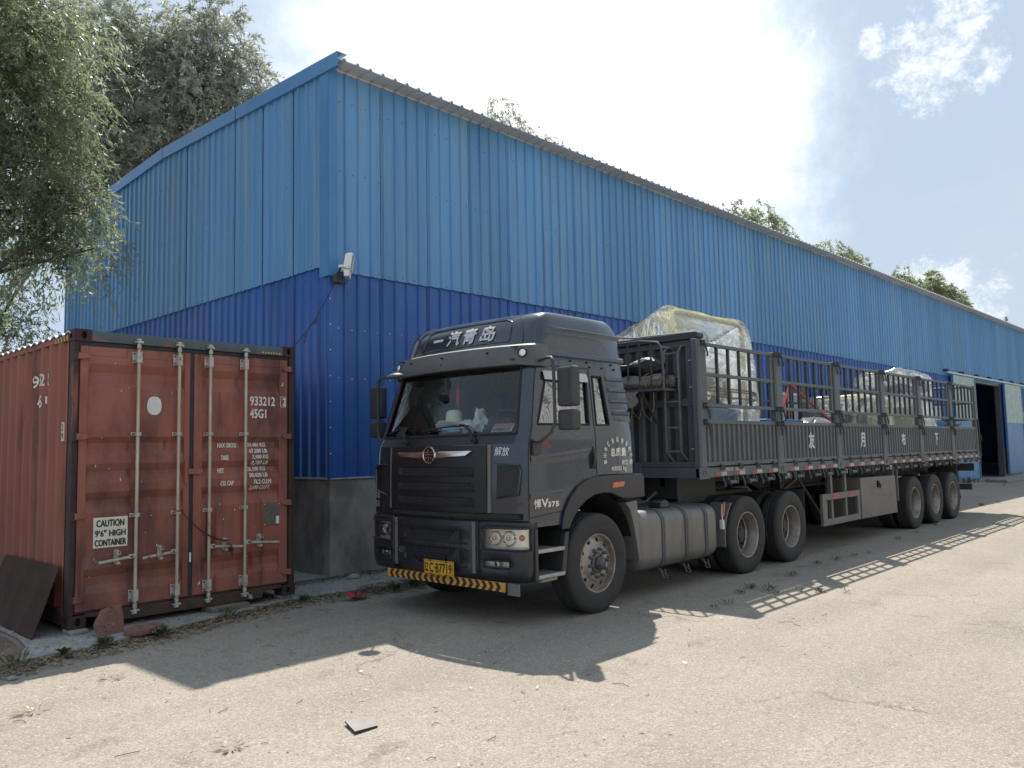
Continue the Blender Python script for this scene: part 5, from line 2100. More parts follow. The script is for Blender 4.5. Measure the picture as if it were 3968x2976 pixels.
# ---- bumper: lofted around the corners with openings
def bx(y, d=0.0):
    return -1.262 + 0.125 * ((y - YC) / 1.17) ** 2 - d


BC = [(-.93, .012), (-1.03, .008), (-1.09, .016), (-1.125, .05), (bx(.10) + .006, .10)]
BY = [.17, .33, .480, .540, .78, .90, 1.05, 1.19]
bl = BC + [(bx(y), y) for y in BY]
br = [(x, 2 * YC - y) for x, y in reversed(bl[:-1])]
bpts = bl + br
BZ = [.435, .50, .572, .640, .720, .745, .80, .90, .952, 1.0, 1.022]
BS = [.03, .008, 0, 0, 0, 0, 0, 0, 0, .004, .035]      # set back of each row
nb = len(bpts)


def bpt(j, i, d=0.0):
    x, y = bpts[j]
    s = BS[i] + d
    sy = s if abs(x + 1.0) < 0.09 or x > -1.0 else 0.4 * s
    return (x + (s if x < -1.05 else 0.2 * s), y + (sy if y < YC else -sy), BZ[i])


BP = [[bpt(j, i) for j in range(nb)] for i in range(len(BZ))]


def bcell(i, j):
    jl = min(j, nb - 2 - j)
    z = BZ[i]
    side = 'l' if j == jl else 'r'
    if 1 <= jl <= 6 and .74 < z < .94:
        return 'head_' + side
    if 5 <= jl <= 6 and .57 < z < .63:
        return 'fog_' + side
    if jl >= 9 and .79 < z < .85:
        return 'low1'
    if jl >= 9 and .571 < z < .715:
        return 'low2'
    return 'mid' if jl >= 8 else 'corner_' + side


def bpiece(kind, name, mat, parent, d=0.0, smooth=40):
    P = BP if d == 0 else [[bpt(j, i, d) for j in range(nb)] for i in range(len(BZ))]
    mb = MB()
    mb.grid(P, skip=lambda i, j: bcell(i, j) != kind)
    used = sorted({k for f in mb.f for k in f})
    mp = {k: n for n, k in enumerate(used)}
    mb.v = [mb.v[k] for k in used]
    mb.f = [[mp[k] for k in f] for f in mb.f]
    return mb.build(name, mat, parent, smooth=smooth)


bm_ = bpiece('mid', 'bumper', 'cab_low', tk)
sol = bm_.modifiers.new('thickness', 'SOLIDIFY')
sol.thickness = 0.03
sol.offset = -1
for sd in 'lr':
    bc = bpiece('corner_' + sd, 'bumper_corner', 'cab_low', tk)
    so = bc.modifiers.new('thickness', 'SOLIDIFY')
    so.thickness = 0.03
    so.offset = -1
    f = (lambda y: y) if sd == 'l' else (lambda y: 2 * YC - y)
    # headlight: tray, two bowls, indicator, lens
    tray = bpiece('head_' + sd, 'headlight', 'lamp_bowl', tk, d=0.075)
    rim_ = MB()
    jr = list(range(1, 8)) if sd == 'l' else list(range(nb - 8, nb - 1))
    lo_ = [bpt(j, 5) for j in jr]
    hi_ = [bpt(j, 8) for j in jr]
    rim_.tube(lo_ + [bpt(jr[-1], 6), bpt(jr[-1], 7)] + list(reversed(hi_)) + [bpt(jr[0], 7), bpt(jr[0], 6)], 0.012, 6, closed=True)
    lo2 = [bpt(j, 5, 0.08) for j in jr]
    hi2 = [bpt(j, 8, 0.08) for j in jr]
    rim_.build('headlight_bezel', 'cab_black', tray, smooth=60)
    wall = MB()
    wall.grid([lo_, lo2])
    wall.grid([hi_, hi2])
    wall.build('headlight_wall', 'lamp_bowl', tray)
    mb = MB()
    for y, r in ((.385, .066), (.225, .070)):
        c_ = (bx(y) + 0.07, f(y), .846)
        mb.lathe([(0.012, -0.05), (r * 0.6, -0.035), (r * 0.92, 0.0), (r, 0.02), (r + .006, 0.016), (r + .006, -.03)], c_, (-1, 0, 0), 20)
        mb.lathe([(0.0, 0.03), (0.016, 0.024), (0.018, -0.03)], c_, (-1, 0, 0), 10)
    mb.build('reflector', 'chrome', tray, smooth=50)
    mb = MB()
    mb.lathe([(0.0, 0.02), (0.02, 0.016), (0.032, -0.01)], (bx(.08) + .085, f(.095), .856), (-0.8, -0.6 if sd == 'l' else 0.6, 0), 14)
    mb.build('indicator', 'orange', tray, smooth=60)
    bpiece('head_' + sd, 'headlight_lens', 'lamp_lens', tray, d=0.006)
    fg = bpiece('fog_' + sd, 'fog_light', 'lamp_bowl', tk, d=0.05)
    mb = MB()
    mb.lathe([(0.010, -0.03), (0.026, -0.01), (0.032, 0.012)], (bx(.33) + .03, f(.33), .606), (-1, 0, 0), 16)
    mb.build('reflector', 'chrome', fg, smooth=60)
    bpiece('fog_' + sd, 'fog_lens', 'lamp_lens', fg, d=0.004)
    mb = MB()
    jr = [5, 6, 7] if sd == 'l' else [nb - 8, nb - 7, nb - 6]
    mb.tube([bpt(j, 2) for j in jr] + [bpt(j, 3) for j in reversed(jr)], 0.009, 6, closed=True)
    mb.build('fog_bezel', 'cab_black', fg, smooth=60)
    # seam with pale strip
    mb = MB()
    mb.box(bx(.545) - .004, bx(.545) + .02, f(.556) - .004, f(.556) + .004, .46, 1.018)
    mb.build('bumper_gap', 'black', bc)
    mb = MB()
    mb.box(bx(.59) - .010, bx(.59) + .02, f(.590) - .020, f(.590) + .020, .50, 1.0)
    mb.build('bumper_strip', 'strip_grey', bc, bevel=0.004)
for (a, b, y0, y1) in ((.80, .90, .78, 1.60), (.572, .72, .78, 1.60)):
    mb = MB()
    mb.grid([[(bx(y0 + (y1 - y0) * i / 8) + 0.05, y0 + (y1 - y0) * i / 8, z) for i in range(9)] for z in (a - .005, b + .005)])
    mb.build('opening_back', 'black', bm_)
    mesh_part(y0 + .01, y1 - .01, a + .004, b - .004, -0.016, bm_, surf=lambda y, z, d: (bx(y) - d, y, z))
    mb = MB()
    R = [[(bx(y) - o, y, zq) for y in [y0 - .10 + (y1 - y0 + .2) * i / 12 for i in range(13)]] for o, zq in ((-.004, a - .030), (.006, a - .018), (.006, a - .004), (-.02, a + .006))]
    mb.grid(R)
    for yq, s in ((y0, 1), (y1 if a > .7 else y1, -1)):
        mb.prism([(yq - s * .002, a - .002), (yq + s * .17, a - .002), (yq + s * .05, b + .002), (yq - s * .002, b + .002)], lambda p, q, d: (bx(p) - d, p, q), -.03, .002)
    mb.build('opening_lip', 'cab_low', bm_, smooth=40)
# tow pin plate recess
mb = MB()
mb.box(bx(1.2) - .012, bx(1.2) + .03, .98, 1.40, .575, .655)
mb.build('tow_flap', 'cab_black', bm_, bevel=0.006)
mb = MB()
mb.box(bx(1.62) - .03, bx(1.62) + .02, 1.60, 1.70, .66, .70)
mb.tube([(bx(1.66) - .03, 1.61, .66), (bx(1.66) - .035, 1.65, .635), (bx(1.66) - .03, 1.69, .66)], 0.012, 6)
mb.build('tow_eye', 'plastic', bm_)
mb = MB()
for y, z in ((.62, .93), (.62, .52), (1.79, .93), (1.79, .52)):
    mb.cyl((bx(y) + .002, y, z), (bx(y) - .012, y, z), .014, 8)
mb.build('bumper_bolt', 'plastic', bm_)
# number plate and chevron strip
mb = MB()
px0, px1 = .815, 1.265
mb.box(-1.300, -1.290, px0, px1, .452, .600)
np_ = mb.build('number_plate', 'plate_y', tk, bevel=0.003)
mb = MB()
pf = lambda u, v, e_: (-1.3015 - e_, px1 - u, v)
text(mb, '辽', pf, .060, .088, .018, .480, bold=0.003)
text(mb, 'C·B7719', pf, .330, .092, .092, .478, bold=0.0032)
for a in ((px0 + .006, px0 + .011, .459, .593), (px1 - .011, px1 - .006, .459, .593), (px0 + .011, px1 - .011, .459, .463), (px0 + .011, px1 - .011, .589, .593)):
    mb.box(-1.3022, -1.3005, a[0], a[1], a[2], a[3])
mb.build('plate_lettering', 'ink', np_)
mb = MB()
for y in (.92, 1.16):
    for z in (.462, .592):
        mb.cyl((-1.300, y, z), (-1.308, y, z), .011, 8)
mb.build('plate_bolt', 'bolt', np_)
mb = MB()
mb.box(-1.245, -1.230, .17, 1.93, .362, .446)
cs = mb.build('chevron_board', 'strip_o', tk)
cy = .96
for sg in (-1, 1):
    for k in range(10):
        u0 = .012 + k * .0935
        if u0 + .07 > (.96 if sg > 0 else .76):
            continue
        mb = MB()
        hgt = .084
        pts = [(u0, .0), (u0 + .045, 0), (u0 + .078, hgt / 2), (u0 + .045, hgt), (u0, hgt), (u0 + .033, hgt / 2)]
        mb.prism([(cy + sg * a, .362 + b) for a, b in pts], lambda p, q, d: (d, p, q), -1.248, -1.2455)
        mb.build('chevron', 'ink', cs)
mb = MB()
mb.box(-1.20, -1.19, .02, .17, .33, .44)
mb.build('bumper_flap', 'strip_grey', tk)

# ---- sun visor, standing off the roof front so light falls through the slot behind it
vp = [(-.60, .118), (-.72, .108), (-.785, .130), (-.845, .26), (-.91, .50), (-.965, .82), (-.985, YC)]
vp = vp + [(x, 2 * YC - y) for x, y in reversed(vp[:-1])]
mb = MB()
sec = [(.10, 2.775), (.03, 2.772), (-.005, 2.755), (-.045, 2.66), (-.06, 2.60), (-.055, 2.560), (-.03, 2.553), (-.028, 2.600), (-.012, 2.655), (.025, 2.738), (.06, 2.748), (.10, 2.752)]
R = []
for k, (x, y) in enumerate(vp):
    e0 = min(k, len(vp) - 1 - k)
    kx = 1.0 if e0 > 2 else (0.15, .35, .7)[e0]
    ky = 0.0 if e0 > 2 else (.6, .6, .5)[e0]
    sg = -1 if y < YC else 1
    dz = 0.02 if e0 < 3 else 0.0
    R.append([(x + o * kx, y + sg * (-o) * ky, z - dz * (1 if z < 2.7 else 0)) for o, z in sec])
mb.grid(R, closed=True)
mb.poly(R[0])
mb.poly(R[-1])
vis = mb.build('sun_visor', 'visor', tk, smooth=35)
mb = MB()
for y in (.30, .85, 1.53, 2.08):
    mb.bar((-.80, y, 2.745), (-.93, y, 2.735), .03, .014)
    mb.bar((-.80, y, 2.60), (-.96, y, 2.61), .03, .014)
mb.build('visor_bracket', 'plastic', vis)
for y in (.215, 2 * YC - .215):
    mb = MB()
    c_ = (-.875, y, 2.675)
    mb.lathe([(0.0, .014), (.030, .010), (.042, -.004)], c_, (-.93, -.25 if y < YC else .25, .18), 16)
    mk = mb.build('marker_light', 'lamp_bowl', vis, smooth=60)
    mb = MB()
    mb.lathe([(.042, -.008), (.052, .002), (.050, .008), (.042, .004)], c_, (-.93, -.25 if y < YC else .25, .18), 16)
    mb.build('marker_rim', 'black', mk, smooth=60)
mb = MB()
for y, z in ((.62, 2.70), (.62, 2.62), (1.25, 2.70), (1.25, 2.62), (1.85, 2.70), (1.85, 2.62)):
    i = min(range(len(vp)), key=lambda k: abs(vp[k][1] - y))
    x = -.985 + .21 * ((y - YC) / 1.06) ** 2
    mb.cyl((x - .02, y, z), (x - .055, y, z), .010, 8)
mb.build('visor_bolt', 'black', vis)
# roof front panel relief and characters
mb = MB()
def RX(y, z, d): return (front_x(y, z) - d, y, z)
edge = [(.50, 2.83), (1.88, 2.83), (1.82, 3.04), (1.74, 3.075), (.62, 3.075), (.52, 3.04)]
loop = []
for (a, b), (c_, d_) in zip(edge, edge[1:] + edge[:1]):
    for t in (0, .25, .5, .75):
        loop.append(RX(a + (c_ - a) * t, b + (d_ - b) * t, .001))
mb.tube(loop, .011, 6, closed=True)
for y in (.33, 2.05):
    s = 1 if y < YC else -1
    mb.tube([RX(y, 2.80, .0), RX(y + s * .02, 2.9, .0), RX(y + s * .05, 3.0, .0), RX(y + s * .11, 3.08, .0)], .012, 6)
mb.build('roof_relief', 'cab', roof_t, smooth=60)
mb = MB()
rf_ = lambda u, v, e_: RX(1.74 - u, v, .010 + e_)
text(mb, '一', rf_, .165, .024, .05, 2.935, bold=0.003)
mb.build('roof_character', 'letter_worn', roof_t)
for c_, u, bo in (('汽', .305, .0062), ('青', .555, .0062), ('岛', .825, .0066)):
    mb = MB()
    text(mb, c_, rf_, .195, .168, u, 2.862, slant=.06, bold=bo)
    mb.build('roof_character', 'letter_worn', roof_t)
# roof side pressing
for sg in (0, 1):
    mb = MB()
    f = (lambda y: y) if sg == 0 else (lambda y: 2 * YC - y)
    R = []
    for i in range(11):
        x = -.50 + 1.20 * i / 10
        k = 0.3 if i in (0, 10) else 1
        zt = 2.965 - 0.01 * i / 10
        R.append([(x, f(SY(z) - d * k), z) for d, z in ((.0, zt + .012), (.013, zt), (.010, zt - .014), (.0, zt - .045))])
    mb.grid(R)
    mb.build('roof_crease', 'cab', roof_t, smooth=50)
# hatch lid on the roof
mb = MB()
hq = [(-.22, .95, 3.185), (-.22, 1.62, 3.185), (.34, 1.62, 3.205), (.34, .95, 3.205)]
mb.add([(x, y, z) for x, y, z in hq] + [(x, y, z + .028) for x, y, z in hq], [(0, 1, 2, 3), (4, 7, 6, 5), (0, 4, 5, 1), (1, 5, 6, 2), (2, 6, 7, 3), (3, 7, 4, 0)])
mb.box(-.16, .28, 1.02, 1.55, 3.150, 3.190)
mb.build('roof_hatch', 'cab_black', roof_t, bevel=0.006)

# ---- fenders, mud flaps, wheel wells, steps
for sg in (0, 1):
    f = (lambda y: y) if sg == 0 else (lambda y: 2 * YC - y)
    outer = [(-.585, .90), (-.545, 1.06), (-.45, 1.20), (-.31, 1.315), (-.14, 1.385), (.06, 1.41), (.40, 1.412), (.85, 1.405), (.885, 1.38), (.885, 1.145)]
    inner = [(.50, 1.145), (.42, 1.165), (.27, 1.215), (.12, 1.228), (-.03, 1.215), (-.17, 1.17), (-.30, 1.095), (-.40, 1.0), (-.465, .90)]
    poly = outer + inner
    mb = MB()
    mb.prism(poly, lambda a, b, d: (a, f(d), b), -.012, .34)
    fe = mb.build('fender', 'cab_low', tk, bevel=0.012)
    mb = MB()
    mb.prism([(.52, 1.10), (.735, 1.115), (.785, .46), (.742, .452), (.715, .62), (.66, .86), (.60, 1.02)], lambda a, b, d: (a, f(d), b), -.005, .33)
    mb.build('fender_tail', 'strip_grey', fe, bevel=0.006)
    mb = MB()
    P = []
    for r, y in ((.66, .02), (.66, .62)):
        P.append([(.0 + r * math.cos(t) * .99, f(y), .58 + r * math.sin(t)) for t in [PI * .93 - PI * .86 * i / 14 for i in range(15)]])
    mb.grid(P)
    mb.build('wheel_arch_liner', 'black', fe)
    mb = MB()
    mb.prism([(.262, 1.272), (.470, 1.280), (.492, 1.335), (.285, 1.332)], lambda a, b, d: (a, f(d), b), -.024, .0)
    mb.build('side_marker', 'orange', fe, bevel=0.006)
    mb = MB()
    mb.box(-.98, -.52, f(.30) - .01, f(.30) + .01, .42, 1.0)
    mb.build('step_back', 'cab_black', tk)
    mb = MB()
    for (x0, x1, z0, z1) in ((-.985, -.945, .44, .93),):
        mb.prism([(x0, z0), (x1, z0), (x1, z1), (x0, z1)], lambda a, b, d: (a, f(d), b), -.006, .30)
    mb.prism([(-.60, .45), (-.535, .45), (-.485, .80), (-.475, .875), (-.53, .875), (-.545, .80)], lambda a, b, d: (a, f(d), b), -.006, .30)
    mb.prism([(-.945, .442), (-.59, .452), (-.59, .470), (-.945, .470)], lambda a, b, d: (a, f(d), b), .0, .28)
    sf = mb.build('step_frame', 'plastic', tk, bevel=0.006)
    for z in (.700, .455):
        mb = MB()
        mb.prism([(-.945, z), (-.56, z), (-.545, z + .038), (-.945, z + .038)], lambda a, b, d: (a, f(d), b), -.01, .29)
        mb.build('step', 'step', sf, bevel=0.006)
    mb = MB()
    mb.tube([(-.86, f(.06), .43), (-.62, f(.06), .43)], .022, 8)
    mb.build('step_tube', 'galv', sf)

# ---- mirrors
for sg in (0, 1):
    f = (lambda y: y) if sg == 0 else (lambda y: 2 * YC - y)
    mb = MB()
    mb.tube([(-.76, f(.10), 2.585), (-.82, f(-.06), 2.600), (-.86, f(-.15), 2.592), (-.872, f(-.185), 2.55), (-.872, f(-.190), 2.3), (-.872, f(-.190), 1.95), (-.885, f(-.150), 1.86), (-.90, f(-.03), 1.78), (-.91, f(.05), 1.755)], .017, 8)
    mb.tube([(-.76, f(.10), 2.585), (-.64, f(.10), 2.60)], .014, 8)
    mb.box(-.98, -.86, min(f(.0), f(.045)), max(f(.0), f(.045)), 1.65, 1.765)
    ma = mb.build('mirror_arm', 'plastic', tk, smooth=50)
    for z0, z1 in ((2.110, 2.500), (1.880, 2.078)):
        mb = MB()
        A0 = [(-.84, f(y), z) for y, z in rrect(-.385, -.205, z0 + .02, z1 - .02, .03)]
        A1 = [(-.825, f(y), z) for y, z in rrect(-.398, -.192, z0, z1, .035)]
        A2 = [(-.74, f(y), z) for y, z in rrect(-.400, -.190, z0, z1, .035)]
        A3 = [(-.74, f(y), z) for y, z in rrect(-.388, -.202, z0 + .012, z1 - .012, .03)]
        mb.grid([A0, A1, A2, A3], closed=True)
        mb.poly(A0)
        mh = mb.build('mirror_housing', 'plastic', ma, smooth=40)
        mb = MB()
        mb.prism(rrect(-.345, -.215, z0 + .05, z1 - .03, .02), lambda a, b, d: (d, f(a), b), -.846, -.838)
        mb.build('mirror_cover', 'plastic', ma, bevel=0.003)
        mb = MB()
        mb.poly([(-.744, f(y), z) for y, z in rrect(-.388, -.202, z0 + .012, z1 - .012, .03)])
        mb.build('mirror_glass', 'chrome', ma)
mb = MB()
mb.tube([(-.895, -.05, 1.80), (-.885, -.03, 1.775), (-.905, .0, 1.765), (-.90, -.04, 1.785)], .016, 5, closed=True)
mb.tube([(-.895, -.05, 1.80), (-.86, -.09, 1.74), (-.85, -.10, 1.71)], .008, 5)
mb.tube([(-.895, -.05, 1.80), (-.90, -.10, 1.76)], .008, 5)
tag(mb.build('red_ribbon', 'red_paint', smooth=60), 'frayed red ribbon tied to the lower mirror arm of the truck', 'ribbon')
# round front mirror on its stalk
mb = MB()
mc = Vector((-1.335, 1.655, 2.515))
mb.lathe([(0.0, .042), (.05, .036), (.088, .018), (.098, .0), (.098, -.008), (.090, -.010), (0.0, -.006)], mc, (-.12, .05, .99), 28)
fm = mb.build('front_mirror', 'plastic', tk, smooth=50)
mb = MB()
mb.tube([(-.93, 2.02, 2.62), (-.99, 1.98, 2.545), (-1.06, 1.94, 2.50), (-1.12, 1.86, 2.50), (-1.20, 1.78, 2.535), (-1.27, 1.70, 2.57), (-1.32, 1.665, 2.56)], .010, 8)
mb.tube([(-1.32, 1.665, 2.565), (-1.335, 1.655, 2.54)], .022, 8)
mb.build('mirror_stalk', 'plastic', fm, smooth=60)
# wipers
def WSX(y, z, d=0.0):
    hw, xf, bow, a0, xr = lv(z)
    return (xf + bow * ((y - YC) / hw) ** 2 - .012 - d, y, z)
for y0, y1 in ((.62, 1.42), (1.66, 2.10)):
    mb = MB()
    mb.tube([WSX(y0, 1.80, .03), WSX(y0 + .06, 1.90, .035), WSX(y0 + .16, 1.965, .03), WSX(y0 + .22, 1.968, .03)], [.020, .016, .011, .009], 6)
    mb.tube([WSX(y0 + .10, 1.955, .02), WSX((y0 + y1) / 2, 1.953, .02), WSX(y1 - .12, 1.930, .02), WSX(y1, 1.910, .018)], .008, 5)
    mb.lathe([(.026, 0), (.026, .02), (.012, .03), (0, .03)], WSX(y0, 1.80, .0), (-1, 0, .2), 10)
    mb.build('wiper', 'rubber', tk, smooth=50)

# ---- cab interior
mb = MB()
R = []
for i in range(13):
    y = .12 + 2.14 * i / 12
    xfr = front_x(y, 1.86) + .05
    R.append([(xfr, y, 1.83), (xfr + .10, y, 1.865), (-.72, y, 1.875), (-.66, y, 1.83), (-.70, y, 1.45)])
mb.grid(R)
mb.build('dashboard', 'dash', tk, smooth=40)
for y in (.62, 1.78):
    mb = MB()
    mb.prism(rrect(-.28, .22, 1.62, 1.80, .06), lambda a, b, d: (a, d, b), y - .25, y + .25)
    mb.prism([(.10, 1.72), (.22, 1.72), (.30, 2.30), (.26, 2.36), (.18, 2.34)], lambda a, b, d: (a, d, b), y - .24, y + .24)
    mb.prism(rrect(.19, .29, 2.37, 2.52, .04), lambda a, b, d: (a, d, b), y - .13, y + .13)
    mb.box(-.2, .15, y - .2, y + .2, 1.44, 1.62)
    mb.build('seat', 'seat', tk, bevel=0.02)
mb = MB()
swc = Vector((-.52, .62, 1.98))
ax_ = Vector((.62, 0, .78)).normalized()
a_ = Vector((0, 1, 0))
b_ = ax_.cross(a_)
mb.tube([swc + (a_ * math.cos(t) + b_ * math.sin(t)) * .23 for t in [2 * PI * i / 28 for i in range(28)]], .016, 6, closed=True)
for t in (.4, PI - .4, 1.5 * PI):
    mb.bar(swc - ax_ * .02, swc + (a_ * math.cos(t) + b_ * math.sin(t)) * .225, .03, .014)
mb.cyl(swc, swc - ax_ * .28, .035, 8)
mb.build('steering_wheel', 'seat', tk, smooth=50)
mb = MB()
mb.box(-.42, -.40, .95, 1.43, 2.46, 2.58)
mb.box(-.60, -.585, 1.62, 2.05, 2.28, 2.52)
mb.build('sun_blind', 'seat', tk)
# things lying on the dashboard
ht = thing('straw_hat', 'cream straw hat lying on the dashboard behind the windscreen', 'hat', (-.82, 1.26, 1.885))
mb = MB()
hc = Vector((-.855, 1.25, 1.985))
pr = [(.001, .165), (.06, .160), (.088, .135), (.096, .07), (.104, .02), (.15, .004), (.20, .010), (.215, .020), (.20, .002), (.10, -.004)]
Rg = []
for r, h_ in pr:
    Rg.append([hc + Vector((r * .85 * math.cos(t), r * 1.08 * math.sin(t), h_ + (.024 * math.cos(2 * t) if r > .12 else 0) - (.02 if h_ < .05 and math.sin(t) > 0.3 else 0))) for t in [2 * PI * i / 28 for i in range(28)]])
mb.grid(Rg, closed=True)
mb.build('hat_body', 'hat', ht, smooth=60)
mb = MB()
mb.tube([hc + Vector((.104 * .85 * math.cos(t), .100 * 1.08 * math.sin(t), .028)) for t in [2 * PI * i / 28 for i in range(28)]], .008, 5, closed=True)
mb.build('hat_band', 'hat', ht, smooth=60)


def lump(name, mat, c, rx, ry, rz, label, cat, seed, nseg=14, rough=.25):
    r_ = random.Random(seed)
    mb = MB()
    P = []
    ph = [r_.uniform(0, 6) for _ in range(6)]
    for i in range(9):
        v = PI * i / 8
        row = []
        for j in range(nseg):
            u = 2 * PI * j / nseg
            k = 1 + rough * (math.sin(3 * u + ph[0] + 2 * v) * .5 + math.sin(5 * u + ph[1] - 3 * v) * .35 + math.sin(4 * v + ph[2]) * .3)
            row.append((c[0] + rx * k * math.sin(v) * math.cos(u), c[1] + ry * k * math.sin(v) * math.sin(u), c[2] + rz * (k if i not in (0, 8) else 1) * math.cos(v)))
        P.append(row)
    mb.grid(P, closed=True)
    return tag(mb.build(name, mat, smooth=45), label, cat)


lump('white_bag', 'bag', (-.89, 1.00, 1.965), .07, .13, .065, 'crumpled white plastic bag on the dashboard beside the straw hat', 'bag', 3, rough=.4)
lump('white_parcel', 'bag', (-.88, .83, 2.015), .06, .085, .11, 'white bag with a pink tip leaning on the dashboard right of the hat', 'bag', 8, rough=.4)
lump('blue_bag', 'bag_blue', (-.95, 1.20, 1.925), .06, .15, .03, 'pale blue plastic bag tucked under the brim of the straw hat', 'bag', 5, rough=.3)
lump('net_bag', 'net', (-.84, .60, 1.950), .08, .20, .085, 'dark blue netting heaped on the right end of the dashboard', 'netting', 11, rough=.35)
mb = MB()
mb.add([(-1.0, .27, 1.885), (-1.03, .52, 1.885), (-.975, .52, 1.965), (-.945, .27, 1.965)], [(0, 1, 2, 3)])
cd = mb.build('window_card', 'paper', None)
tag(cd, 'white card with handwritten number standing in the corner of the windscreen', 'card')
mb = MB()
def cf(u, v, e_): return Vector((-1.032, .515, 1.888)) + (Vector((-1.002, .275, 1.888)) - Vector((-1.032, .515, 1.888))) * u + Vector((.055, 0, .08)) * v + Vector((-.004 - e_, 0, .002))
text(mb, 'GA0685222', cf, .9, .40, .05, .06, bold=.004)
mb.build('lettering', 'ink', cd)
mb = MB()
mb.add([cf(0.02, .55, .0), cf(.98, .55, .0), cf(.98, .97, .0), cf(.02, .97, .0)], [(0, 1, 2, 3)])
mb.build('pink_band', 'pink', cd)
mb = MB()
mb.add([(-.985, 2.10, 1.885), (-.985, 1.97, 1.885), (-.925, 1.94, 1.985), (-.925, 2.03, 1.985)], [(0, 1, 2, 3)])
gcd = tag(mb.build('green_card', 'green'), 'small green card propped in the left corner of the windscreen', 'card')
mb = MB()
mb.tube([(-.80, 1.24, 2.53), (-.80, 1.245, 2.38)], .004, 5)
mb.prism(rrect(1.225, 1.265, 2.22, 2.38, .01), lambda a, b, d: (d, a, b), -.805, -.795)
mb.tube([(-.80, 1.245, 2.22), (-.80, 1.235, 2.10)], .008, 6)
tag(mb.build('hanging_charm', 'red_paint'), 'red charm with tassel hanging inside the windscreen', 'charm')

# ---- wheels
def tyre_profile(drive):
    g_ = .012 if drive else .008
    half = [(.300, .118), (.318, .130), (.36, .139), (.42, .143), (.465, .139), (.492, .130), (.506, .116), (.5125, .100)]
    tread = [(.5145, .088), (.5145, .066), (.5145 - g_, .062), (.5145 - g_, .050), (.515, .046), (.515, .018), (.515 - g_, .014), (.515 - g_, .004)]
    prof = half + tread
    zig = [0] * len(half) + [0, .005, .005, .005, .005, .005, .005, 0]
    prof = prof + [(r, -h) for r, h in reversed(prof)]
    zig = zig + list(reversed(zig))
    if not drive:
        zig = None
    return prof, zig


def tyre_mesh(drive, name='tyre'):
    mb = MB()
    p, z = tyre_profile(drive)
    mb.lathe(p, (0, 0, 0), (0, -1, 0), 96 if drive else 64, closed=True, zig=z)
    return mb.mesh(name, 'tyre', 32)


def disc_with_holes(mb, r0, r1, h0, h1, nh, rc, rh, depth):
    """annulus between r0,r1 with nh round holes of radius rh at rc"""
    for k in range(nh):
        a0, a1 = 2 * PI * k / nh, 2 * PI * (k + 1) / nh
        am = (a0 + a1) / 2
        n = 16
        outer = []
        for i in range(4):
            outer.append((r1, a0 + (a1 - a0) * (i + .0) / 4))
        for i in range(4):
            outer.append((r1 + (r0 - r1) * i / 4, a1))
        for i in range(4):
            outer.append((r0, a1 + (a0 - a1) * i / 4))
        for i in range(4):
            outer.append((r0 + (r1 - r0) * i / 4, a0))
        def P3(r, a):
            t = (r - r0) / (r1 - r0)
            return Vector((r * math.cos(a), -(h0 + (h1 - h0) * t), r * math.sin(a)))
        cx, cz = rc * math.cos(am), rc * math.sin(am)
        ov = [P3(r, a) for r, a in outer]
        iv, bv = [], []
        for v in ov:
            d = Vector((v.x - cx, 0, v.z - cz)).normalized()
            x, z = cx + d.x * rh, cz + d.z * rh
            rr = math.hypot(x, z)
            p = Vector((x, -(h0 + (h1 - h0) * (rr - r0) / (r1 - r0)), z))
            iv.append(p)
            bv.append(p + Vector((0, depth, 0)))
        vs = ov + iv + bv
        mb.add(vs, [(i, (i + 1) % n, n + (i + 1) % n, n + i) for i in range(n)] + [(n + i, n + (i + 1) % n, 2 * n + (i + 1) % n, 2 * n + i) for i in range(n)])


mb = MB()
mb.lathe([(.286, -.115), (.302, -.120), (.305, -.112)], (0, 0, 0), (0, -1, 0), 48)
mb.lathe([(.305, .108), (.306, .120), (.300, .126), (.290, .122), (.285, .10), (.284, .06), (.276, .058)], (0, 0, 0), (0, -1, 0), 48)
disc_with_holes(mb, .196, .276, .088, .060, 10, .238, .0245, .03)
mb.lathe([(.196, .088), (.180, .102), (.172, .108), (.110, .108), (.108, .06)], (0, 0, 0), (0, -1, 0), 48)
steer_rim = mb.mesh('wheel', 'rim', 30)
mb = MB()
mb.lathe([(.27, .02), (.10, .02)], (0, 0, 0), (0, -1, 0), 24)
steer_back = mb.mesh('brake_drum', 'black')
mb = MB()
mb.lathe([(.106, .05), (.106, .122), (.098, .128), (.066, .128), (.066, .150), (.058, .158), (.054, .175), (.044, .188), (.020, .196), (0, .197)], (0, 0, 0), (0, -1, 0), 28)
for k in range(5):
    t = 2 * PI * k / 5
    mb.box(.084 * math.cos(t) - .007, .084 * math.cos(t) + .007, -.140, -.120, .084 * math.sin(t) - .007, .084 * math.sin(t) + .007)
steer_hub = mb.mesh('hub', 'hub', 40)
mb = MB()
mb.lathe([(.0235, .0), (.0235, .006), (.0185, .008), (.0185, .030), (.015, .036), (.011, .037), (.011, .054), (0, .055)], (0, 0, 0), (0, -1, 0), 6)
nut_me = mb.mesh('wheel_nut', 'nut')
st_tyre = tyre_mesh(False)
dr_tyre = tyre_mesh(True)
mb = MB()
mb.lathe([(.305, .108), (.306, .122), (.300, .127), (.290, .124), (.283, .108), (.280, .06), (.272, .045), (.268, -.03), (.255, -.045)], (0, 0, 0), (0, -1, 0), 48)
mb.lathe([(.286, -.118), (.304, -.124)], (0, 0, 0), (0, -1, 0), 48)
dual_rim = mb.mesh('wheel', 'rim', 30)
mb = MB()
disc_with_holes(mb, .185, .258, -.085, -.055, 8, .222, .026, .03)
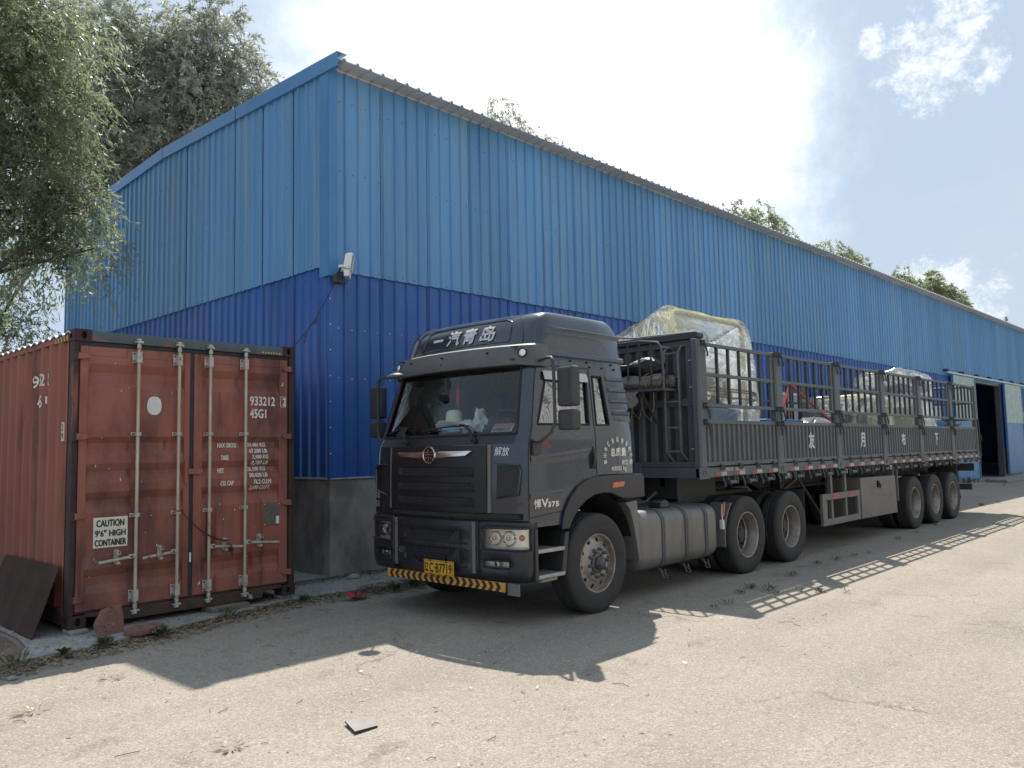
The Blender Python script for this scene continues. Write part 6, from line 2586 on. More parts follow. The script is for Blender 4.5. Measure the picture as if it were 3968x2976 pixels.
mb.lathe([(.185, -.085), (.170, -.095), (.118, -.095), (.118, .005), (.110, .012), (.085, .014), (.080, .035), (.0, .038)], (0, 0, 0), (0, -1, 0), 32)
dual_disc = mb.mesh('wheel_disc', 'rim_in', 30)
mb = MB()
mb.lathe([(.262, -.118), (.05, -.118)], (0, 0, 0), (0, -1, 0), 20)
dual_back = mb.mesh('brake_drum', 'black')


def wheel(root, kind, x, y, right=False, spin=0.0, rim=True):
    def mk(name, me, parent=None, loc=None):
        o = bpy.data.objects.new(name, me)
        COL.objects.link(o)
        if parent is None:
            o.parent = root
            o.matrix_parent_inverse = ROOT_INV[root.name]
            o.matrix_basis = Matrix.Translation((x, y, .508)) @ Matrix.Rotation(PI if right else 0, 4, 'Z') @ Matrix.Rotation(spin, 4, 'Y')
        else:
            o.parent = parent
            if loc:
                o.location = loc
        return o
    if not rim:
        return mk('inner_tyre', dr_tyre)
    w = mk('wheel', steer_rim if kind == 'steer' else dual_rim)
    mk('tyre', st_tyre if kind in ('steer', 'trail') else dr_tyre, w)
    if kind == 'steer':
        mk('brake_drum', steer_back, w)
        mk('hub', steer_hub, w)
        for k in range(10):
            t = 2 * PI * (k + .5) / 10
            mk('wheel_nut', nut_me, w, (.142 * math.cos(t), -.108, .142 * math.sin(t)))
    else:
        mk('wheel_disc', dual_disc, w)
        mk('brake_drum', dual_back, w)
        for k in range(10):
            t = 2 * PI * (k + .5) / 10
            mk('wheel_nut', nut_me, w, (.145 * math.cos(t), .095, .145 * math.sin(t)))
    return w


YW = .122
wheel(tk, 'steer', 0.0, YW, spin=.2)
wheel(tk, 'steer', 0.0, 2 * YC - YW, True, .9)
for i, x in enumerate((3.316, 4.666)):
    wheel(tk, 'drive', x, YW, spin=.3 + i)
    wheel(tk, 'drive', x, YW + .33, spin=.1, rim=False)
    wheel(tk, 'drive', x, 2 * YC - YW, True, spin=.5 + i)
    wheel(tk, 'drive', x, 2 * YC - YW - .33, True, spin=.2, rim=False)

# ---- chassis, tank, fifth wheel
mb = MB()
for y in (.80, 1.58):
    mb.box(-.95, 5.35, y - .04, y + .04, .74, .98)
for x in (-.8, .9, 2.4, 4.0, 5.3):
    mb.box(x - .05, x + .05, .84, 1.54, .78, .94)
mb.build('chassis_frame', 'chassis', tk, bevel=0.01)
mb = MB()
mb.box(-.85, .55, .86, 1.52, .45, 1.40)
mb.box(.55, 1.6, .95, 1.43, .55, 1.0)
mb.cyl((1.6, YC, .70), (4.6, YC, .58), .06, 10)
mb.box(-.98, -.86, .5, 1.88, .48, 1.05)
mb.build('engine_block', 'chassis', tk, bevel=0.02)
for x in (0.0, 3.316, 4.666):
    mb = MB()
    mb.cyl((x, .30, .508), (x, 2.08, .508), .075, 12)
    if x > 1:
        mb.lathe([(.10, -.28), (.22, -.12), (.24, 0), (.22, .12), (.10, .28)], (x, YC, .508), (0, 1, 0), 16)
    mb.build('axle', 'chassis', tk, smooth=40)
for sg in (0, 1):
    f = (lambda y: y) if sg == 0 else (lambda y: 2 * YC - y)
    mb = MB()
    for i in range(4):
        w_ = .9 - .14 * i
        mb.tube([(3.99 - w_, f(.82), .78 - .035 * i), (3.99, f(.82), .86 - .045 * i), (3.99 + w_, f(.82), .78 - .035 * i)], .018, 5)
    mb.build('leaf_spring', 'chassis', tk)
mb = MB()
mb.box(3.3, 4.6, .62, 1.76, 1.0, 1.06)
mb.lathe([(.48, 0), (.50, .05), (.44, .10), (.10, .10)], (3.95, YC, 1.06), (0, 0, 1), 28)
mb.build('fifth_wheel', 'chassis', tk, bevel=0.01)
# fuel tank
mb = MB()
R = []
for x, s in ((.80, .10), (.815, .045), (.85, .012), (.90, 0), (2.46, 0), (2.52, .012), (2.555, .045), (2.57, .11)):
    R.append([(x, a, b) for a, b in rrect(.015 + s, .66 - s, .300 + s, .972 - s, max(.15 - s * .4, .04), 6)])
mb.grid(R, closed=True)
mb.poly(R[0])
mb.poly(R[-1])
tn = mb.build('fuel_tank', 'tank', tk, smooth=50)
for x in (1.275, 1.785, 2.255):
    mb = MB()
    R = []
    for xx, g_ in ((x - .036, .002), (x - .034, .012), (x - .010, .013), (x - .006, .008), (x + .006, .008), (x + .010, .013), (x + .034, .012), (x + .036, .002)):
        R.append([(xx, a, b) for a, b in rrect(.015 - g_, .66 + g_, .300 - g_, .972 + g_, .15 + g_, 6)])
    mb.grid(R, closed=True)
    st = mb.build('tank_strap', 'strap', tn, smooth=30)
    mb = MB()
    mb.bar((x, .10, .29), (x + .03, .02, .235), .03, .012)
    mb.tube([(x - .02, .06, .30), (x - .02, .02, .20), (x + .03, .0, .19), (x + .03, .03, .29)], .009, 5)
    mb.build('strap_buckle', 'strap', tn)
mb = MB()
mb.prism([(1.43, .97), (1.44, 1.055), (1.55, 1.075), (1.62, 1.04), (1.64, .97)], lambda a, b, d: (a, d, b), .14, .32)
mb.build('filler_cover', 'tarp_b', tn, bevel=0.015)
mb = MB()
mb.tube([(.85, .30, 1.0), (1.1, .35, 1.03), (1.35, .28, 1.06), (1.65, .34, 1.15)], .016, 6)
mb.tube([(.85, .40, .99), (1.2, .45, 1.05), (1.7, .42, 1.02)], .012, 6)
mb.box(.92, 1.75, .62, .80, .985, 1.06)
mb.build('hose', 'chassis', tk)
# mudguard in front of the drive wheels with a trailing lamp
mb = MB()
P = []
for y in (.01, .30):
    P.append([(3.316 + .585 * math.cos(t), y, .52 + .575 * math.sin(t)) for t in [PI * (.735 + .30 * i / 9) for i in range(10)]] + [(2.735, y, .40)])
mb.grid(P)
mgd = mb.build('mudguard', 'strip_grey', tk)
so = mgd.modifiers.new('thickness', 'SOLIDIFY')
so.thickness = .02
mb = MB()
mb.box(2.655, 2.70, .0, .05, .63, .75)
mb.tube([(2.72, .04, .95), (2.69, .03, .85), (2.68, .02, .74)], .010, 5)
mb.build('side_lamp', 'sticker', mgd, bevel=0.006)
mb = MB()
mb.tube([(2.74, .02, .97), (2.71, .015, .88), (2.70, .02, .80)], .016, 5)
mb.build('orange_cord', 'orange', mgd)
for y0 in (.02, 1.76):
    mb = MB()
    mb.box(5.20, 5.215, y0, y0 + .60, .36, 1.02)
    mb.build('mud_flap', 'chassis', tk)
# ---------------------------------------------------------------- stake-side semi-trailer
tr_ = thing('semi_trailer', 'long grey stake sided semi trailer with open barred gates, coupled behind the tractor', 'trailer', (8.8, 1.24, 0))
XF, XR, YL, YR2, ZF = 2.28, 15.36, 0.0, 2.48, 1.45
POST = [2.215, 4.42, 6.62, 8.80, 10.95, 13.20, 15.33]
# bed and beams
mb = MB()
mb.box(XF, XR, .05, 2.43, 1.40, ZF)
mb.build('bed_floor', 'bed', tr_)
mb = MB()
for y in (.72, 1.76):
    mb.box(5.2, 15.2, y - .07, y + .07, .98, 1.02)
    mb.box(5.2, 15.2, y - .012, y + .012, 1.02, 1.38)
    mb.prism([(2.4, 1.18), (4.6, 1.18), (5.2, .98), (5.2, 1.38), (2.4, 1.38)], lambda a, b, d: (a, d, b), y - .03, y + .03)
for k in range(27):
    x = 2.5 + .49 * k
    mb.box(x - .03, x + .03, .06, 2.42, 1.29, 1.395)
mb.build('frame_beams', 'chassis', tr_)
mb = MB()
mb.box(2.42, 3.40, .50, .53, .95, 1.33)
mb.box(2.40, 2.42, .50, 1.98, 1.02, 1.33)
mb.build('coupling_apron', 'trailer_dk', tr_)
for sg in (0, 1):
    dy = 0 if sg == 0 else 2.48
    f = (lambda y: y) if sg == 0 else (lambda y: 2.48 - y)
    mb = MB()
    mb.prism([(2.13, 1.305), (15.42, 1.305), (15.42, 1.425), (2.13, 1.425)], lambda a, b, d: (a, f(d), b), -.012, .06)
    sill = mb.build('side_sill', 'trailer', tr_, bevel=0.006)
    if sg == 0:
        tm = MB()
        tm.box(0, .15, -.016, -.0125, 1.318, 1.366)
        rme = tm.mesh('red_reflector', 'refl_r')
        tm = MB()
        tm.box(.15, .30, -.016, -.0125, 1.318, 1.366)
        wme_ = tm.mesh('white_reflector', 'refl_w')
        # hinge lug
        tm = MB()
        tm.box(-.022, .022, -.022, -.013, 1.385, 1.47)
        tm.tube([(-.035, -.022, 1.445), (.06, -.022, 1.445)], .014, 6)
        tm.bar((.04, -.024, 1.44), (.055, -.028, 1.39), .012, .012)
        hme = tm.mesh('hinge', 'trailer_dk')
        # ratchet winch
        tm = MB()
        tm.tube([(-.10, -.005, 1.225), (.09, -.005, 1.225)], .024, 10)
        tm.lathe([(.042, -.012), (.043, .012)], (-.09, -.005, 1.22), (1, 0, 0), 10)
        tm.box(-.10, -.08, .0, .03, 1.22, 1.30)
        tm.box(.08, .10, .0, .03, 1.22, 1.30)
        tm.tube([(.11, -.01, 1.29), (.13, -.02, 1.25), (.115, -.02, 1.20)], .010, 5)
        wime = tm.mesh('tie_winch', 'trailer', 50)
        tm = MB()
        tm.tube([(0, .0, 1.30), (0, -.02, 1.24), (.02, -.025, 1.20), (.015, -.02, 1.17)], .010, 5)
        hkme = tm.mesh('rope_hook', 'trailer')
        def inst(name, me, x, parent):
            o = bpy.data.objects.new(name, me)
            COL.objects.link(o)
            o.parent = parent
            if parent.name in ROOT_INV:
                o.matrix_parent_inverse = ROOT_INV[parent.name]
            o.location = (x, random.uniform(-.002, 0), 0)
            return o
        for a, b in zip(POST, POST[1:]):
            for q in range(4):
                x = a + .17 + (b - a - .2) * q / 4 + .10
                inst('red_reflector', rme, x, sill)
                inst('white_reflector', wme_, x, sill)
                inst('hinge', hme, x + .17, sill)
        for k in range(24):
            if 8 < k < 9:
                continue
            inst('tie_winch', wime, 2.95 + k * .535 + random.uniform(-.08, .08), tr_)
            inst('rope_hook', hkme, 2.70 + k * .535, tr_)
    # posts with pocket plates
    for k, x in enumerate(POST):
        w = .17 if k == 0 else .20
        mb = MB()
        mb.prism([(x - w / 2, 1.425), (x + w / 2, 1.425), (x + w / 2, 3.045 if k else 3.06), (x - w / 2, 3.045 if k else 3.06)], lambda a, b, d: (a, f(d), b), -.014, .07)
        p_ = mb.build('post', 'trailer', tr_, bevel=0.008)
        mb = MB()
        mb.prism([(x - .13, 1.29), (x + .13, 1.29), (x + .13, 1.432), (x - .13, 1.432)], lambda a, b, d: (a, f(d), b), -.024, -.0125)
        mb.prism([(x - w / 2 + .03, 1.44), (x - w / 2 + .05, 1.44), (x - w / 2 + .05, 3.0), (x - w / 2 + .03, 3.0)], lambda a, b, d: (a, f(d), b), -.018, -.012)
        mb.lathe([(.045, .0), (.045, .006), (.032, .006), (.032, -.004)], (x, f(-.024), 1.362), (0, -1 if sg == 0 else 1, 0), 16)
        mb.build('post_plate', 'trailer', p_)
        if sg == 0 and k < 6:
            for zq in (3.015, 2.215, 2.005):
                for s in (-1, 1):
                    if k == 0 and s < 0:
                        continue
                    mb = MB()
                    xx = x + s * .065
                    mb.box(xx - .035, xx - .022, -.04, -.014, zq - .04, zq + .035)
                    mb.box(xx + .022, xx + .035, -.04, -.014, zq - .04, zq + .035)
                    mb.tube([(xx - .04, -.03, zq), (xx + .045, -.03, zq), (xx + .05, -.04, zq - .05), (xx + .075, -.045, zq - .12), (xx + .072, -.045, zq - .17)], .012, 5)
                    mb.build('latch', 'trailer_dk', p_)
    # gates
    for k, (a, b) in enumerate(zip(POST, POST[1:])):
        x0, x1 = a + .10, b - .10
        mb = MB()
        for z0, z1 in ((2.985, 3.030), (2.598, 2.642), (2.200, 2.246)):
            mb.prism([(x0, z0), (x1, z0), (x1, z1), (x0, z1)], lambda p, q, d: (p, f(d), q), .0, .045)
        for xs in (x0, x1 - .09):
            mb.prism([(xs, 2.246), (xs + .09, 2.246), (xs + .09, 2.985), (xs, 2.985)], lambda p, q, d: (p, f(d), q), .008, .05)
        gt = mb.build('stake_gate', 'trailer', tr_, bevel=0.005)
        n = 5
        for i in range(n):
            xb = x0 + .09 + (x1 - x0 - .18) * (i + 1) / (n + 1)
            mb = MB()
            mb.prism([(xb - .017, 2.246), (xb + .017, 2.246), (xb + .017, 2.985), (xb - .017, 2.985)], lambda p, q, d: (p, f(d), q), .010, .044)
            mb.build('bar', 'trailer_dk', gt)
        mb = MB()
        mb.tube([(x0 + (x1 - x0) * i / 10, f(-.004), 2.90 + .012 * math.sin(i * 1.3 + k)) for i in range(11)], .003, 4)
        mb.build('wire', 'trailer_dk', gt)
        mb = MB()
        for z0, z1 in ((1.985, 2.035), (1.445, 1.500)):
            mb.prism([(x0, z0), (x1, z0), (x1, z1), (x0, z1)], lambda p, q, d: (p, f(d), q), -.004, .042)
        mb.prism([(x0, 1.50), (x1, 1.50), (x1, 1.985), (x0, 1.985)], lambda p, q, d: (p, f(d), q), .022, .034)
        pn = mb.build('side_panel', 'trailer', tr_, bevel=0.004)
        n = 15
        for i in range(n):
            xb = x0 + (x1 - x0) * (i + .5) / n
            mb = MB()
            mb.prism([(xb - .034, .022), (xb - .024, -.003), (xb + .024, -.003), (xb + .034, .022)], lambda p, q, d: (p, f(q), d), 1.502, 1.983)
            mb.build('slat', 'trailer', pn)
        if sg == 0 and 1 <= k <= 4:
            mb = MB()
            xc = {1: 5.53, 2: 7.70, 3: 9.86, 4: 12.0}[k]
            text(mb, {1: '友', 2: '月', 3: '布', 4: '下'}[k], lambda u, v, e_: (u, -.0065 - e_, v), .20, .235, xc - .10, 1.64, bold=.010)
            mb.build('stencil_lettering', 'letter_worn', pn)
    mb = MB()
    if sg == 0:
        text(mb, '栏板高', lambda u, v, e_: (u, -.0165 - e_, v), .26, .045, 2.70, 1.372, bold=.0)
        text(mb, '600mm', lambda u, v, e_: (u, -.0165 - e_, v), .25, .040, 3.02, 1.372, bold=.001)
        mb.build('height_lettering', 'letter_worn', sill)
# headboard
mb = MB()
mb.box(XF, XF + .03, .06, 2.42, 1.43, 3.07)
hb = mb.build('headboard', 'trailer_dk', tr_)
for i in range(12):
    y = .175 + .19 * i
    for z0, z1 in ((1.505, 2.215), (2.315, 2.985)):
        mb = MB()
        mb.prism([(y - .06, XF), (y - .035, XF - .035), (y + .035, XF - .035), (y + .06, XF)], lambda a, b, d: (b, a, d), z0, z1)
        mb.build('headboard_rib', 'trailer', hb)
mb = MB()
mb.box(XF - .045, XF, .07, 2.41, 2.215, 2.315)
mb.box(XF - .045, XF, .07, 2.41, 2.985, 3.068)
mb.build('headboard_rail', 'trailer', hb, bevel=0.006)
mb = MB()
mb.prism(rrect(-.01, 2.49, 3.071, 3.155, .04), lambda a, b, d: (d, a, b), XF - .10, XF + .06)
mb.build('headboard_top', 'trailer_dk', hb, bevel=0.006)
mb = MB()
mb.tube([(XF - .05, .05, 3.16), (XF - .05, 1.0, 3.175), (XF - .05, 1.25, 3.215), (XF - .05, 1.5, 3.175), (XF - .05, 2.43, 3.16)], .014, 6)
mb.build('top_tube', 'trailer', hb)
mb = MB()
mb.box(2.13, XF + .05, -.005, 2.485, 1.300, 1.430)
mb.box(2.18, XF, .06, 2.42, 1.431, 1.502)
mb.build('front_beam', 'trailer', tr_, bevel=0.008)
mb = MB()
for y in (.85, 1.7):
    mb.prism([(2.09, 1.285), (2.13, 1.285), (2.13, 1.49), (2.10, 1.49)], lambda a, b, d: (a, d, b), y, y + .12)
mb.build('beam_lug', 'trailer', tr_, bevel=0.006)
# ladder
mb = MB()
for y in (.285, .500):
    mb.tube([(XF - .02, y - .03, 3.035), (XF - .10, y, 2.91), (XF - .10, y, 1.64), (XF - .02, y - .06, 1.50)], .017, 6)
ld = mb.build('ladder', 'ladder_grey', tr_, smooth=60)
for z in (2.905, 2.595, 2.28, 1.945, 1.64):
    mb = MB()
    mb.tube([(XF - .10, .285, z), (XF - .10, .500, z)], .011, 6)
    mb.build('rung', 'ladder_grey', ld)
mb = MB()
for y, z in ((.14, 2.80), (.14, 2.46), (.15, 1.67)):
    mb.bar((XF - .05, y + .02, z - .004), (XF - .05, y - .05, z + .004), .012, .010)
mb.build('rope_cleat', 'sticker', hb)
# tarp basket on the headboard
mb = MB()
bx0 = 1.92
mb.tube([(bx0, .345, 2.43), (bx0, .352, 2.85), (bx0, .37, 2.97), (bx0, .42, 3.035), (bx0, .70, 3.075), (bx0, 1.2, 3.08), (bx0, 1.75, 3.07), (bx0, 1.90, 3.0), (bx0, 1.93, 2.85), (bx0, 1.935, 2.43)], .017, 7)
for z in (2.43,):
    mb.tube([(XF, .345, z), (bx0, .345, z), (bx0, 1.935, z), (XF, 1.935, z)], .018, 7)
mb.tube([(XF, .352, 2.96), (bx0, .37, 2.97)], .012, 6)
mb.tube([(XF, 1.93, 2.96), (bx0, 1.92, 2.97)], .012, 6)
bk = mb.build('tarp_basket', 'trailer', tr_, smooth=50)
for i in range(8):
    y = .525 + .178 * i
    mb = MB()
    mb.tube([(bx0, y, 2.43), (bx0, y, 3.06)], .014, 6)
    mb.build('bar', 'trailer_dk', bk)
mb = MB()
for y in (.5, 1.0, 1.5):
    mb.tube([(XF, y, 2.43), (bx0, y, 2.43)], .014, 6)
for y in (.7, 1.6):
    mb.tube([(bx0 + .02, y, 2.42), (XF - .01, y, 2.02)], .018, 6)
mb.tube([(2.10, .36, 2.425), (2.10, 1.92, 2.425)], .012, 6)
mb.build('basket_floor', 'trailer_dk', bk)
mb = MB()
for y0, zlow in ((.62, 2.05), (.80, 2.08), (.95, 2.0)):
    mb.tube([(2.10, y0, 2.42), (2.15, y0 + .03, 2.25), (2.20, y0 + .12, zlow), (2.22, y0 + .24, zlow + .10), (2.22, y0 + .30, 2.42)], .007, 5)
mb.build('hanging_cord', 'rope', bk, smooth=60)

# side guard, tool box, landing legs, hangers
mb = MB()
yg = .02
mb.box(5.90, 7.49, yg, yg + .05, .80, .90)
mb.box(5.90, 7.49, yg, yg + .05, .40, .50)
mb.box(5.90, 6.08, yg + .001, yg + .049, .50, .80)
mb.box(7.40, 7.49, yg + .001, yg + .049, .50, .80)
sgd = mb.build('side_guard', 'box_brown', tr_, bevel=0.006)
mb = MB()
for x in (6.42, 7.02):
    mb.box(x - .04, x + .04, yg + .055, yg + .11, .45, 1.30)
mb.build('guard_hanger', 'box_brown', sgd, bevel=0.004)
mb = MB()
for x, z in ((6.40, .85), (7.10, .85)):
    mb.box(x - .12, x + .12, yg - .003, yg - .0005, z - .045, z + .045)
mb.build('guard_tape', 'refl_r', sgd)
mb = MB()
mb.prism([(7.56, .395), (9.37, .385), (9.33, 1.085), (7.55, 1.10)], lambda a, b, d: (a, d, b), .02, .65)
tb = mb.build('tool_box', 'box_brown', tr_, bevel=0.012)
mb = MB()
mb.box(8.34, 8.42, .0, .018, .90, 1.02)
mb.tube([(8.40, -.005, .98), (8.41, -.02, .93), (8.40, -.01, .88)], .010, 5)
mb.build('box_lock', 'black', tb)
mb = MB()
mb.box(9.45, 9.48, .02, .05, .60, 1.30)
mb.box(9.44, 9.50, .10, .20, 1.0, 1.30)
mb.build('hanger', 'box_brown', tr_)
for y in (.62, 1.86):
    mb = MB()
    mb.box(5.55, 5.70, y - .07, y + .07, .62, 1.38)
    mb.box(5.57, 5.68, y - .05, y + .05, .30, .62)
    mb.box(5.48, 5.77, y - .14, y + .14, .28, .30)
    mb.build('landing_leg', 'trailer_dk', tr_, bevel=0.006)
mb = MB()
mb.bar((5.5, .3, 1.28), (6.9, .45, .45), .03, .05)
mb.bar((5.3, .5, .98), (6.5, .62, .42), .03, .05)
mb.bar((5.2, .35, 1.0), (6.1, .35, 1.28), .03, .05)
mb.tube([(5.4, .9, 1.1), (7.4, .9, 1.1)], .14, 14)
mb.build('brace', 'chassis', tr_)
for x in (10.388, 11.698, 13.008):
    i = (x - 10.388) / 1.31
    wheel(tr_, 'drive' if i > 1.5 else 'trail', x, .125, spin=.4 + i)
    wheel(tr_, 'drive', x, .455, spin=.1, rim=False)
    wheel(tr_, 'drive', x, 2.355, True, spin=.7 + i)
    wheel(tr_, 'drive', x, 2.025, True, spin=.3, rim=False)
    mb = MB()
    mb.cyl((x, .3, .508), (x, 2.18, .508), .08, 12)
    mb.build('axle', 'chassis', tr_)
for y in (.78, 1.70):
    for x in (10.388, 11.698, 13.008):
        mb = MB()
        for i in range(4):
            w_ = .60 - .10 * i
            mb.tube([(x - w_, y, .80 - .03 * i), (x, y, .72 - .035 * i), (x + w_, y, .80 - .03 * i)], .018, 5)
        mb.build('leaf_spring', 'chassis', tr_)
    mb = MB()
    for x in (9.75, 11.04, 12.35, 13.65):
        mb.box(x - .09, x + .09, y - .05, y + .05, .72, 1.0)
    mb.build('spring_hanger', 'chassis', tr_)
for y0 in (.02, 1.86):
    mb = MB()
    mb.prism([(13.40, 1.28), (13.43, 1.28), (13.52, .9), (13.68, .42), (13.65, .40), (13.48, .9)], lambda a, b, d: (a, d, b), y0, y0 + .6)
    mb.build('mud_flap', 'chassis', tr_)
mb = MB()
mb.box(15.05, 15.15, .12, 2.36, .53, .68)
for y in (.6, 1.84):
    mb.box(14.95, 15.05, y - .04, y + .04, .60, 1.3)
mb.build('rear_bumper', 'trailer_dk', tr_, bevel=0.008)
mb = MB()
mb.box(15.18, 15.22, .08, .50, .98, 1.16)
mb.box(15.18, 15.22, 1.98, 2.40, .98, 1.16)
mb.build('tail_lamp_bar', 'plastic', tr_)
for x in (4.42, 6.62, 8.8, 10.95, 13.2):
    mb = MB()
    mb.box(x + .20, x + .30, -.008, .03, 1.20, 1.285)
    mb.build('side_lamp', 'refl_w' if x < 13 else 'orange', tr_, bevel=0.008)
# rear gate frame
mb = MB()
mb.tube([(15.40, .06, 1.44), (15.40, .06, 2.90), (15.40, .12, 2.99), (15.40, .22, 3.03), (15.40, 2.26, 3.03), (15.40, 2.36, 2.99), (15.40, 2.42, 2.90), (15.40, 2.42, 1.44)], .028, 8)
for z in (1.5, 2.0, 2.22, 2.62):
    mb.bar((15.40, .06, z), (15.40, 2.42, z), .04, .04)
rg_ = mb.build('rear_gate', 'trailer', tr_, smooth=40)
for i in range(9):
    y = .30 + .235 * i
    mb = MB()
    mb.bar((15.40, y, 2.24), (15.40, y, 3.02), .03, .03)
    mb.build('bar', 'trailer_dk', rg_)
mb = MB()
mb.box(15.39, 15.41, .09, 2.39, 1.52, 1.98)
mb.build('gate_plate', 'trailer', rg_)
mb = MB()
mb.bar((15.36, -.03, 2.22), (15.44, -.03, 1.32), .03, .03)
mb.tube([(15.42, -.03, 1.85), (15.48, -.06, 1.80), (15.46, -.06, 1.70)], .012, 5)
mb.tube([(15.40, -.02, 1.30), (15.38, -.02, 1.22), (15.42, -.03, 1.15)], .02, 6)
mb.build('gate_stay', 'trailer_dk', rg_)
mb = MB()
mb.box(13.4, 15.2, 2.30, 2.42, 2.72, 3.02)
mb.build('rear_board', 'trailer_dk', tr_)

# ---------------------------------------------------------------- tarpaulins in the basket
def roll(name, mat, x, z, y0, y1, r, label):
    t = thing(name, label, 'tarpaulin', (x, (y0 + y1) / 2, z))
    mb = MB()
    R = []
    for i in range(15):
        y = y0 + (y1 - y0) * i / 14
        R.append([(x + (r + .014 * math.sin(5 * a + i * .9) + .01 * math.sin(9 * a + i * 2)) * math.cos(a), y, z + (r * .82 + .014 * math.sin(4 * a + i * 1.4)) * math.sin(a)) for a in [2 * PI * j / 22 for j in range(22)]])
    mb.grid(R, closed=True)
    mb.build('roll', mat, t, smooth=50)
    mb = MB()
    # spiral end: edge of the wound cloth
    for yy, s in ((y0, -1),):
        P = []
        for j in range(60):
            a = j * .42
            rr = r * (1 - j / 66)
            P.append((x + rr * math.cos(a) * 1.0, a, z + rr * .8 * math.sin(a)))
        mb.grid([[(p[0], yy + s * (.012 + .018 * abs(math.sin(p[1] * 1.7))), p[2]) for p in P], [(p[0], yy + .06, p[2]) for p in P]])
        mb.poly([(x + r * .95 * math.cos(a), yy + .03, z + r * .78 * math.sin(a)) for a in [2 * PI * j / 18 for j in range(18)]])
    mb.build('roll_end', mat, t)
    mb = MB()
    for yy in (y0 + .22, y0 + .75):
        mb.tube([(x + (r + .02) * math.cos(a), yy + .01 * math.sin(3 * a), z + (r * .84 + .02) * math.sin(a)) for a in [2 * PI * j / 18 for j in range(18)]], .006, 4, closed=True)
    mb.build('tie', 'rope', t)
    return t


roll('canvas_roll', 'tarp_g', 2.015, 2.545, .40, 1.86, .108, 'front grey brown canvas roll in the basket on the trailer headboard')
roll('canvas_roll', 'tarp_g', 2.185, 2.545, .34, 1.88, .085, 'rear grey brown canvas roll lying against the trailer headboard')
mb = MB()
R = []
for i in range(21):
    y = .44 + 1.42 * i / 20
    k = 1.0 if 3 < i < 17 else (.30, .6, .8, .92)[min(i, 20 - i)]
    rw = []
    for j in range(18):
        a = 2 * PI * j / 18
        rx = (.14 + .02 * math.sin(3 * a + i)) * k
        rz = (.115 + .05 * math.sin(i * .55 + .5) + .014 * math.sin(4 * a + i * 1.1)) * k
        rw.append((2.085 + rx * math.cos(a) * (1 if abs(math.cos(a)) < .8 else .92), y, 2.745 + rz * math.sin(a)))
    R.append(rw)
mb.grid(R, closed=True)
tag(mb.build('black_tarp', 'tarp_b', smooth=35), 'folded black tarpaulin heaped on the canvas rolls in the headboard basket', 'tarpaulin')
mb = MB()
R = []
for i in range(9):
    y = .62 + .24 * i / 8 + .1
    R.append([(1.90 - .01 * j, y + .03 * math.sin(j * 1.1 + i * .7), 2.42 - .03 * j - .02 * math.sin(i * .8) * j * .3) for j in range(7)])
mb.grid(R)
R = []
for i in range(9):
    y = 1.0 + .5 * i / 8
    R.append([(1.895 - .006 * j, y + .02 * math.sin(j * 1.3 + i), 2.425 - .018 * j) for j in range(7)])
mb.grid(R)
tag(mb.build('canvas_flap', 'tarp_g', smooth=60), 'loose canvas flap hanging below the headboard basket', 'canvas flap')

# ---------------------------------------------------------------- cargo on the bed
def crinkle(p, a=.02, s=7.0, ph=0.0):
    return a * (math.sin(p[0] * s + p[2] * s * .8 + ph) * math.cos(p[1] * s * 1.3 - p[2] * s * .6) + .6 * math.sin(p[0] * s * 2.3 - p[1] * s * 1.9 + p[2] * s * 2.0 + ph))


def film(name, mat, parent, sections, smooth=40, amp=.02, ph=0.0, cap=True):
    """skin over closed sections (lists of points), crumpled a little"""
    cx = sum(p[0] for s in sections for p in s) / sum(len(s) for s in sections)
    mb = MB()
    R = []
    for s in sections:
        cy = sum(p[1] for p in s) / len(s)
        cz = sum(p[2] for p in s) / len(s)
        row = []
        for p in s:
            d = Vector((0, p[1] - cy, p[2] - cz))
            d.normalize()
            k = crinkle(p, amp, 7.0, ph) if p[2] > ZF + .03 else 0
            row.append((p[0] + k * .4, p[1] + d.y * k, p[2] + d.z * k))
        R.append(row)
    mb.grid(R, closed=True)
    if cap:
        for r in (R[0], R[-1]):
            c = Vector((0, 0, 0))
            for p in r:
                c += Vector(p)
            c /= len(r)
            n = len(r)
            mid = [tuple(Vector(p).lerp(c, .55) + Vector((crinkle(p, amp * 1.5, 9.0, ph), 0, 0))) for p in r]
            mb.grid([r, mid], closed=True)
            mb.poly(mid)
    return mb.build(name, mat, parent, smooth=smooth)


def resample(poly, n):
    P = [Vector((0, a, b)) for a, b in poly]
    L = [0]
    for a, b in zip(P, P[1:] + P[:1]):
        L.append(L[-1] + (b - a).length)
    out = []
    for i in range(n):
        t = L[-1] * i / n
        k = max(j for j in range(len(P)) if L[j] <= t + 1e-9)
        a, b = P[k], P[(k + 1) % len(P)]
        q = a.lerp(b, (t - L[k]) / max(L[k + 1] - L[k], 1e-9))
        out.append((q.y, q.z))
    return out


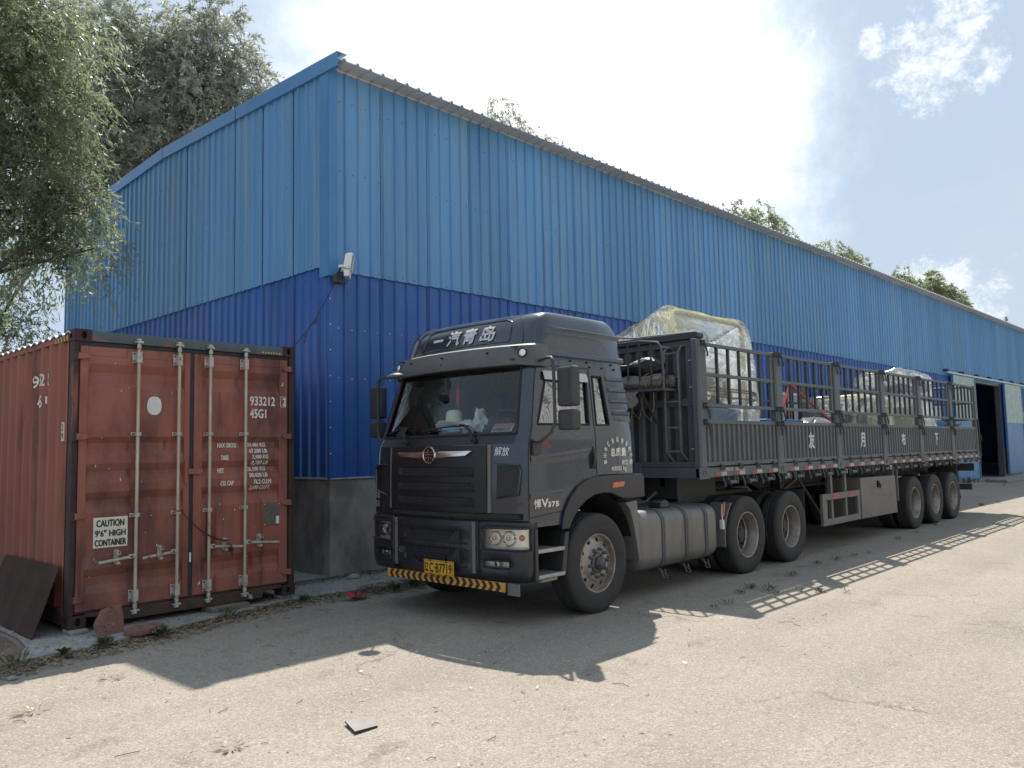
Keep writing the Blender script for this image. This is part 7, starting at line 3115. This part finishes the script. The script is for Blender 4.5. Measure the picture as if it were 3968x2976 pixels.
m1 = thing('wrapped_machine', 'tall yellow framed machine wrapped in clear film at the front of the trailer', 'machine', (3.6, 1.2, ZF))
sec1 = resample([(.40, 1.46), (.39, 2.3), (.43, 3.0), (.50, 3.53), (.56, 3.61), (.66, 3.60), (1.0, 3.44), (1.40, 3.30), (1.95, 3.16), (2.10, 3.0), (2.12, 2.2), (2.10, 1.46)], 56)
secs = []
for x, s in ((2.42, .04), (2.46, .0), (2.7, .0), (3.0, .01), (3.3, .015), (3.6, .015), (3.9, .01), (4.2, .0), (4.5, .0), (4.66, .01), (4.73, .05), (4.75, .12)):
    secs.append([(x + (.05 * (z - 2.0) if x > 4.4 else 0) * -.6, y + s * (1 if y < 1.2 else -1), z - s * (1 if z > 2.6 else 0)) for y, z in sec1])
film('film', 'wrap', m1, secs, amp=.010)
mb = MB()
mb.tube([(2.56, .60, 1.50), (2.56, .60, 3.38), (2.58, .60, 3.48), (2.66, .60, 3.54), (4.45, .60, 3.54), (4.56, .60, 3.48), (4.58, .60, 3.38), (4.58, .60, 1.5)], .038, 8)
mb.tube([(2.56, 1.9, 1.50), (2.56, 1.9, 2.9), (2.66, 1.9, 3.02), (4.45, 1.9, 3.02), (4.58, 1.9, 2.9), (4.58, 1.9, 1.5)], .034, 8)
for x, y, w in ((2.85, .95, .55), (3.2, 1.15, .7), (3.5, .9, .8), (3.9, 1.2, .5)):
    mb.tube([(x, y, 2.7), (x, y, 3.16), (x + .05, y, 3.22), (x + w - .05, y, 3.22), (x + w, y, 3.16), (x + w, y, 2.7)], .022, 7)
mb.tube([(2.56, .6, 3.1), (2.56, 1.9, 2.75)], .022, 7)
mb.build('yellow_frame', 'yellow', m1, smooth=50)
mb = MB()
mb.tube([(2.75, .70 + .42 * (1 - math.cos(a)), 2.75 + .70 * math.sin(a)) for a in [PI * i / 16 for i in range(17)]], .030, 8)
mb.build('blue_hoop', 'machine_blue', m1, smooth=60)
mb = MB()
mb.box(2.65, 3.45, .62, 1.85, 1.47, 2.05)
mb.box(3.55, 4.45, .58, 1.8, 1.47, 2.25)
mb.build('body', 'machine_blue', m1, bevel=0.05)
mb = MB()
mb.box(2.8, 4.3, .65, 1.6, 2.26, 2.55)
mb.box(3.3, 4.2, .66, 1.4, 2.56, 2.85)
mb.tube([(2.9, .7, 2.6), (3.5, .66, 2.75), (4.2, .7, 2.62)], .09, 8)
mb.build('drive_unit', 'machine_dk', m1, bevel=0.05)
mb = MB()
for z, ph in ((2.44, 0), (2.50, 1.2), (2.40, 2.0)):
    mb.tube([(3.58 + 1.20 * math.copysign(abs(math.cos(a)) ** .25, math.cos(a)), 1.25 + .87 * math.copysign(abs(math.sin(a)) ** .25, math.sin(a)), z + .03 * math.sin(3 * a + ph)) for a in [2 * PI * i / 40 for i in range(40)]], .012, 5, closed=True)
mb.build('twine', 'rope', m1, smooth=60)

m2 = thing('wrapped_cabinet', 'grey and cream machine cabinet under shiny film in the middle of the trailer bed', 'machine', (10.7, 1.3, ZF))
mb = MB()
mb.box(10.03, 10.10, .75, 1.92, 1.75, 2.62)
mb.build('end_panel', 'machine_dk', m2, bevel=0.01)
mb = MB()
mb.box(10.11, 11.4, .72, 1.95, 1.6, 2.63)
mb.build('cabinet_body', 'cream_box', m2, bevel=0.02)
mb = MB()
mb.box(9.98, 10.09, .85, 1.85, 1.47, 1.74)
mb.box(10.2, 10.35, .8, .95, 1.47, 1.59)
mb.box(11.1, 11.25, .8, .95, 1.47, 1.59)
mb.build('base', 'machine_blue', m2, bevel=0.01)
mb = MB()
mb.tube([(9.96, .95, 2.22), (9.93, .93, 1.95), (9.95, .90, 1.70), (9.96, .88, 1.50)], .03, 6)
mb.build('yellow_hose', 'yellow', m2, smooth=60)
s2 = resample([(.64, 1.46), (.64, 2.0), (.66, 2.66), (.74, 2.70), (1.92, 2.70), (2.02, 2.64), (2.02, 1.46)], 40)
film('film', 'wrap', m2, [[(x + .02 * (2.7 - z), y + s * (1 if y < 1.3 else -1), z - s * .6 * (z > 2)) for y, z in s2] for x, s in ((9.86, .05), (9.9, .01), (10.2, 0), (10.6, .02), (11.0, 0), (11.42, .01), (11.47, .06))], amp=.014, ph=1.0)

m3 = thing('wrapped_stand', 'tall film wrapped stand with a grey hood near the rear of the trailer', 'machine', (13.2, 1.2, ZF))
mb = MB()
mb.prism([(.56, 2.86), (1.80, 2.86), (1.80, 3.24), (.85, 3.28), (.56, 3.16)], lambda a, b, d: (d, a, b), 12.66, 13.7)
mb.build('hood', 'machine_grey', m3, bevel=0.05)
mb = MB()
mb.box(12.75, 13.6, .7, 1.2, 1.47, 2.5)
mb.tube([(12.7, .8, 1.5), (12.7, .8, 2.3), (12.7, 1.7, 2.3), (12.7, 1.7, 1.5)], .03, 7)
mb.tube([(13.0, 1.5, 1.5), (13.0, 1.5, 2.9)], .05, 8)
mb.build('stand_frame', 'cream_box', m3)
s3 = resample([(.46, 2.76), (.45, 3.15), (.55, 3.27), (.85, 3.40), (1.78, 3.33), (1.90, 3.2), (1.92, 2.76)], 36)
film('hood_film', 'wrap', m3, [[(x, y + s * (1 if y < 1.2 else -1), z - s * .7 * (z > 3)) for y, z in s3] for x, s in ((12.55, .06), (12.6, .0), (12.95, .0), (13.3, .015), (13.7, 0), (13.78, .06))], amp=.016, ph=2.2)
s3 = resample([(.40, 1.46), (.42, 2.2), (.50, 2.62), (.80, 2.74), (1.6, 2.72), (1.95, 2.5), (2.0, 1.46)], 36)
film('lower_film', 'wrap_y', m3, [[(x, y + s * (1 if y < 1.2 else -1), z - s * .7 * (z > 2)) for y, z in s3] for x, s in ((12.45, .08), (12.52, .0), (12.9, .02), (13.3, .0), (13.7, .02), (13.85, .09))], amp=.02, ph=3.1)

m4 = lump('film_heap', 'wrap_y', (8.35, 1.10, 1.72), .62, .50, .50, 'rounded heap of crumpled white film on the trailer bed by the red bars', 'plastic heap', 21, 20, .10)
rb = thing('red_trestle', 'thin red bars leaning together above the trailer bed', 'trestle', (7.56, 1.2, ZF))
ap = Vector((7.56, 1.2, 2.82))
for e_ in ((9.55, 1.15, 2.03), (7.0, 1.25, 1.96), (9.0, 1.9, 1.47)):
    mb = MB()
    e2 = Vector(e_)
    e2 = ap + (e2 - ap) * ((ap.z - 1.46) / (ap.z - e2.z))
    mb.bar(ap, e2, .035, .035)
    mb.build('leg', 'red_paint', rb)
mb = MB()
mb.box(6.02, 7.5, .95, 1.95, 1.46, 2.14)
b1 = mb.build('blue_crate', 'bin_blue', None, bevel=0.015)
tag(b1, 'blue steel crate on the trailer bed left of the red bars', 'crate')
mb = MB()
mb.box(13.95, 14.75, .55, 1.5, 1.46, 2.2)
b2 = mb.build('blue_crate', 'bin_blue', None, bevel=0.015)
tag(b2, 'blue steel crate at the rear end of the trailer bed', 'crate')
mb = MB()
mb.bar((13.9, .3, 2.06), (15.2, .32, 2.12), .05, .06)
mb.bar((14.95, .32, 2.10), (14.95, .32, 1.46), .05, .05)
tag(mb.build('black_bar', 'machine_dk'), 'black bent bar across the last bay of the trailer', 'bar')
# ---------------------------------------------------------------- trees
def leaves(clumps, leaf_l, leaf_w, dens, droop, rng, twig_l=.55):
    """leaf blades strung on drooping twigs that fill the clumps; clumps: (x, y, z, r)"""
    C_, D_, S_ = [], [], []
    for (x, y, z, r) in clumps:
        n_tw = int(dens * r * r)
        m = 22
        d = rng.normal(size=(n_tw, 3))
        d /= np.linalg.norm(d, axis=1, keepdims=True)
        rad = r * rng.uniform(.25, 1.02, n_tw) ** .6
        # lobed outline so that the crown does not read as balls
        lob = 1 + .28 * np.sin(3 * np.arctan2(d[:, 1], d[:, 0]) + z) * np.cos(2.2 * d[:, 2] + x) + .14 * np.sin(7 * d[:, 0] + 5 * d[:, 2])
        st = np.array([x, y, z]) + d * (rad * lob)[:, None] * np.array([1, 1, 1.08])
        dr = d * .6 + rng.normal(size=(n_tw, 3)) * .35 + np.array([0, 0, .10])
        dr /= np.linalg.norm(dr, axis=1, keepdims=True)
        L = twig_l * rng.uniform(.5, 1.35, n_tw)
        t = np.linspace(.05, 1, m)[None, :, None]
        p = st[:, None, :] + dr[:, None, :] * t * L[:, None, None] + np.array([0, 0, -1.0]) * (t ** 2) * (L * droop)[:, None, None]
        tan = dr[:, None, :] + np.array([0, 0, -2.0]) * t * droop
        tan = tan / np.linalg.norm(tan, axis=2, keepdims=True)
        C_.append(p.reshape(-1, 3))
        D_.append(np.broadcast_to(tan, p.shape).reshape(-1, 3))
        S_.append(np.full(p.shape[0] * m, 1.0))
    c = np.concatenate(C_)
    tn = np.concatenate(D_)
    n = len(c)
    side = rng.normal(size=(n, 3))
    ax = tn * .75 + side * .5 + np.array([0, 0, -.25]) * droop
    ax /= np.linalg.norm(ax, axis=1, keepdims=True)
    w = np.cross(ax, rng.normal(size=(n, 3)))
    w /= np.linalg.norm(w, axis=1, keepdims=True) + 1e-9
    l = leaf_l * rng.uniform(.65, 1.3, n)[:, None]
    ww = leaf_w * rng.uniform(.7, 1.25, n)[:, None]
    c = c + rng.normal(size=(n, 3)) * .02
    v = np.stack([c, c + ax * l * .42 + w * ww * .5, c + ax * l, c + ax * l * .42 - w * ww * .5], axis=1).reshape(-1, 3)
    q = np.arange(n * 4).reshape(-1, 4)
    return v, q


def tree(name, label, cat, base, top, clumps, leaf, mat, dens, droop, r0, seed, group=None, twig_l=.55, extra=()):
    rng = np.random.default_rng(seed)
    rr = random.Random(seed)
    t = thing(name, label, cat, base, group=group)
    mb = MB()
    b, tp = Vector(base), Vector(top)
    n = 8
    path = []
    for i in range(n + 1):
        k = i / n
        p = b.lerp(tp, k)
        p += Vector((rr.uniform(-.12, .12), rr.uniform(-.12, .12), 0)) * (1 if 0 < i < n else 0)
        path.append(p)
    rad = [r0 * (1.25 if i == 0 else 1 - .78 * i / n) for i in range(n + 1)]
    mb.tube(path, rad, 9)
    for (x, y, z, r) in clumps:
        e = Vector((x, y, z))
        cand = [i for i in range(1, n + 1) if path[i].z < z - .15] or [1]
        i0 = min(cand, key=lambda i: (path[i] - e).length + abs(path[i].z - (z - 1.2)) * .4)
        s = path[i0]
        md = s.lerp(e, .5) + Vector((rr.uniform(-.2, .2), rr.uniform(-.2, .2), rr.uniform(.05, .35)))
        rl = max(.018, min(rad[i0] * .55, .05 + .02 * r))
        pts = [s, s.lerp(md, .6) + Vector((0, 0, .05)), md, md.lerp(e, .55), e]
        mb.tube(pts, [rl, rl * .8, rl * .6, rl * .42, rl * .2], 6)
        for _ in range(5):
            u = Vector((rr.gauss(0, 1), rr.gauss(0, 1), rr.gauss(0.3, .8)))
            u.normalize()
            q = e + u * r * .85
            mb.tube([md.lerp(e, rr.uniform(.3, 1)), e.lerp(q, .55) + Vector((0, 0, .05)), q], [rl * .3, rl * .2, rl * .08], 4)
    for pts, ra in extra:
        mb.tube(pts, ra, 6)
    mb.build('trunk', 'bark', t, smooth=60)
    v, q = leaves(clumps, leaf[0], leaf[1], dens, droop, rng, twig_l)
    big_mesh('crown', v, q, mat, t)
    return t


A_ = [(-3.18, 9.3, 8.56, 0.79), (-2.62, 9.14, 9.03, 0.61), (-2.21, 9.01, 8.59, 0.45), (-3.01, 9.25, 7.51, 0.84), (-2.46, 9.06, 7.74, 0.5), (-3.12, 9.28, 6.41, 0.79), (-2.61, 9.11, 6.64, 0.55), (-2.21, 8.99, 6.08, 0.48), (-2.9, 9.22, 5.59, 0.69), (-2.31, 9.02, 5.42, 0.47), (-1.98, 8.92, 5.15, 0.29), (-2.6, 9.13, 4.94, 0.42), (-2.11, 8.96, 5.75, 0.35), (-2.78, 9.5, 8.2, 0.59), (-2.36, 9.3, 7.1, 0.42), (-3.73, 9.47, 8.58, 0.93), (-3.95, 9.49, 7.07, 1.02), (-3.75, 9.45, 5.66, 0.84), (-4.8, 9.9, 7.9, 1.14), (-5.0, 10.2, 6.3, 1.04), (-3.36, 9.7, 9.5, 0.76), (-4.2, 10.0, 9.6, 0.95), (-5.6, 9.4, 7.2, 0.95)]
tree('willow_tree', 'near green willow hanging over the red container at the left edge', 'tree', (-5.6, 10.2, 0), (-3.6, 9.6, 8.2), A_, (.125, .026), 'leaf_a', 320, .75, .21, 3, twig_l=.62,
     extra=[([(-4.9, 9.9, 2.3), (-4.3, 9.4, 3.7), (-3.5, 8.95, 4.45), (-2.95, 8.75, 4.95), (-2.5, 8.8, 5.3)], [.075, .065, .055, .045, .03])])
B_ = [(1.78, 18.26, 12.18, 1.3), (2.31, 18.06, 13.7, .92), (2.84, 17.84, 12.54, 1.15), (2.24, 18.09, 10.74, 1.06), (1.5, 18.36, 10.24, 1.06), (3.17, 17.7, 11.43, .76), (2.62, 17.93, 10.03, .73), (2.01, 18.17, 9.12, .6),
      (1.01, 18.53, 10.9, 1.06), (1.6, 18.3, 14.2, .9), (.4, 18.8, 12.4, 1.2), (3.1, 17.9, 13.3, .8), (2.9, 17.9, 14.3, .7), (3.0, 17.8, 10.6, .9), (1.3, 18.4, 13.0, 1.1), (1.0, 18.6, 9.3, .9), (.7, 18.9, 13.8, .9), (1.9, 19.2, 11.6, 1.1), (2.4, 18.7, 8.3, .7)]
tree('poplar_tree', 'tall grey green tree directly behind the near willow, left of the warehouse gable top', 'tree', (1.7, 19.2, 0), (1.9, 18.6, 12.4), B_, (.165, .046), 'leaf_b', 135, .45, .24, 5, twig_l=.6)
C_ = [(3.68, 16.9, 12.94, 1.25), (4.3, 16.7, 13.9, .90), (4.93, 16.4, 12.9, .70), (3.44, 17.0, 11.6, 1.02), (4.31, 16.7, 11.88, .86), (5.25, 16.3, 12.45, .36), (3.25, 17.1, 13.1, .75), (4.02, 16.9, 14.7, .72),
      (3.02, 17.1, 10.48, .63), (4.69, 16.5, 11.62, .63), (3.62, 17.0, 13.9, .7), (5.1, 16.4, 13.4, .30), (4.0, 17.5, 12.4, 1.0), (3.7, 17.4, 10.2, .8), (4.6, 17.0, 13.2, .7), (4.9, 16.6, 12.1, .5)]
tree('poplar_tree', 'rounded grey green tree rising over the warehouse gable, right of the taller one', 'tree', (4.0, 17.6, 0), (4.0, 17.2, 12.6), C_, (.165, .046), 'leaf_b', 125, .45, .22, 6, twig_l=.55)
D_ = [(-.84, 15.6, 4.74, .5), (-1.19, 15.6, 4.95, .5), (-1.46, 15.6, 4.42, .6), (-1.5, 15.7, 5.5, .4), (-1.0, 15.7, 5.55, .3), (-1.95, 15.7, 4.8, .7), (-2.3, 15.8, 6.0, .4), (-1.2, 15.6, 3.9, .6), (-2.0, 15.8, 3.7, .8), (-1.65, 15.7, 6.3, .35)]
tree('young_tree', 'thin sparse young tree low behind the container top, left of the gable', 'tree', (-2.1, 16.2, 0), (-1.6, 15.8, 5.0), D_, (.115, .030), 'leaf_c', 120, .55, .10, 8, twig_l=.5,
     extra=[([(-2.1, 16.1, 3.0), (-1.6, 15.8, 4.6), (-1.0, 15.6, 5.9), (-.7, 15.5, 6.5)], [.05, .04, .025, .01]), ([(-1.9, 16.0, 3.6), (-2.3, 15.8, 5.2), (-2.2, 15.7, 6.6)], [.04, .03, .012])])
far = [('tall slender willow showing above the near third of the warehouse roof', (17.6, 18.6, 0), (17.8, 18.4, 15.2), [(17.89, 18.12, 16.45, .62), (18.22, 17.9, 15.7, .58), (17.55, 18.5, 15.95, .38), (18.66, 17.6, 15.6, .3), (17.9, 18.5, 14.8, .9), (18.1, 18.2, 13.6, 1.1)], (.15, .032), 'leaf_b', 150, .9),
       ('small willow top just right of the slender willow above the roof', (20.4, 17.9, 0), (20.4, 17.7, 14.4), [(20.3, 17.7, 15.55, .50), (20.75, 17.3, 15.3, .30), (20.3, 17.8, 14.6, .8), (20.5, 17.7, 13.4, 1.0)], (.15, .032), 'leaf_b', 150, .9),
       ('broad willow clump above the middle of the long warehouse roof', (40.3, 19.0, 0), (40.4, 18.6, 14.6), [(39.9, 19.2, 15.9, 1.25), (40.9, 17.6, 15.1, 1.55), (41.6, 16.9, 14.2, 1.3), (41.3, 17.4, 15.8, .7), (39.2, 19.8, 15.2, 1.1), (40.4, 18.6, 14.2, 1.7), (42.4, 16.4, 13.6, 1.1), (38.7, 20.3, 15.9, .6), (40.5, 18.2, 16.3, .6), (43.2, 16.2, 13.2, .9)], (.26, .055), 'leaf_c', 82, 1.0),
       ('two low tree tops right of the broad willow clump behind the roof', (54.5, 18.2, 0), (54.6, 17.8, 14.8), [(53.9, 18.2, 16.0, .9), (54.9, 17.2, 15.1, 1.1), (54.2, 18.0, 14.6, 1.4), (52.6, 19.0, 16.0, .7), (55.8, 16.6, 14.3, .9)], (.30, .07), 'leaf_c', 72, .8),
       ('faint feathery willow tip beside the low cloud behind the roof', (67.6, 18.0, 0), (67.7, 17.8, 14.8), [(67.7, 17.7, 16.05, .75), (67.4, 17.9, 15.4, .9), (68.2, 17.5, 15.5, .6)], (.36, .085), 'leaf_c', 70, .9),
       ('round tree top furthest right above the far end of the roof', (74.2, 17.6, 0), (74.2, 17.4, 15.0), [(74.1, 17.2, 15.6, 1.4), (75.2, 16.1, 14.7, 1.3), (73.6, 18.2, 15.4, 1.0), (74.3, 17.2, 14.4, 1.7), (76.2, 15.6, 14.0, 1.0)], (.42, .10), 'leaf_c', 72, .6)]
for i, (lab, b, tp, cl, lf, mt, dn, dr) in enumerate(far):
    tree('willow_tree', lab, 'tree', b, tp, cl, lf, mt, dn, dr, .22, 20 + i, 'trees behind the warehouse', twig_l=.5 + .12 * i)

# ---------------------------------------------------------------- weeds, litter, stones
def weed_mesh(name, rng, n, h, spread, w, mat='weed', broad=False):
    V_, Q_ = [], []
    for i in range(n):
        a = rng.uniform(0, 2 * PI)
        r = spread * rng.uniform(0, 1) ** .7
        b = np.array([r * math.cos(a), r * math.sin(a), 0.0])
        tilt = rng.uniform(.2, 1.1)
        d = np.array([math.cos(a) * tilt, math.sin(a) * tilt, rng.uniform(.25, 1.0)])
        d /= np.linalg.norm(d)
        sd = np.cross(d, [0, 0, 1.0])
        sd /= np.linalg.norm(sd) + 1e-9
        L = h * rng.uniform(.5, 1.2)
        ww = w * rng.uniform(.7, 1.3)
        st = b + (np.array([0, 0, rng.uniform(0, h * .5)]) if not broad else 0)
        p1, p2 = st + d * L * .5, st + d * L + np.array([0, 0, -.25 * L])
        k = len(V_) * 1
        V_ += [st - sd * ww * .15, st + sd * ww * .15, p1 + sd * ww * .5, p1 - sd * ww * .5, p2 + sd * ww * .06, p2 - sd * ww * .06]
        Q_ += [(k, k + 1, k + 2, k + 3), (k + 3, k + 2, k + 4, k + 5)]
    me = bpy.data.meshes.new(name)
    me.from_pydata([tuple(v) for v in V_], [], Q_)
    me.materials.append(MT[mat])
    return me


rng = np.random.default_rng(12)
tufts = [weed_mesh('weed', rng, 34, .06, .055, .012), weed_mesh('weed', rng, 26, .05, .045, .012, 'weed_dry'), weed_mesh('weed', rng, 48, .06, .065, .013)]
wpos = [(4.62, -.372, 2), (5.155, -.439, 0), (6.122, -.559, 1), (2.236, -.563, 2), (2.197, -.809, 0), (2.05, -.96, 1), (1.853, -.628, 0), (.929, -.796, 1), (1.208, -.81, 1), (2.36, -1.10, 1), (2.45, -1.30, 2), (2.6, -1.55, 1),
        (17.2, .46, 2), (18.36, .30, 0), (8.3, -.30, 0), (9.6, -.22, 1), (11.1, -.12, 0), (5.7, -.50, 1), (3.4, -.55, 0), (28.5, 2.3, 2)]
W_DONE = []
WL = ['leafy weed tuft in the shade right of the second drive wheel', 'low weed tuft in the shade below the mud flap behind the drive wheels', 'dry weed tuft in the shade below the side guard',
      'leafy weed tuft in the shade between the fuel tank and the gate shadow', 'low green weed tuft just above the near corner of the gate shadow', 'dry weed tuft touching the near corner of the gate shadow',
      'dark weed tuft in the shade left of the gate shadow', 'dry weed tuft in the shade below the fuel tank middle', 'dry weed tuft in the shade below the rear fuel tank strap', 'yellowish weed tuft inside the first cell of the gate shadow',
      'wide weed tuft in the first bay of the gate shadow', 'straggling weed tuft on the sunlit yard below the gate shadow', 'weed tuft on the far joint right of the last trailer wheel', 'low weed on the far sunlit joint at the right edge',
      'low weed in the shade below the tool box', 'dry weed in the shade left of the trailer wheels', 'low weed in the shade in front of the first trailer wheel', 'dry weed in the shade below the guard frame corner',
      'low weed in the shade beside the first drive wheel', 'leafy weed patch before the left door leaf']
for x, y, k in wpos:
    o = bpy.data.objects.new('weed_tuft', tufts[k])
    COL.objects.link(o)
    o.location = (x, y, 0.001)
    o.rotation_euler = (0, 0, random.uniform(0, 6))
    o.scale = [random.uniform(.8, 1.3)] * 3
    tag(o, WL[len(W_DONE)], 'weed', 'weeds in the yard cracks')
    W_DONE.append(1)
# leafier plants along the apron edge
big = [(-4.30, 2.50, .11, 12, .05, 'broad leaved green weed at the left end of the concrete apron edge'), (-3.93, 2.60, .075, 110, .014, 'bushy small leaved weed on the apron edge left of the patterned tile'),
       (-3.42, 2.60, .075, 110, .015, 'bushy green weed in front of the flat red slab'), (-1.62, 2.98, .07, 90, .013, 'scraggly weed on the apron edge under the container right corner'),
       (-1.18, 2.66, .12, 9, .04, 'dark rosette weed just below the red rag'), (-.50, 2.74, .08, 110, .014, 'leafy weed patch by the truck front corner'), (-.15, 2.80, .08, 120, .014, 'weed patch running under the truck bumper'), (-4.72, 2.35, .12, 40, .014, 'bright grass tuft at the far left edge'), (-2.6, 2.88, .09, 50, .013, 'low creeping weed in front of the container middle'), (27.6, 3.3, .35, 60, .03, 'weeds at the foot of the left door leaf')]
for i, (x, y, h, n, w, lab) in enumerate(big):
    me = weed_mesh('weed_plant', np.random.default_rng(40 + i), n, h, h * (.15 if n < 15 else .9), w, 'weed', n < 15)
    o = bpy.data.objects.new('weed_plant', me)
    COL.objects.link(o)
    o.location = (x, y, 0.03)
    tag(o, lab, 'weed')
# dry plant wads
for x, y, lab in ((-4.97, 1.02, 'dry brown plant wad on the sunlit yard at the left edge'), (-4.43, -.66, 'crushed dry leaf heap on the yard in the foreground'), (-4.30, 1.45, 'thin dry stalk lying on the yard left of the shadow corner')):
    me = weed_mesh('dry_wad', np.random.default_rng(int(abs(x * 100))), 26, .07, .06, .010, 'litter')
    o = bpy.data.objects.new('dry_wad', me)
    COL.objects.link(o)
    o.location = (x, y, .006)
    o.scale = (1.3, 1.0, .5)
    tag(o, lab, 'dry plants')


def scatter(name, pts, l, w, mat, rng, kind=True, zbase=.004):
    n = len(pts)
    a = rng.uniform(0, 2 * PI, n)
    L = l * rng.uniform(.5, 1.4, n)
    W = w * rng.uniform(.6, 1.4, n)
    d = np.stack([np.cos(a), np.sin(a), rng.uniform(-.25, .25, n)], 1)
    s = np.stack([-np.sin(a), np.cos(a), rng.uniform(-.35, .35, n)], 1)
    c = np.concatenate([pts, np.full((n, 1), 0.0)], 1)
    c[:, 2] = zbase + rng.uniform(.001, .014, n)
    if pts.shape[1] == 3:
        c = pts.copy()
    curl = np.array([0, 0, 1.0]) * (L * .16)[:, None]
    v = np.stack([c - d * L[:, None] * .5 + curl, c + s * W[:, None] * .5, c + d * L[:, None] * .5 + curl * .6, c - s * W[:, None] * .5], 1).reshape(-1, 3)
    v[:, 2] = np.maximum(v[:, 2], zbase + .0005)
    o = big_mesh(name, v, np.arange(n * 4).reshape(-1, 4), mat)
    return tag(o, kind='stuff')


rng = np.random.default_rng(77)
fx_ = np.array([p[0] for p in front])
fy_ = np.array([p[1] for p in front])


def edge_pts(n, off0, off1, x0=-5.6, x1=.4):
    x = rng.uniform(x0, x1, n)
    y = np.interp(x, fx_, fy_) - off0 - (off1 - off0) * rng.uniform(0, 1, n) ** 1.6 + rng.normal(0, .03, n)
    y = np.where(x < -4.6, 2.35 + rng.normal(0, .12, n), y)
    return np.stack([x, y], 1)


scatter('fallen_leaves', edge_pts(3800, -.06, .42), .056, .017, 'litter', rng)
scatter('yellow_leaves', edge_pts(260, .0, .40), .05, .014, 'litter_y', rng)
p = np.stack([rng.uniform(-4.4, 1.0, 900), rng.uniform(2.7, 4.2, 900)], 1)
scatter('apron_leaves', p, .050, .013, 'litter', rng, zbase=.038)
# dark mulch along the joint
p = np.stack([rng.uniform(-1.6, 3.0, 700), 4.2 - np.abs(rng.normal(0, .16, 700))], 1)
scatter('wall_foot_litter', p, .05, .015, 'litter', rng, zbase=.038)
p = np.stack([rng.uniform(-1.6, 3.0, 900), 4.2 - np.abs(rng.normal(0, .14, 900))], 1)
scatter('wall_foot_debris', p, .05, .025, 'bark', rng, zbase=.037)
p = np.stack([rng.uniform(-.8, .5, 500), rng.uniform(2.75, 3.2, 500)], 1)
scatter('corner_debris', p, .045, .02, 'bark', rng, zbase=.037)
scatter('joint_debris', edge_pts(2600, -.05, .22), .032, .015, 'bark', rng)
p = np.concatenate([np.stack([rng.uniform(-5.5, 3, 260), rng.uniform(-2.5, 2.6, 260)], 1), np.stack([rng.uniform(-4.8, 0, 90), rng.uniform(.5, 2.6, 90)], 1)])
scatter('stray_leaves', p, .042, .012, 'litter', rng)
p = np.stack([rng.uniform(-5.2, 4, 60), rng.uniform(-2.5, 2.0, 60)], 1)
scatter('stray_yellow_leaves', p, .034, .013, 'litter_y', rng)
p = np.stack([rng.uniform(-6.6, -4.3, 900), rng.uniform(2.3, 5.5, 900)], 1)
scatter('earth_litter', p, .045, .013, 'litter', rng, zbase=.034)
mb = MB()
rr_ = random.Random(4)
for k in range(90):
    x, y = rr_.uniform(-5.4, 1.5), rr_.uniform(-2.2, 2.6)
    if k > 45:
        x, y = rr_.uniform(-4.8, .3), rr_.uniform(2.35, 2.95)
    a, l = rr_.uniform(0, 6.28), rr_.uniform(.04, .16)
    mb.tube([(x, y, .005), (x + l * .5 * math.cos(a), y + l * .5 * math.sin(a), .012), (x + l * math.cos(a + .3), y + l * math.sin(a + .3), .006)], .0022, 4)
tag(mb.build('twigs', 'twig'), kind='stuff')
mb = MB()
for k in range(150):
    x, y = rr_.uniform(-6, 6), rr_.uniform(-3, 2.6)
    if k > 70:
        x, y = rr_.uniform(-5.0, .3), rr_.uniform(2.3, 2.95)
    s = rr_.uniform(.005, .014)
    mb.add([(x - s, y, 0), (x, y - s * .8, 0), (x + s * .9, y, 0), (x, y + s, 0), (x + s * .1, y, s * .9)], [(0, 1, 4), (1, 2, 4), (2, 3, 4), (3, 0, 4)])
tag(mb.build('pebbles', 'stone'), kind='stuff')
for i, (x, y, s, lab) in enumerate(((-4.98, 2.02, .035, 'pale stone lump at the left edge of the yard, nearer the frame edge'), (-4.82, 2.04, .03, 'pale stone lump at the left edge of the yard, second from the frame edge'))):
    lump('stone', 'stone', (x, y, s * .5), s * 1.3, s, s * .6, lab, 'stone', 60 + i, 9, .2)
lump('stone_chunk', 'stone', (-.30, 3.86, .06), .09, .06, .035, 'grey stone chunk lying by the foot of the warehouse corner', 'stone', 71, 9, .3)
print('objects', len(bpy.data.objects))
